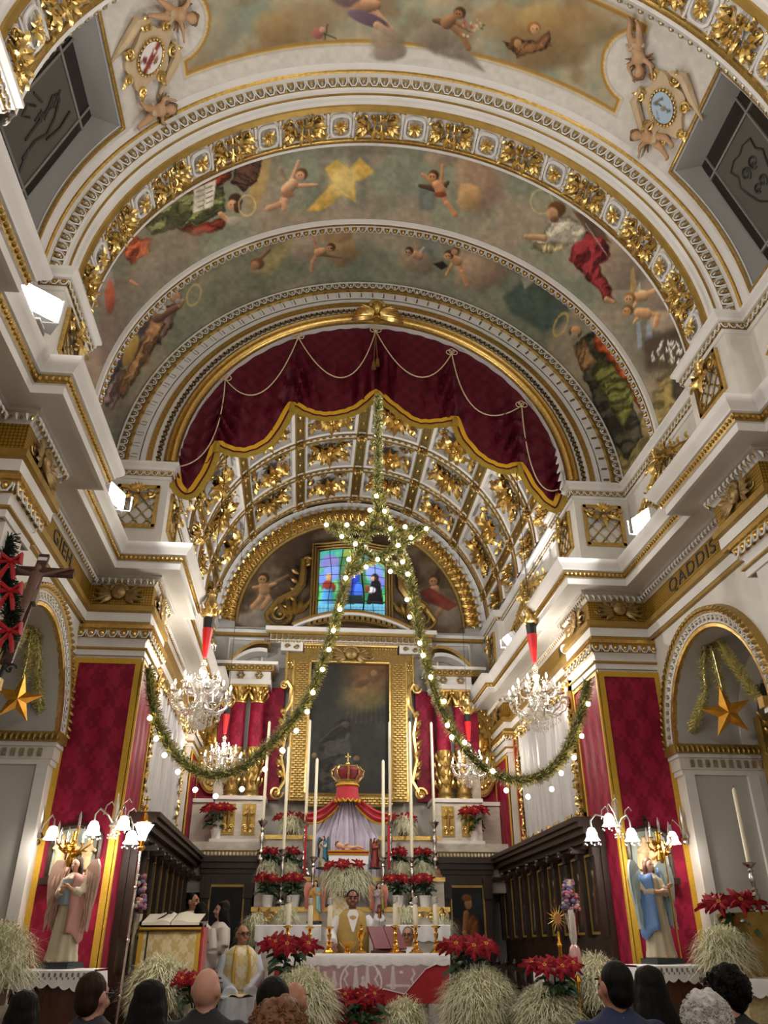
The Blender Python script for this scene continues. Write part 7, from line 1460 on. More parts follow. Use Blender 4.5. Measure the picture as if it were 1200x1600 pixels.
def person(label, base, k, rz, arms, kind, cloth_m, skin, hair, style, sit=False, over=None, trousers=None, voxel=.012, glasses=False, collar=None, turn=0., group=None, name='person'):
    t = thing(name, label, 'person', base, rz, group, k); dz = -.43 if sit else 0.; S = Vector((0, 0, dz)); sk = skins[skin] if isinstance(skin, str) else skin; ht = Matrix.Translation((0, 0, 1.56+dz)) @ Matrix.Rotation(turn, 4, 'Z') @ Matrix.Translation((0, 0, -1.56-dz))
    g = MB(); g.T = ht
    g.sph((0, .005, 1.64+dz), (.077, .095, .108), 14, 10); g.sph((0, -.028, 1.572+dz), (.056, .062, .058), 10, 8); g.cone((0, -.088, 1.652+dz), (0, -.112, 1.602+dz), .011, .017, 6); g.sph((0, -.078, 1.668+dz), (.052, .02, .014), 8, 5); g.sph((0, -.082, 1.558+dz), (.026, .014, .012), 8, 5)
    for sx in (-1, 1): g.sph((sx*.08, .01, 1.63+dz), (.014, .026, .036), 8, 6); g.sph((sx*.04, -.07, 1.60+dz), (.026, .022, .026), 8, 5)
    g.T = None; g.cone((0, .012, 1.42+dz), (0, 0, 1.56+dz), .062, .054, 10); g.sph((0, 0, 1.2+dz), (.15, .10, .26), 10, 8)
    for sx, (el, wr, hd, cu) in zip((-1, 1), arms):
        sh = Vector((sx*.18, 0, 1.40)); el = Vector(el); wr = Vector(wr); g.cone(sh+S, el+S, .05, .042, 8); g.cone(el+S, wr+S, .042, .028, 8); hand(g, wr+S, hd, Vector((-sx*.8, -.3, .4)), sx, cu)
    body = remesh(g, 'body', sk, voxel*.72, t, smooth=2)
    for sx in (-1, 1):
        g = MB(); g.T = ht; g.sph((sx*.032, -.083, 1.645+dz), (.014, .008, .009), 8, 5); e = g.build('eye', hexm('eye_dark', '#1c120d', .3), body)
        g = MB(); g.T = ht; g.box((sx*.034, -.09, 1.67+dz), (.042, .012, .009)); g.build('eyebrow', hairs[hair] if hair else hairs['grey'], body)
    g = MB(); g.T = ht; g.sph((0, -.094, 1.562+dz), (.024, .006, .006), 8, 5); g.build('mouth', hexm('lip', '#7a3a34', .5), body)
    # hair
    if style:
        g = MB(); g.T = ht; z = dz
        if style in ('short', 'long', 'curly', 'receding', 'cropped'):
            g.sph((0, .028 if style != 'receding' else .04, (1.668 if style != 'receding' else 1.655)+z), (.088, .09, .095 if style != 'receding' else .085), 12, 8); g.sph((0, .05, 1.61+z), (.082, .06, .075), 10, 8)
        if style == 'fringe': g.sph((0, .05, 1.60+z), (.084, .056, .052), 10, 8)
        if style == 'long':
            g.sph((0, .05, 1.56+z), (.105, .075, .17), 12, 8); g.sph((0, .075, 1.40+z), (.145, .065, .22), 12, 8); g.sph((0, .06, 1.5+z), (.125, .07, .14), 12, 8); g.sph((0, .02, 1.70+z), (.09, .09, .06), 10, 6)
            for sx in (-1, 1): g.sph((sx*.08, .0, 1.56+z), (.03, .06, .13), 8, 6)
        if style in ('curly', 'mop'):
            rs = random.Random(len(label)); R = .105 if style == 'mop' else .085
            for q in range(90):
                a = rs.uniform(0, 2*PI); c_ = rs.uniform(-.35, 1); s_ = math.sqrt(1-c_*c_); p = (R*1.02*s_*math.cos(a), .02+R*1.08*s_*math.sin(a), 1.645+z+(R+.02)*c_)
                if p[1] < -.05 and p[2] < 1.69+z: continue
                g.sph(p, rs.uniform(.02, .034), 6, 5)
            g.sph((0, .03, 1.66+z), (R*.95, R, R), 10, 8)
        remesh(g, 'hair', hairs[hair], .011 if style not in ('curly', 'mop') else .008, t, smooth=3 if style not in ('curly', 'mop') else 1)
        if style in ('curly', 'mop'):
            g = MB(); rs = random.Random(5); R = .115 if style == 'mop' else .10
            for q in range(420 if style == 'mop' else 150):
                a = rs.uniform(0, 2*PI); c_ = rs.uniform(-.2, 1); s_ = math.sqrt(1-c_*c_); d = Vector((s_*math.cos(a), s_*math.sin(a), c_)); p = Vector((0, .025, 1.645+z)) + d*R
                if p.y < -.05 and p.z < 1.70+z: continue
                u = d.orthogonal().normalized(); v = d.cross(u); r_ = rs.uniform(.008, .016); ph = rs.uniform(0, 6)
                g.tube([p + (u*math.cos(ph+i*.9)+v*math.sin(ph+i*.9))*r_ + d*(.006*i-.01) for i in range(7)], .0028, 4)
            g.T = None; c_ = g.build('curls', hairs[hair], t); c_['kind'] = 'stuff'
    if glasses:
        g = MB(); g.T = ht
        for sx in (-1, 1): g.tube([(sx*.034+.026*math.cos(a), -.104, 1.642+dz+.02*math.sin(a)) for a in np.linspace(0, 2*PI, 12)[:-1]], .004, 4, closed=True); g.tube([(sx*.06, -.10, 1.648+dz), (sx*.084, .0, 1.652+dz)], .004, 4)
        g.tube([(-.01, -.105, 1.645+dz), (.01, -.105, 1.645+dz)], .004, 4); g.build('glasses', black, t)
    # clothing
    g = MB()
    if kind == 'robe' and not sit: g.lathe([(.30, 0), (.27, .3), (.235, .75), (.20, 1.0), (.215, 1.25), (.20, 1.40), (.12, 1.47), (.06, 1.5)], 36, sy=.72, lobes=11, la=.04)
    elif kind == 'robe':
        g.lathe([(.24, .45), (.215, .6), (.205, .85), (.20, .97), (.12, 1.04), (.06, 1.07)], 28, sy=.72)
        for sx in (-1, 1): g.cone((sx*.10, .02, .52), (sx*.14, -.42, .53), .12, .105, 12); g.cone((sx*.14, -.42, .53), (sx*.16, -.42, .03), .125, .17, 12)
        g.lathe([(.20, .02), (.16, .3), (.13, .52)], 24, (0, -.40, 0), lobes=9, la=.06)
    else:
        g.lathe([(.17, .86), (.18, 1.0), (.195, 1.2), (.22, 1.38), (.20, 1.455), (.10, 1.515), (.072, 1.545), (.05, 1.545)], 22, (0, 0, dz), sy=.62)
        for sx in (-1, 1): g.sph((sx*.19, .0, 1.415+dz), (.08, .08, .075), 10, 8)
        if sit:
            for sx in (-1, 1): g.cone((sx*.09, .02, .5), (sx*.11, -.44, .52), .10, .075, 10)
    for sx, (el, wr, hd, cu) in zip((-1, 1), arms):
        sh = Vector((sx*.185, 0, 1.40)); el = Vector(el); wr = Vector(wr); wd = 1.5 if kind == 'robe' else 1.
        g.cone(sh+S, el+S, .07, .058*wd, 10); g.cone(el+S, wr+S-(wr-el).normalized()*.02, .058*wd, .045*wd*1.15, 10)
    remesh(g, 'garment', cloth_m, voxel, t, smooth=2)
    if sit and kind != 'robe':
        g = MB()
        for sx in (-1, 1): g.cone((sx*.11, -.44, .52), (sx*.12, -.42, .08), .075, .055, 10); g.sph((sx*.12, -.48, .045), (.045, .12, .045), 8, 6)
        remesh(g, 'trousers', trousers or cloth_m, .016, t, smooth=2)
    if collar:
        g = MB(); g.lathe([(.068, 1.45+dz), (.066, 1.50+dz), (.060, 1.50+dz)], 16, (0, .012, 0)); g.build('collar', collar, t)
    if over:
        g = MB(); m_, drop = over[:2]; nw = over[2] if len(over) > 2 else .9; n = 40; P_ = []
        for j, (r, z) in enumerate(((.085, 1.505), (.14, 1.47), (.235*nw, 1.405), (.275*nw, 1.22), (.275*nw, 1.05), (.265*nw, drop))):
            P_.append([(r*math.cos(2*PI*i/n)*(1.0+.02*math.sin(i*2.3)*(j > 2)), r*.78*math.sin(2*PI*i/n)-.01, z+dz-(.06*abs(math.cos(2*PI*i/n))**6 if j > 3 else 0)) for i in range(n)])
        g.grid(P_, cv=True); ch_ = g.build('chasuble', m_, t)
        md = ch_.modifiers.new('thick', 'SOLIDIFY'); md.thickness = .012; md.offset = 1
    return t
DOWN = ((-.25, .03, 1.13), (-.22, -.08, .90), (0, -.2, -1), .4), ((.25, .03, 1.13), (.22, -.08, .90), (0, -.2, -1), .4)
LAP = ((-.25, -.02, 1.15), (-.10, -.24, 1.0), (.5, -.8, -.2), .5), ((.25, -.02, 1.15), (.10, -.24, 1.0), (-.5, -.8, -.2), .5)
suitn = hexm('navy_suit', '#1d2747', .75, var=.1, vscale=40); suitb = hexm('black_suit', '#14141a', .75); suitg = hexm('charcoal_suit', '#26262e', .75); bluesh = hexm('pale_shirt', '#b9c3d6', .7)
alb = hexm('white_alb', '#d8d4d2', .8, var=.04, vscale=6); albc = hexm('cream_alb', '#cfc3b8', .85, var=.05, vscale=6); chas = hexm('ochre_chasuble', '#a88a48', .75, var=.12, vscale=20); broc2 = damask('vestment_brocade', '#d3bf86', '#e3d9bb', 26., 26., .5); ygold = hexm('yellow_gold_vestment', '#c9a648', .6)
# celebrant
pc = AY(551, 1400, 12.85); ph_ = AY(551, 1391, 12.85).z - .36
cel = person('priest in ochre vestment at the altar raising his left hand', (pc.x, 12.85, .36), ph_/1.75, .0, (((-.30, -.05, 1.20), (-.28, -.30, 1.08), (.2, -.8, -.5), .6), ((.32, -.08, 1.22), (.36, -.28, 1.42), (-.1, -.1, 1), .5)), 'robe', alb, 'deep', 'black', 'short', over=(chas, .85, .80), collar=alb, voxel=.011)
ow = Vector((pc.x, 12.85, .36)); kk = ph_/1.75
g = MB(); g.T = frame_n((0, -.168, 1.34), (1, 0, 0), (0, -1, .30)); g.prism([(-.08, .10), (-.012, -.12), (.012, -.12), (.08, .10), (.05, .16), (-.05, .16)], -.03, .014); g.build('alb_neck', alb, cel)
tc_ = tag((lambda g: (g.tube([(0, 0, .02), (.0, 0, -.14), (.01, 0, -.26)], .004, 4), g.lathe([(.0, -.34), (.028, -.32), (.032, -.29), (.02, -.27), (.0, -.26)], 10), g)[-1])(MB()).build('aspergillum', brass, loc=ow+Vector((.345, -.33, 1.50))*kk), 'thin gilt sprinkler held in the raised hand of the celebrant', 'sprinkler')
# seated concelebrant in gold and white
ps = AY(380, 1446, 12.3); st_ = person('seated bald priest with glasses in gold and white vestments, hands joined', (ps.x, 12.3, .36), (ps.z-.36)/1.315, .15, LAP, 'robe', hexm('pale_blue_alb', '#cdd2dd', .8), 'tan', 'grey', 'fringe', sit=True, over=(broc2, 1.0, .84), glasses=True, turn=.35, collar=alb)
g = MB(); g.grid([[(-.26+.52*i/12, -.18-.36*j/6, 1.005-.43-.02*abs(i/6-1)-.03*j/6-.02*math.sin(i*1.4)*j/6) for j in range(7)] for i in range(13)]); o_ = g.build('chasuble_lap', broc2, st_)
g = MB()
for sx in (-1, 1): g.tube([(sx*.07, -.08, 1.06), (sx*.09, -.19, .98), (sx*.10, -.215, .80), (sx*.09, -.215, .62)], .022, 6)
g.build('gold_orphrey', ygold, st_)
ch_s = thing('celebrant_chair', 'dark wooden chair under the seated bald priest', 'chair', (ps.x, 12.38, .36))
g = MB(); g.box2((-.26, -.2, .40), (.26, .28, .44)); g.build('seat', dwood, ch_s)
for x in (-.23, .23):
    for y in (-.17, .25): g = MB(); g.box2((x-.025, y-.025, 0), (x+.025, y+.025, .40)); g.build('leg', dwood, ch_s)
g = MB(); g.box2((-.26, .24, .44), (.26, .28, .95)); g.build('backrest', dwood, ch_s)
# man with glasses behind the missal
pm = AY(637, 1449, 13.3); person('man with glasses in white seated behind the missal stand', (pm.x, 13.3, .36), (pm.z-.36)/1.315, 0, LAP, 'robe', alb, 'tan', 'grey', 'short', sit=True, glasses=True, turn=-.3)
g = MB(); g.box2((-.22, -.2, 0), (.22, .2, .42)); tag(g.build('low_stool', dwood, loc=(pm.x, 13.36, .36)), 'dark wooden stool under the man behind the missal', 'stool')
# left group by the lectern
pd_ = AY(303, 1396, 14.0); person('man in cream vestment bending forward behind the servers', (pd_.x, 14.0, .36), (pd_.z-.36)/1.75, .5, DOWN, 'robe', albc, 'tan', 'black', 'short', over=(broc2, .9), turn=.6)
pg = AY(316, 1411, 12.6); person('altar server with long dark hair in a white alb, seen from behind', (pg.x, 12.6, .36), (pg.z-.36)/1.75, PI-.35, DOWN, 'robe', albc, 'fair', 'black', 'long')
pg2 = AY(347, 1409, 12.75); person('altar server with dark hair in a cream alb facing left, arms folded', (pg2.x, 12.75, .36), (pg2.z-.36)/1.75, -PI/2+.35, (((-.27, .0, 1.15), (-.06, -.25, 1.12), (1, -.2, 0), .5), ((.27, .0, 1.15), (.06, -.27, 1.16), (-1, -.2, 0), .5)), 'robe', albc, 'fair', 'black', 'long', turn=0)
# ------------------------------------------------------------------ congregation, seen from behind
def solveY(px, py, wpx, wm):
    lo_, hi = 1.5, 9.
    for _ in range(40):
        m_ = (lo_+hi)/2; w_ = (AY(px+wpx/2, py, m_)-AY(px-wpx/2, py, m_)).length
        if w_ < wm: lo_ = m_
        else: hi = m_
    return lo_
aud = [(42, 1549, 70, .25, 'woman with long dark hair at the far left of the congregation', suitb, 'fair', 'black', 'long', None, 0., False, None),
 (151, 1520, 46, .165, 'man with short brown hair in a charcoal jacket', suitg, 'fair', 'brown', 'short', None, -.5, True, None),
 (237, 1532, 74, .25, 'woman with long black hair in front of the cress ball', suitb, 'fair', 'black', 'long', None, 0., False, None),
 (326, 1511, 41, .155, 'bald man in a black jacket', suitb, 'fair', None, None, None, -.35, False, None),
 (428, 1527, 54, .175, 'man with thick black hair in front of the cress ball', suitb, 'tan', 'black', 'short', None, 0., False, None),
 (462, 1533, 40, .165, 'balding man partly hidden by the black haired man', suitg, 'tan', 'grey', 'fringe', None, -.5, False, None),
 (436, 1570, 104, .27, 'person with bushy ginger curls at the bottom edge', suitb, 'fair', 'ginger', 'mop', None, 0., False, None),
 (956, 1503, 46, .17, 'man with black hair in a navy suit and pale shirt collar', suitn, 'tan', 'black', 'short', bluesh, .3, False, None),
 (1010, 1510, 58, .23, 'woman with long dark hair beside the man in navy', suitb, 'fair', 'black', 'long', None, 0., False, None),
 (1096, 1556, 62, .21, 'person with bushy white hair at the lower right', suitg, 'fair', 'white', 'mop', None, 0., False, None),
 (1128, 1511, 50, .185, 'boy with curly dark hair and glasses looking left', suitb, 'fair', 'black', 'curly', None, .85, True, None)]
pews = []
for (x, y, w_, wm, lab, cm, sk_, hr, sty, colr, tn, gl, _) in aud:
    Y = solveY(x, y+25, w_, wm); p = AY(x, y, Y); kk = p.z/1.322
    person(lab, (p.x, Y, 0), kk, PI, LAP, 'suit', cm, sk_, hr, sty, sit=True, voxel=.014, glasses=gl, collar=colr, turn=tn, trousers=suitg, group='congregation seen from behind'); pews.append((p.x, Y))
for k, (xa, xb, Y, lab) in enumerate(((-2.75, -.2, 4.78, 'wooden pew bench under the left congregation'), (.55, 2.6, 4.72, 'wooden pew bench under the right congregation'))):
    pw = thing('pew', lab, 'pew', ((xa+xb)/2, Y, 0)); h_ = (xb-xa)/2
    g = MB(); g.box2((-h_, -.22, .38), (h_, .22, .42)); g.build('seat', mwood, pw); g = MB(); g.box2((-h_, -.28, .42), (h_, -.25, .85)); g.build('backrest', mwood, pw)
    for q in (-1, 1): g = MB(); g.box2((q*h_-.03, -.26, 0), (q*h_+.03, .24, .38)); g.build('end_panel', mwood, pw)

# ================================================================== STATUES
def angel(label, base, h, rz, robe, mantle, wingc, hairc, wings=(1, 1), pose=0, name='angel_statue', small=False, wscale=1., block=True, ms=1):
    t = thing(name, label, 'statue', base, rz, scale=h); z0 = .05 if block else 0.; vx = .010/ max(.35, h) if small else .011
    if block: g = MB(); g.box2((-.17, -.13, 0), (.17, .13, .05)); g.build('plinth', hexm('statue_plinth', '#2c3436', .6), t)
    sk = hexm('skin_painted2', '#d3a184', .45)
    g = MB(); g.sph((0, -.005, .92), (.048, .056, .064), 12, 9); g.sph((0, -.022, .885), (.034, .036, .032), 10, 7); g.cone((0, -.055, .925), (0, -.068, .898), .007, .010, 6); g.cone((0, 0, .82), (0, 0, .89), .032, .03, 8); g.sph((0, 0, .7), (.08, .06, .14), 8, 6)
    arms = ((-.13, -.03, .64), (-.03, -.13, .68)), ((.13, -.03, .64), (.05, -.13, .70))
    if pose == 1: arms = ((-.13, -.02, .66), (-.02, -.14, .66)), ((.13, -.03, .65), (.10, -.15, .70))
    if pose == 2: arms = ((-.12, -.04, .64), (-.02, -.12, .70)), ((.12, -.04, .64), (.02, -.12, .70))
    for sx, (e, w_) in zip((-1, 1), arms): g.cone(e, w_, .026, .018, 8); hand(g, w_, (Vector(w_)-Vector(e)).normalized()+Vector((0, -.2, .3)), Vector((-sx, 0, .3)), sx, .4, .62)
    for sx in (-1, 1): g.sph((sx*.05, -.10, z0+.012), (.028, .05, .018), 8, 5); g.cone((sx*.05, -.085, z0+.015), (sx*.03, 0, .6), .022, .04, 8)
    body = remesh(g, 'body', sk, vx*.7, t, smooth=2)
    for sx in (-1, 1): g = MB(); g.sph((sx*.02, -.053, .927), (.009, .006, .006), 6, 4); g.build('eye', hexm('eye_dark', '#1c120d', .3), body)
    g = MB(); n = 40; prof = [(.165, .0+z0), (.15, .12), (.125, .35), (.105, .52), (.10, .6), (.115, .72), (.105, .79), (.06, .835), (.035, .85)]
    g.lathe(prof, n, sy=.8, lobes=10, la=.07)
    for sx, (e, w_) in zip((-1, 1), arms): g.cone((sx*.09, 0, .79), e, .045, .045, 8); g.cone(e, Vector(e)+(Vector(w_)-Vector(e))*.7, .046, .04, 8)
    remesh(g, 'robe', robe, vx, t, smooth=1)
    g = MB(); P_ = []                                  # mantle wrapped over one shoulder
    for j in range(9):
        v = j/8; z = .82-.52*v; r = .115+.045*v
        P_.append([((r+.012+.008*math.sin(i*1.7+j))*math.cos(a), (r*.85+.012+.008*math.sin(i*1.7+j))*math.sin(a), z+.10*ms*math.cos(a)*(.4+v*.6)*-1+.04+(.03*math.sin(i*.9) if j == 8 else 0)) for i, a in enumerate([q if ms > 0 else PI-q for q in np.linspace(-.36*PI, 1.0*PI, 22)])])
    g.grid(P_); m_ = g.build('mantle', mantle, t); md = m_.modifiers.new('thick', 'SOLIDIFY'); md.thickness = .012
    g = MB(); g.sph((0, .012, .945), (.056, .058, .058), 10, 8)
    for sx in (-1, 1): g.sph((sx*.047, .008, .89), (.022, .034, .06), 8, 6); g.sph((sx*.05, .012, .84), (.022, .03, .045), 8, 6)
    g.sph((0, .04, .88), (.05, .03, .08), 8, 6); remesh(g, 'hair', hairc, vx*.8, t, smooth=2)
    for sx, on in zip((-1, 1), wings):
        if not on: continue
        out = [(.03, .80), (.06, .90), (.12, .97), (.18, .97), (.215, .90), (.225, .78), (.21, .62), (.18, .48), (.14, .34), (.10, .27), (.075, .30), (.07, .42), (.06, .56), (.04, .68)]
        out = [(sx*(x*wscale), y) for x, y in out]; wm = frame_n((0, .085, 0), (1, sx*.25*0, 0), (0, -1, 0)) @ Matrix.Identity(4)
        g = MB(); g.T = Matrix.Rotation(-sx*.35, 4, 'Z') @ frame_n((0, .085, 0), (1, 0, 0), (0, -1, 0)); g.prism(out if sx > 0 else out[::-1], -.012, .012); wo = g.build('wing', wingc, t, sharp=60)
        g = MB(); g.T = Matrix.Rotation(-sx*.35, 4, 'Z') @ frame_n((0, .085, .0), (1, 0, 0), (0, -1, 0))
        for r_ in range(4):
            for q in range(4): g.leaf((sx*wscale*(.07+.035*q), .88-.12*r_-.02*q, .012), -PI/2+sx*.15, .15, .04, .03, .02, 3)
        for q in range(5): g.leaf((sx*wscale*(.08+.028*q), .55-.01*q, .012), -PI/2-sx*(.05), .26-.02*q, .035, .02, .01, 3)
        g.build('feather', wingc, wo)
    return t
pinkm = hexm('rose_robe', '#c9948a', .55); creamr = hexm('ivory_robe', '#c4b79c', .55, var=.08, vscale=8); bluem = hexm('sky_mantle', '#6d92c8', .55); wing1 = hexm('rose_wing', '#c6a492', .6); wing2 = hexm('pale_blue_wing', '#b4c4c2', .6)
for sx, (xb, yb, yt), (robe, man, wg, hr), lab, wn_ in ((-1, (93, 1513, 1341), (creamr, pinkm, wing1, hairs['brown']), 'angel statue in rose and blue with pink wings on the left lace covered pedestal', (1, 1)), (1, (1036, 1506, 1343), (creamr, bluem, wing2, hexm('hair_auburn', '#5d3320', .55)), 'angel statue in blue mantle holding a staff on the right lace covered pedestal', (1, 1))):
    Y = 9.52; b = AY(xb, yb, Y); e = AY(xb, yt, Y); H = e.z-b.z
    an = angel(lab, (b.x, Y, b.z), H*1.02, -.35 if sx < 0 else .3, robe, man, wg, hr, wn_, 0 if sx < 0 else 1, wscale=1.25, ms=1 if sx < 0 else -1)
    if sx < 0:
        g = MB(); g.lathe([(.122, .55), (.118, .66), (.113, .78)], 20, sy=.86, lobes=8, la=.05, caps=False); g.build('blue_bodice', hexm('slate_bodice', '#8fa0ad', .55), an)
    if sx > 0:
        g = MB(); p_ = Vector((.10, -.17, .05)); g.tube([p_, p_+Vector((-.01, .0, 1.1))], .008, 6); g.build('staff', brass, an)
    pt = thing('statue_pedestal', 'dark wooden pedestal with white lace cloth under the %s angel' % SIDE[sx], 'pedestal', (b.x, Y, 0)); tz = b.z-.012
    g = MB(); g.box2((-.36, -.28, 0), (.36, .30, tz-.02)); g.build('body', mwood, pt); g = MB(); g.box2((-.40, -.31, tz-.05), (.40, .32, tz-.01)); g.build('top', mwood, pt)
    for q in (-.18, .18): g = MB(); g.box2((q-.14, -.295, .15), (q+.14, -.28, tz-.14)); g.build('panel', mwood, pt)
    lc = tag(MB() and (lambda g: (g.grid([[(-.42+.84*i/40, y, z-(.03*abs(math.sin(i*PI/5))+.06*(abs(i/20-1)) if z < -.05 else 0)) for y, z in ((.3, 0), (-.32, 0), (-.335, -.01), (-.345, -.12))] for i in range(41)]), g.grid([[(s_*.42 + s_*.02*j, -.32+.6*i/16, -.02-.10*j-.02*abs(math.sin(i*.9))*j) for j in range(3)] for s_ in (-1,) for i in range(17)]), g.grid([[(.42 + .02*j, -.32+.6*i/16, -.02-.10*j-.02*abs(math.sin(i*.9))*j) for j in range(3)] for i in range(17)]), g)[-1])(MB()).build('lace_cloth', lin_m, loc=(b.x, Y, b.z-.005)), 'white lace cloth on the %s angel pedestal' % SIDE[sx], 'cloth')
    g = MB()
    for q in range(-6, 7): g.box((q*.055, -.343, -.045), (.02, .004, .035)); g.box((q*.055+.02, -.343, -.075), (.012, .004, .02))
    g.build('openwork', hexm('lace_shadow', '#77706c', .8), lc)
# small painted angels around the crib
for (x, yb, yt, Y, rz, robe, man, wg, hr, lab, Z) in ((504, 1358, 1307, 14.9, -.6, creamr, hexm('teal_mantle', '#2f6a86', .5), hexm('teal_wing', '#5a7a7a', .6), 'brown', 'small angel figure in cream and teal kneeling left of the crib', None), (586, 1358, 1310, 14.9, .6, hexm('crimson_robe', '#8a2f2c', .5), hexm('gold_mantle', '#b08a4a', .5), hexm('brown_wing', '#6a4a34', .6), 'brown', 'small angel figure in crimson right of the crib', None),
    (491, 1443, 1377, 14.5, -.3, hexm('ochre_robe', '#c79a4a', .5), hexm('aqua_mantle', '#8fc0c4', .5), hexm('coral_wing', '#d08a74', .6), 'brown', 'small angel figure with coral wings and aqua tunic on the left', None), (591, 1440, 1381, 14.5, .3, hexm('mauve_robe', '#a08a94', .5), hexm('olive_mantle', '#9aa04a', .5), MATS['coral_wing'], 'black', 'small angel figure with coral wings and olive tunic on the right', None)):
    b = AY(x, yb, Y); e = AY(x, yt, Y); zb = max(b.z, ZM+.013 if Y == 14.5 else Z1); angel(lab, (b.x, Y, zb), (e.z-zb)*1.02, rz, robe, man, wg, hairs[hr], (1, 1), 2, 'angel_figurine', True, 1.3 if Y < 14.6 else 1.)
g = MB(); g.box2((-.19, -.03, 0), (.19, .03, .62)); tag(g.build('tabernacle_veil', broc2, loc=(AY(533, 1430, 14.4).x, 14.5, ZM+.0)), 'pale gold tabernacle veil behind the celebrant', 'veil')
# ------------------------------------------------------------------ putti and cartouches on the nave vault
stone = hexm('putto_plaster', '#b8906a', .5, var=.1, vscale=10); stone2 = hexm('cartouche_plaster', '#c3aa86', .5, var=.1, vscale=10)
def vframe(px, py, up): # frame on the vault with local Y along the photo direction up
    p, a = onv(px, py, 3.8); q, _ = onv(px+up[0]*6, py+up[1]*6, 3.8); n = Vector((-math.sin(a), 0, -math.cos(a))); y = (q-p); y = (y-n*y.dot(n)).normalized(); x = y.cross(n); return p, Matrix(((x[0], y[0], n[0], 0), (x[1], y[1], n[1], 0), (x[2], y[2], n[2], 0), (0, 0, 0, 1)))
def putto3d(px, py, up, s, label, armsp, legsp, headoff=0.):
    p, F = vframe(px, py, up); t = thing('putto', label, 'statue', p, group='plaster putti on the vault'); F = F @ Matrix.Scale(s, 4)
    g = MB(); g.T = F; g.sph((headoff, .36, .13), (.085, .095, .09), 10, 8); g.cone((headoff*.6, .24, .10), (headoff, .34, .12), .045, .045); g.sph((0, .16, .10), (.11, .12, .09), 10, 8); g.sph((0, .02, .10), (.10, .11, .09), 10, 8)
    for k, a in enumerate(armsp): sx = (-1, 1)[k]; g.cone((sx*.10, .2, .10), a[0], .04, .035, 8); g.cone(a[0], a[1], .035, .024, 8); hand(g, a[1], Vector(a[1])-Vector(a[0]), (0, 0, 1), sx, .3, .75)
    for k, a in enumerate(legsp): sx = (-1, 1)[k]; g.cone((sx*.05, -.02, .10), a[0], .07, .05, 8); g.cone(a[0], a[1], .05, .032, 8); d = (Vector(a[1])-Vector(a[0])).normalized(); g.cone(a[1], Vector(a[1])+d*.03+Vector((0, 0, .07)), .032, .022, 8)
    b_ = remesh(g, 'body', stone, .014, t, smooth=2)
    g = MB(); g.T = F
    for k in range(14): a = 2*PI*k/14; g.sph((headoff+.07*math.cos(a), .41+.05*math.sin(a), .13+.03*math.sin(a*3)), .035, 6, 5)
    g.sph((headoff, .42, .12), (.075, .06, .08), 8, 6); g.build('hair', hexm('putto_hair', '#7d5a38', .6), t)
    for sx in (-1, 1):
        g = MB(); g.T = F
        for k in range(4): g.leaf((sx*.06, .2, .02), PI/2*(1-sx)+sx*(.9-.4*k), .2, .06, .2, .2)
        g.build('wing', hexm('putto_wing', '#8a6a48', .6), t)
    g = MB(); g.T = F; g.tube([(-.12, .0, .08), (0, -.05, .18), (.12, .02, .1), (.2, -.06, .06)], [.03, .045, .035, .02], 7); g.build('drapery', stone2, t)
putto3d(1000, 70, (.15, 1), .72, 'plaster putto upside down above the right cartouche', (((-.2, .28, .12), (-.22, .42, .14)), ((.2, .25, .1), (.15, .42, .1))), (((-.10, -.18, .14), (-.10, -.36, .12)), ((.08, -.2, .12), (.04, -.42, .10))))
putto3d(1030, 215, (-1, -.25), .72, 'plaster putto below the right cartouche', (((-.16, .26, .14), (-.3, .3, .10)), ((.2, .15, .14), (.28, .05, .16))), (((-.10, -.18, .14), (-.22, -.3, .12)), ((.08, -.2, .12), (-.02, -.36, .10))))
putto3d(262, 15, (1, .25), .72, 'plaster putto above the left cartouche', (((-.18, .22, .14), (-.3, .2, .12)), ((.18, .26, .12), (.3, .32, .12))), (((-.10, -.18, .14), (-.14, -.34, .12)), ((.08, -.2, .12), (.1, -.4, .10))))
putto3d(232, 170, (1, -.2), .72, 'plaster putto below the left cartouche', (((-.2, .2, .12), (-.16, .36, .16)), ((.2, .2, .12), (.3, .36, .10))), (((-.10, -.18, .14), (-.2, -.3, .12)), ((.12, -.16, .12), (.2, -.3, .10))))
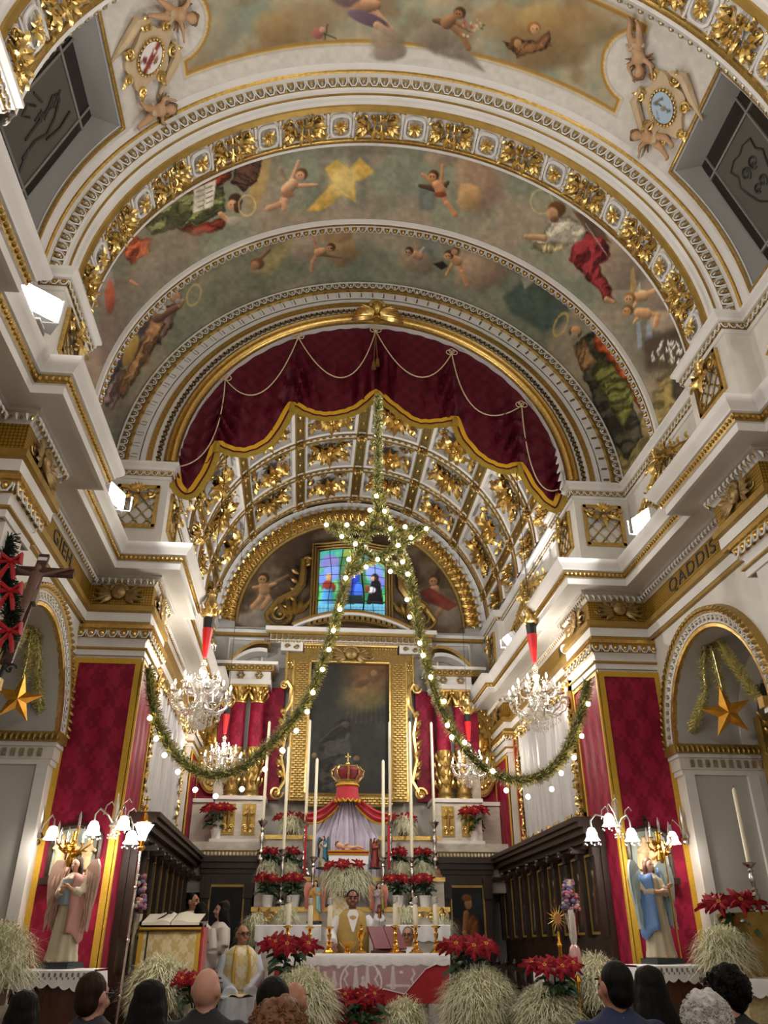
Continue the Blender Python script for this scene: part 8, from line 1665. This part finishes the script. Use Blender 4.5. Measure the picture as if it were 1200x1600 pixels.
for (px, py, up, lab, colr) in ((228, 85, (.5, -1), 'gilt cartouche with a white and red shield on the left of the vault', 'r'), (1042, 165, (-.3, -1), 'gilt cartouche with a pale blue oval on the right of the vault', 'b')):
    p, F = vframe(px, py, up); t = thing('cartouche', lab, 'carving', p)
    g = MB(); g.T = F; g.prism([((.30+.04*math.cos(5*a))*math.cos(a)*.9, (.30+.04*math.cos(5*a))*math.sin(a)*1.15) for a in np.linspace(0, 2*PI, 40)[:-1]], 0, .06); g.build('plate', stone2, t)
    a_, b_ = .145, .175; n = 24; ap3 = np.zeros((n, 13, 3))
    for i in range(n):
        for j in range(13): a = 2*PI*i/(n-1); v = F @ Vector((a_*j/12*math.cos(a), b_*j/12*math.sin(a), .085)); ap3[i, j] = v
    cv = Canvas(ap3, (np.cos(np.linspace(0, 2*PI, n))[:, None]*np.linspace(0, 25, 13)[None, :]).ravel(), (-np.sin(np.linspace(0, 2*PI, n))[:, None]*np.linspace(0, 30, 13)[None, :]).ravel(), '#e2d8d0' if colr == 'r' else '#a9bccb')
    if colr == 'r':
        cv.poly([(-5, -32), (6, -32), (8, 32), (-4, 32)], '#8a3b30'); cv.blob(-12, 10, 6, 6, '#7a3a3a'); cv.blob(13, -2, 5, 8, '#8a6a50'); cv.path([(-18, 18), (-6, 14)], 1.5, '#6a2a2a'); cv.blob(1, -12, 3, 5, '#d8c8b8')
    else:
        cv.path([(-16, -14), (-4, -8), (6, 4), (16, 12)], 2, '#5a5a4a'); cv.blob(-8, -14, 6, 3, '#6a6a5a'); cv.blob(4, -16, 6, 3, '#6a6a5a'); cv.blob(2, 2, 7, 5, '#8a8070'); cv.path([(8, 6), (10, 20)], 1.2, '#6a6050'); cv.path([(-14, 2), (-16, 18)], 1.2, '#6a6050')
    painted('shield', ap3, (n, 13), cv, fresco, t)
    for k in range(24): a = 2*PI*k/24; g = MB(); g.T = F; g.sph((.165*math.cos(a), .198*math.sin(a), .08), (.02, .02, .018), 6, 4); g.build('gilt_bead', goldb, t)
    for (x, y, r, s_) in ((-.25, .22, .08, 1), (.25, .22, .08, -1), (-.27, -.1, .07, -1), (.27, -.1, .07, 1), (-.13, -.34, .06, 1), (.13, -.34, .06, -1), (0, .36, .07, 1)): g = MB(); g.T = F; g.spiral((x, y), r, 1.4, 0, .02, s_, 14, z=.05); g.leaf((x, y, .05), math.atan2(y, x), .12, .07, .3, .3); g.build('gilt_scroll', goldb, t)
    for q in (-1, 1): g = MB(); g.T = F; g.tube([(q*.22, .3, .05), (q*.36, .2, .06), (q*.38, -.05, .05), (q*.42, -.3, .03)], [.03, .06, .05, .01], 7); g.build('ribbon', stone2, t)

# ================================================================== SMALL THINGS AROUND THE PIERS
def relief(label, cxp, Y, box, figs, seed):
    x0, x1, yt, yb = box; a, b, c_ = AY(x0, yb, Y), AY(x1, yb, Y), AY((x0+x1)/2, yt, Y); t = thing('relief_panel', label, 'relief', ((a.x+b.x)/2, Y, a.z)); w_, h = (b.x-a.x)/2, c_.z-a.z
    out = [(-w_, 0), (w_, 0), (w_, h*.72)] + [(w_*math.cos(q), h*.72+h*.2*math.sin(q)) for q in np.linspace(0, PI, 12)[1:-1]] + [(-w_, h*.72)]
    g = MB(); g.T = frame_n((0, 0, 0), (1, 0, 0), (0, -1, 0)); g.prism([(x*1.0, y) for x, y in out], -.10, -.0); g.build('ground', hexm('relief_sky', '#9ba49c', .6), t)
    g = MB(); g.tube([(x, -.02, y) for x, y in out], .035, 6, closed=True); g.box2((-w_-.05, -.07, -.07), (w_+.05, .08, .0)); g.build('frame', dwood, t)
    g = MB(); g.box2((-.015, -.03, h*.95), (.015, .0, h*1.16)); g.box2((-.055, -.03, h*1.06), (.055, 0, h*1.09)); g.build('cross', dwood, t)
    g = MB(); g.box2((-w_+.04, -.06, .02), (w_-.04, 0, h*.14)); g.build('base_slab', hexm('relief_stone', '#b39a72', .6), t)
    for (fx, fh, lean) in figs:
        g = MB(); g.T = Matrix.Translation((fx*w_, -.035, h*.13)); fh *= h; g.cone((0, 0, 0), (lean*.3, 0, fh*.55), .07, .055, 8); g.cone((lean*.3, 0, fh*.5), (lean*.5, 0, fh*.82), .065, .05, 8); g.sph((lean*.6, -.01, fh*.93), (.038, .04, .045), 8, 6); g.cone((lean*.4, -.02, fh*.75), (lean*.4+.10, -.05, fh*.6), .025, .018, 6); g.cone((lean*.4, -.02, fh*.75), (lean*.4-.08, -.05, fh*.58), .025, .018, 6)
        remesh(g, 'carved_figure', MATS['relief_stone'], .012, t, smooth=1)
    return t
relief('carved stone relief with soldiers in an arched dark frame on the left pier', 0, 9.93, (72, 148, 1283, 1372), ((-.55, .62, 0), (-.05, .58, .0), (.5, .55, .05)), 1)
relief('carved stone relief with reclining figures in an arched frame on the right pier', 0, 9.93, (988, 1052, 1288, 1372), ((-.5, .6, .10), (.0, .66, .0), (.45, .42, -.06)), 2)
def candelabrum(label, px, py, Y, n):
    b = AY(px, py, Y); t = thing('gilt_candelabrum', label, 'candelabrum', b)
    g = MB(); g.lathe([(.03, -.16), (.05, -.10), (.02, -.02), (.04, .05), (.02, .16), (.03, .2)], 10); g.tube([(0, 0, -.05), (0, .2, -.08), (0, .33, -.05)], .014, 6)
    for k in range(5): g.T = frame_n((0, -.02, -.05+.04*k), (1, 0, 0), (0, -1, .3)); g.leaf((0, 0, 0), k*1.3, .12, .07, .3, .3)
    g.build('stem', brass, t)
    for k in range(n):
        a = -PI/2 + (k-(n-1)/2)*.62; r = .20 if k % 2 else .14; e = Vector((r*math.cos(a), r*math.sin(a)*.6, .06+.05*(k % 2)+(.10 if k == n//2 else 0)))
        g = MB(); g.tube([(0, 0, .0), e*.5+Vector((0, 0, -.05)), e+Vector((0, 0, -.03)), e], .009, 6); g.lathe([(.01, 0), (.03, .015), (.012, .02)], 8, e); g.spiral((e.x*.6, e.z*.4), .03, 1.2, 0, .008, 1, 10); ar = g.build('arm', brass, t)
        g = MB(); g.lathe([(.014, .02), (.014, .09), (.016, .10), (.012, .15), (0, .19)], 8, e); g.build('glass_bulb', crystal, ar)
candelabrum('gilt candelabrum with clear flame bulbs before the left relief', 112, 1330, 9.62, 6); candelabrum('gilt candelabrum with clear flame bulbs before the right relief', 1030, 1328, 9.62, 5)
# processional lamp pole on the left
b = AY(222, 1310, 10.15); lp = thing('lantern_pole', 'tall silver processional pole with a lit glass lantern on the left', 'lamp', (AY(186, 1560, 10.15).x, 10.15, .36)); bz = b.z-.36; bxx = b.x-lp.location.x
g = MB(); g.tube([(0, 0, 0), (bxx, 0, bz-.1)], .016, 8); g.lathe([(.12, 0), (.10, .03), (.03, .06)], 10)
for q in (.3, .55, .8): g.sph((bxx*q, 0, (bz-.1)*q), .026, 8, 6)
g.build('pole', silver, lp); g = MB(); g.lathe([(.02, -.14), (.06, -.10), (.02, -.06), (.05, -.03)], 12, (bxx, 0, bz)); g.build('collar', brass, lp)
g = MB(); g.lathe([(.035, -.04), (.055, .05), (.10, .14), (.11, .15)], 14, (bxx, 0, bz), lobes=5, la=.1, caps=False); g.build('glass_shade', shade_m, lp); lamp(lp, (bxx, 0, bz+.16), 4., (1, .9, .76), .06)
g = MB(); g.lathe([(.0, .30), (.03, .27), (.05, .20), (.09, .17), (.03, .16)], 10, (bxx, 0, bz)); g.sph((bxx, 0, bz+.34), .03, 8, 6); g.box((bxx, 0, bz+.42), (.015, .015, .1)); g.box((bxx, 0, bz+.43), (.08, .015, .015)); g.build('gilt_cap', brass, lp)
# flower columns and small tables flanking the sanctuary
flower_ms = [hexm('flower_mauve', '#8a5a72', .6), hexm('flower_rose', '#a8626a', .6), hexm('flower_cream', '#b8a890', .6), hexm('flower_violet', '#5f5a80', .6)]
def flower_column(label, px, py0, py1, Y, zf):
    a, b = AY(px, py0, Y), AY(px, py1, Y); t = thing('silk_flower_spray', label, 'flowers', (b.x, Y, zf)); h0, h1 = b.z-zf, a.z-zf
    g = MB(); g.lathe([(.10, 0), (.09, .03), (.03, .08), (.035, h0-.25), (.08, h0-.14), (.09, h0-.02), (.05, h0)], 12); g.build('silver_vase', silver, t); rs = random.Random(px)
    for k in range(70):
        v = rs.random(); z = h0+.02+(h1-h0-.02)*v; r = .10*(1-.55*v); q = rs.uniform(0, 2*PI); g = MB(); g.sph((r*math.cos(q), r*math.sin(q), z), (.032, .032, .026), 6, 4); g.build('blossom', rs.choice(flower_ms), t)
flower_column('tall column of mauve silk flowers in a silver vase behind the lantern pole', 212, 1366, 1425, 10.9, .36); flower_column('tall column of mauve silk flowers in a silver vase by the right stalls', 893, 1376, 1424, 10.7, .36)
b = AY(880, 1509, 10.5); tb = thing('side_table', 'small table draped in white beside the right stalls', 'table', (b.x, 10.5, .36)); hz = b.z-.36
g = MB(); g.box2((-.28, -.22, hz-.04), (.28, .22, hz-.005)); g.build('top', mwood, tb)
for x in (-.25, .25):
    for y in (-.19, .19): g = MB(); g.box2((x-.02, y-.02, 0), (x+.02, y+.02, hz-.04)); g.build('leg', mwood, tb)
g = MB(); n = 24; loop = [(-.3, -.24), (.3, -.24), (.3, .24), (-.3, .24)]; g.grid([[(x*s_, y*s_, z-(.02*((i*7) % 3) if z < hz-.1 else 0)) for i, (x, y) in enumerate(loop)] for s_, z in ((.0, hz), (1., hz), (1.03, hz-.28))], cv=True); g.build('white_cloth', lin_m, tb)
mo = thing('monstrance', 'gilt sunburst monstrance standing on the small white table', 'monstrance', (AY(877, 1503, 10.45).x, 10.45, b.z+.003)); mh = AY(877, 1413, 10.45).z-b.z
g = MB(); g.lathe([(.08, 0), (.07, .02), (.025, .06), (.02, mh*.28), (.035, mh*.33), (.018, mh*.4), (.02, mh*.55)], 12); g.build('foot', brass, mo); g = MB(); g.T = frame_n((0, 0, mh*.76), (1, .4, 0), (.4, -1, 0)); g.lathe([(.05, -.01), (.06, 0), (.05, .015), (0., .015)], 16); g.build('lunette', goldb, mo)
for k in range(16):
    a = 2*PI*k/16; g = MB(); g.T = frame_n((0, 0, mh*.76), (1, .4, 0), (.4, -1, 0)); g.add([(.05*math.cos(a-.15), .05*math.sin(a-.15), 0), (.05*math.cos(a+.15), .05*math.sin(a+.15), 0), ((.14+.03*(k % 2))*math.cos(a), (.14+.03*(k % 2))*math.sin(a), 0), (.05*math.cos(a), .05*math.sin(a), .012)], [(0, 3, 2), (3, 1, 2), (0, 2, 1)]); g.build('ray', goldb, mo)
b = AY(901, 1514, 10.1); ll = thing('sanctuary_lamp', 'rose and clear glass lamp on a gilt stem right of the monstrance', 'lamp', (b.x, 10.1, .36)); hz = b.z-.36
g = MB(); g.lathe([(.10, 0), (.08, .03), (.02, .08), (.02, hz-.16), (.05, hz-.12), (.02, hz-.06), (.05, hz)], 12); g.build('stem', brass, ll); g = MB(); g.lathe([(.045, hz), (.075, hz+.06), (.06, hz+.2), (.035, hz+.24)], 14, caps=False); g.build('rose_glass', hexm('rose_glass', '#d9a3a0', .15, trans=.4), ll); g = MB(); g.lathe([(.03, hz+.24), (.045, hz+.32), (.045, hz+.52), (.03, hz+.6)], 14, caps=False); g.build('clear_glass', crystal, ll)
# lectern side: microphone, glass, white side table
b = AY(216, 1580, 10.9); mc = thing('microphone_stand', 'black microphone stand beside the lectern', 'microphone', (b.x, 10.9, .36)); e = AY(216, 1445, 10.9).z-.36
g = MB(); g.lathe([(.12, 0), (.11, .02), (.012, .03), (.012, e)], 12); g.tube([(0, 0, e), (.2, .05, e+.12)], .009, 6); g.build('stand', black, mc); g = MB(); g.sph((.22, .05, e+.135), (.04, .02, .02), 8, 6); g.build('microphone', black, mc)
b = AY(222, 1509, 11.4); wt = thing('credence_table', 'white covered credence table behind the microphone stand', 'table', (b.x, 11.4, .36)); hz = b.z-.36
g = MB(); g.box2((-.18, -.18, hz-.03), (.18, .18, hz)); g.build('top', mwood, wt); g = MB(); g.grid([[(x, y, z) for x, y in ((-.19, -.19), (.19, -.19), (.19, .19), (-.19, .19))] for z in (hz+.004, hz-.45)], cv=True); g.add([(-.19, -.19, hz+.004), (.19, -.19, hz+.004), (.19, .19, hz+.004), (-.19, .19, hz+.004)], [(0, 1, 2, 3)]); g.build('cloth', lin_m, wt)
for x in (-.15, .15):
    for y in (-.15, .15): g = MB(); g.box2((x-.02, y-.02, 0), (x+.02, y+.02, hz-.03)); g.build('leg', mwood, wt)
g = MB(); g.lathe([(.03, 0), (.035, .12), (.03, .12), (.025, .01)], 12); tag(g.build('water_glass', crystal, loc=(wt.location.x, 11.35, b.z+.006)), 'clear water glass on the credence table', 'glass')
# ------------------------------------------------------------------ crucifix, Christmas garland, things at the edges
b = AY(8, 1040, 6.6); top = AY(70, 868, 7.05)
cx_ = thing('crucifix', 'dark wooden crucifix leaning out from the left nave pilaster', 'crucifix', b); d = (top-b); up_ = d.normalized(); lft = (AY(103, 893, 7.0)-AY(22, 873, 7.0)); lft = (lft-up_*lft.dot(up_)).normalized(); F = Matrix(((lft[0], -up_.cross(lft)[0]*-1, up_[0], 0), (lft[1], up_.cross(lft)[1], up_[1], 0), (lft[2], up_.cross(lft)[2], up_[2], 0), (0, 0, 0, 1)))
nf = up_.cross(lft); F = Matrix(((lft[0], nf[0], up_[0], 0), (lft[1], nf[1], up_[1], 0), (lft[2], nf[2], up_[2], 0), (0, 0, 0, 1))); LL = d.length
crw = hexm('cross_wood', '#4a2c26', .5, var=.2, vscale=14)
g = MB(); g.T = F; g.box2((-.045, -.02, .02), (.045, .02, LL)); g.build('post', crw, cx_); g = MB(); g.T = F; g.box2((-.31, -.022, LL*.80), (.31, .018, LL*.80+.085)); g.build('beam', crw, cx_)
g = MB(); g.T = F; s_ = -1 if nf.dot(Vector((0, 0, 1.45))+Vector((-.8, 0, 0))-b) < 0 else 1; zf = LL*.84
g.sph((0, s_*.06, zf-.02), (.035, .04, .048), 8, 6); g.cone((0, s_*.045, zf-.08), (0, s_*.05, zf-.3), .055, .045, 8); g.cone((0, s_*.05, zf-.3), (0, s_*.06, zf-.55), .05, .03, 8); g.cone((0, s_*.06, zf-.55), (0, s_*.05, zf-.72), .03, .02, 8)
for q in (-1, 1): g.cone((q*.04, s_*.04, zf-.09), (q*.27, s_*.035, zf+.02), .022, .015, 8); g.sph((q*.28, s_*.035, zf+.025), .02, 6, 5)
remesh(g, 'corpus', hexm('corpus_bronze', '#6a4a3c', .5), .010, cx_, smooth=1)
g = MB(); g.T = F; g.box2((-.075, s_*.03-.025, zf-.42), (.075, s_*.03+.05, zf-.28)); g.build('loincloth', hexm('corpus_cloth', '#8a7a64', .6), cx_); g = MB(); g.T = F; g.box2((-.04, s_*.022-.006, LL-.09), (.04, s_*.022+.006, LL-.05)); g.build('scroll', lin_m, cx_)
g = MB(); g.tube([(0, 0, .05), (-.02, .0, -.08), (-.12, .05, -.12), (-.35, .1, -.10)], .02, 6); g.T = frame_n((.0, 0, -.05), (1, 0, 0), (0, -1, 0)); g.spiral((.05, .02), .05, 1.2, 0, .012, 1, 12); g.build('iron_bracket', black, cx_)
b = AY(8, 1010, 6.3); e = AY(12, 838, 6.5); cg = thing('christmas_garland', 'dark green Christmas garland with red bows at the left edge', 'garland', b); pth = [Vector((0, 0, 0)), (e-b)*.35+Vector((.03, 0, 0)), (e-b)*.7+Vector((-.02, 0, 0)), e-b]
fir = hexm('fir_green', '#16291c', .6, var=.4, vscale=50); tinsel(catmull(pth, 8), cg, .095, 900, (fir,), 300, True, .014)
bowm = hexm('red_bow', '#a8121f', .45)
for q in (.1, .45, .72):
    c_ = (e-b)*q + Vector((.06, -.08, 0)); g = MB()
    for s_ in (-1, 1): g.tube([c_, c_+Vector((s_*.08, -.02, .05)), c_+Vector((s_*.09, -.02, -.02)), c_], [.012, .03, .028, .012], 6); g.tube([c_, c_+Vector((s_*.04, -.02, -.10)), c_+Vector((s_*.06, -.02, -.18))], [.012, .022, .018], 6)
    g.sph(c_+Vector((0, -.02, 0)), .022, 6, 5); g.build('bow', bowm, cg)
cress('pale cress bush on a stand at the left edge', (AY(5, 1510, 8.6).x-.05, 8.6, 1.0), .34, .34, 2000, 401, .7, .2); poinsettia('poinsettia behind the cress bush at the left edge', (AY(-3, 1475, 8.8).x, 8.85, 1.25), 1.1, 6, .16, False, 402, h=.28)
g = MB(); g.lathe([(.22, 0), (.2, .04), (.08, .1), (.07, .85), (.16, .95), (.2, 1.)], 14); tag(g.build('plant_stand', marble, loc=(AY(5, 1510, 8.6).x-.05, 8.6, 0)), 'marble stand under the cress bush at the left edge', 'stand')
# right edge: side altar with lace, silver candlestick, cress, poinsettia
b = AY(1165, 1528, 8.3); sa = thing('side_altar', 'side altar table with white lace border at the right edge', 'altar', (b.x+.5, 8.45, 0)); hz = b.z
g = MB(); g.box2((-.6, -.3, 0), (.8, .5, hz-.06)); g.build('body', hexm('straw_panel', '#b8a67c', .7, var=.2, vscale=30), sa); g = MB(); g.box2((-.66, -.36, hz-.06), (.8, .5, hz-.01)); g.build('top', mwood, sa)
g = MB(); g.grid([[(-.68+1.4*i/50, y, z-(.025*abs(math.sin(i*PI/4)) if z < hz-.06 else 0)) for y, z in ((.4, hz-.005), (-.37, hz-.005), (-.38, hz-.02), (-.385, hz-.13))] for i in range(51)]); g.build('lace', lin_m, sa)
cress('pale cress mound in front of the right side chapel', (AY(1150, 1500, 8.5).x-.05, 8.6, hz-.0), .26, .20, 1900, 403, .8, .2); poinsettia('large poinsettia at the right side chapel', (AY(1157, 1468, 9.0).x, 9.0, AY(1157, 1468, 9.0).z-.05), 1.35, 8, .19, False, 404, h=.28)
b = AY(1190, 1425, 8.8); g = MB(); g.box2((-.2, -.15, 0), (.6, .5, b.z-.36+.36)); gg = tag(g.build('chapel_gradine', goldp, loc=(b.x, 8.9, 0)), 'gilt altar step at the right edge', 'altar step')
candlestick('large silver candlestick in the right side chapel', (b.x, 8.85, b.z+.002), AY(1190, 1345, 8.85).z-b.z, .75, silver, .8, .025)
b = AY(1195, 1300, 9.0); rt = thing('chapel_retable', 'gilt carved retable frame in the right side chapel', 'retable', (4.92, 9.55, 1.9)); rs = random.Random(9)
g = MB(); g.box2((-.12, -.05, 0), (.14, .1, 2.1)); g.build('frame_post', goldp, rt); g = MB()
for k in range(60): g.T = frame_n((rs.uniform(-.12, .14), -.06, rs.uniform(0, 2.1)), (1, 0, 0), (0, -1, 0)); g.leaf((0, 0, 0), rs.uniform(0, 6.3), .16, .08, .4, .4); g.sph((.03, 0, .03), .025, 5, 4)
g.build('carving', gold, rt)['kind'] = 'stuff'
g = MB(); g.T = frame_n((.12, -.06, 2.42), (1, 0, 0), (0, -1, 0)); g.lathe([(0, 0), (.2, .0), (.2, .05), (.0, .08)], 18); g.build('medallion', hexm('slate_blue', '#4a525c', .5), rt); g = MB(); g.T = frame_n((.12, -.06, 2.42), (1, 0, 0), (0, -1, 0)); g.tube([(.22*math.cos(a), .22*math.sin(a), .04) for a in np.linspace(0, 2*PI, 20)[:-1]], .045, 6, closed=True)
for k in range(10): a = 2*PI*k/10; g.leaf((.2*math.cos(a), .2*math.sin(a), .03), a, .16, .1, .3, .4)
g.build('medallion_wreath', goldd, rt)
# gilt lettering of the frieze, as in the photograph
F_ = frame_n((3.765, 8.5, 5.53), (0, -1, 0), (-1, 0, 0)); letters('QADDIS', F_ @ Matrix.Diagonal((1.35, 1., 1., 1.)), .24, etch, bpy.data.objects['trim_1'], 'frieze_lettering')
F_ = frame_n((-3.765, 8.62, 5.53), (0, 1, 0), (1, 0, 0)); letters('GIEH', F_ @ Matrix.Diagonal((1.35, 1., 1., 1.)), .24, etch, bpy.data.objects['trim_2'], 'frieze_lettering')
F_ = frame_n((3.085, 11.75, 5.53), (0, -1, 0), (-1, 0, 0)); letters('IK', F_, .21, etch, bpy.data.objects['trim_1'], 'frieze_lettering')
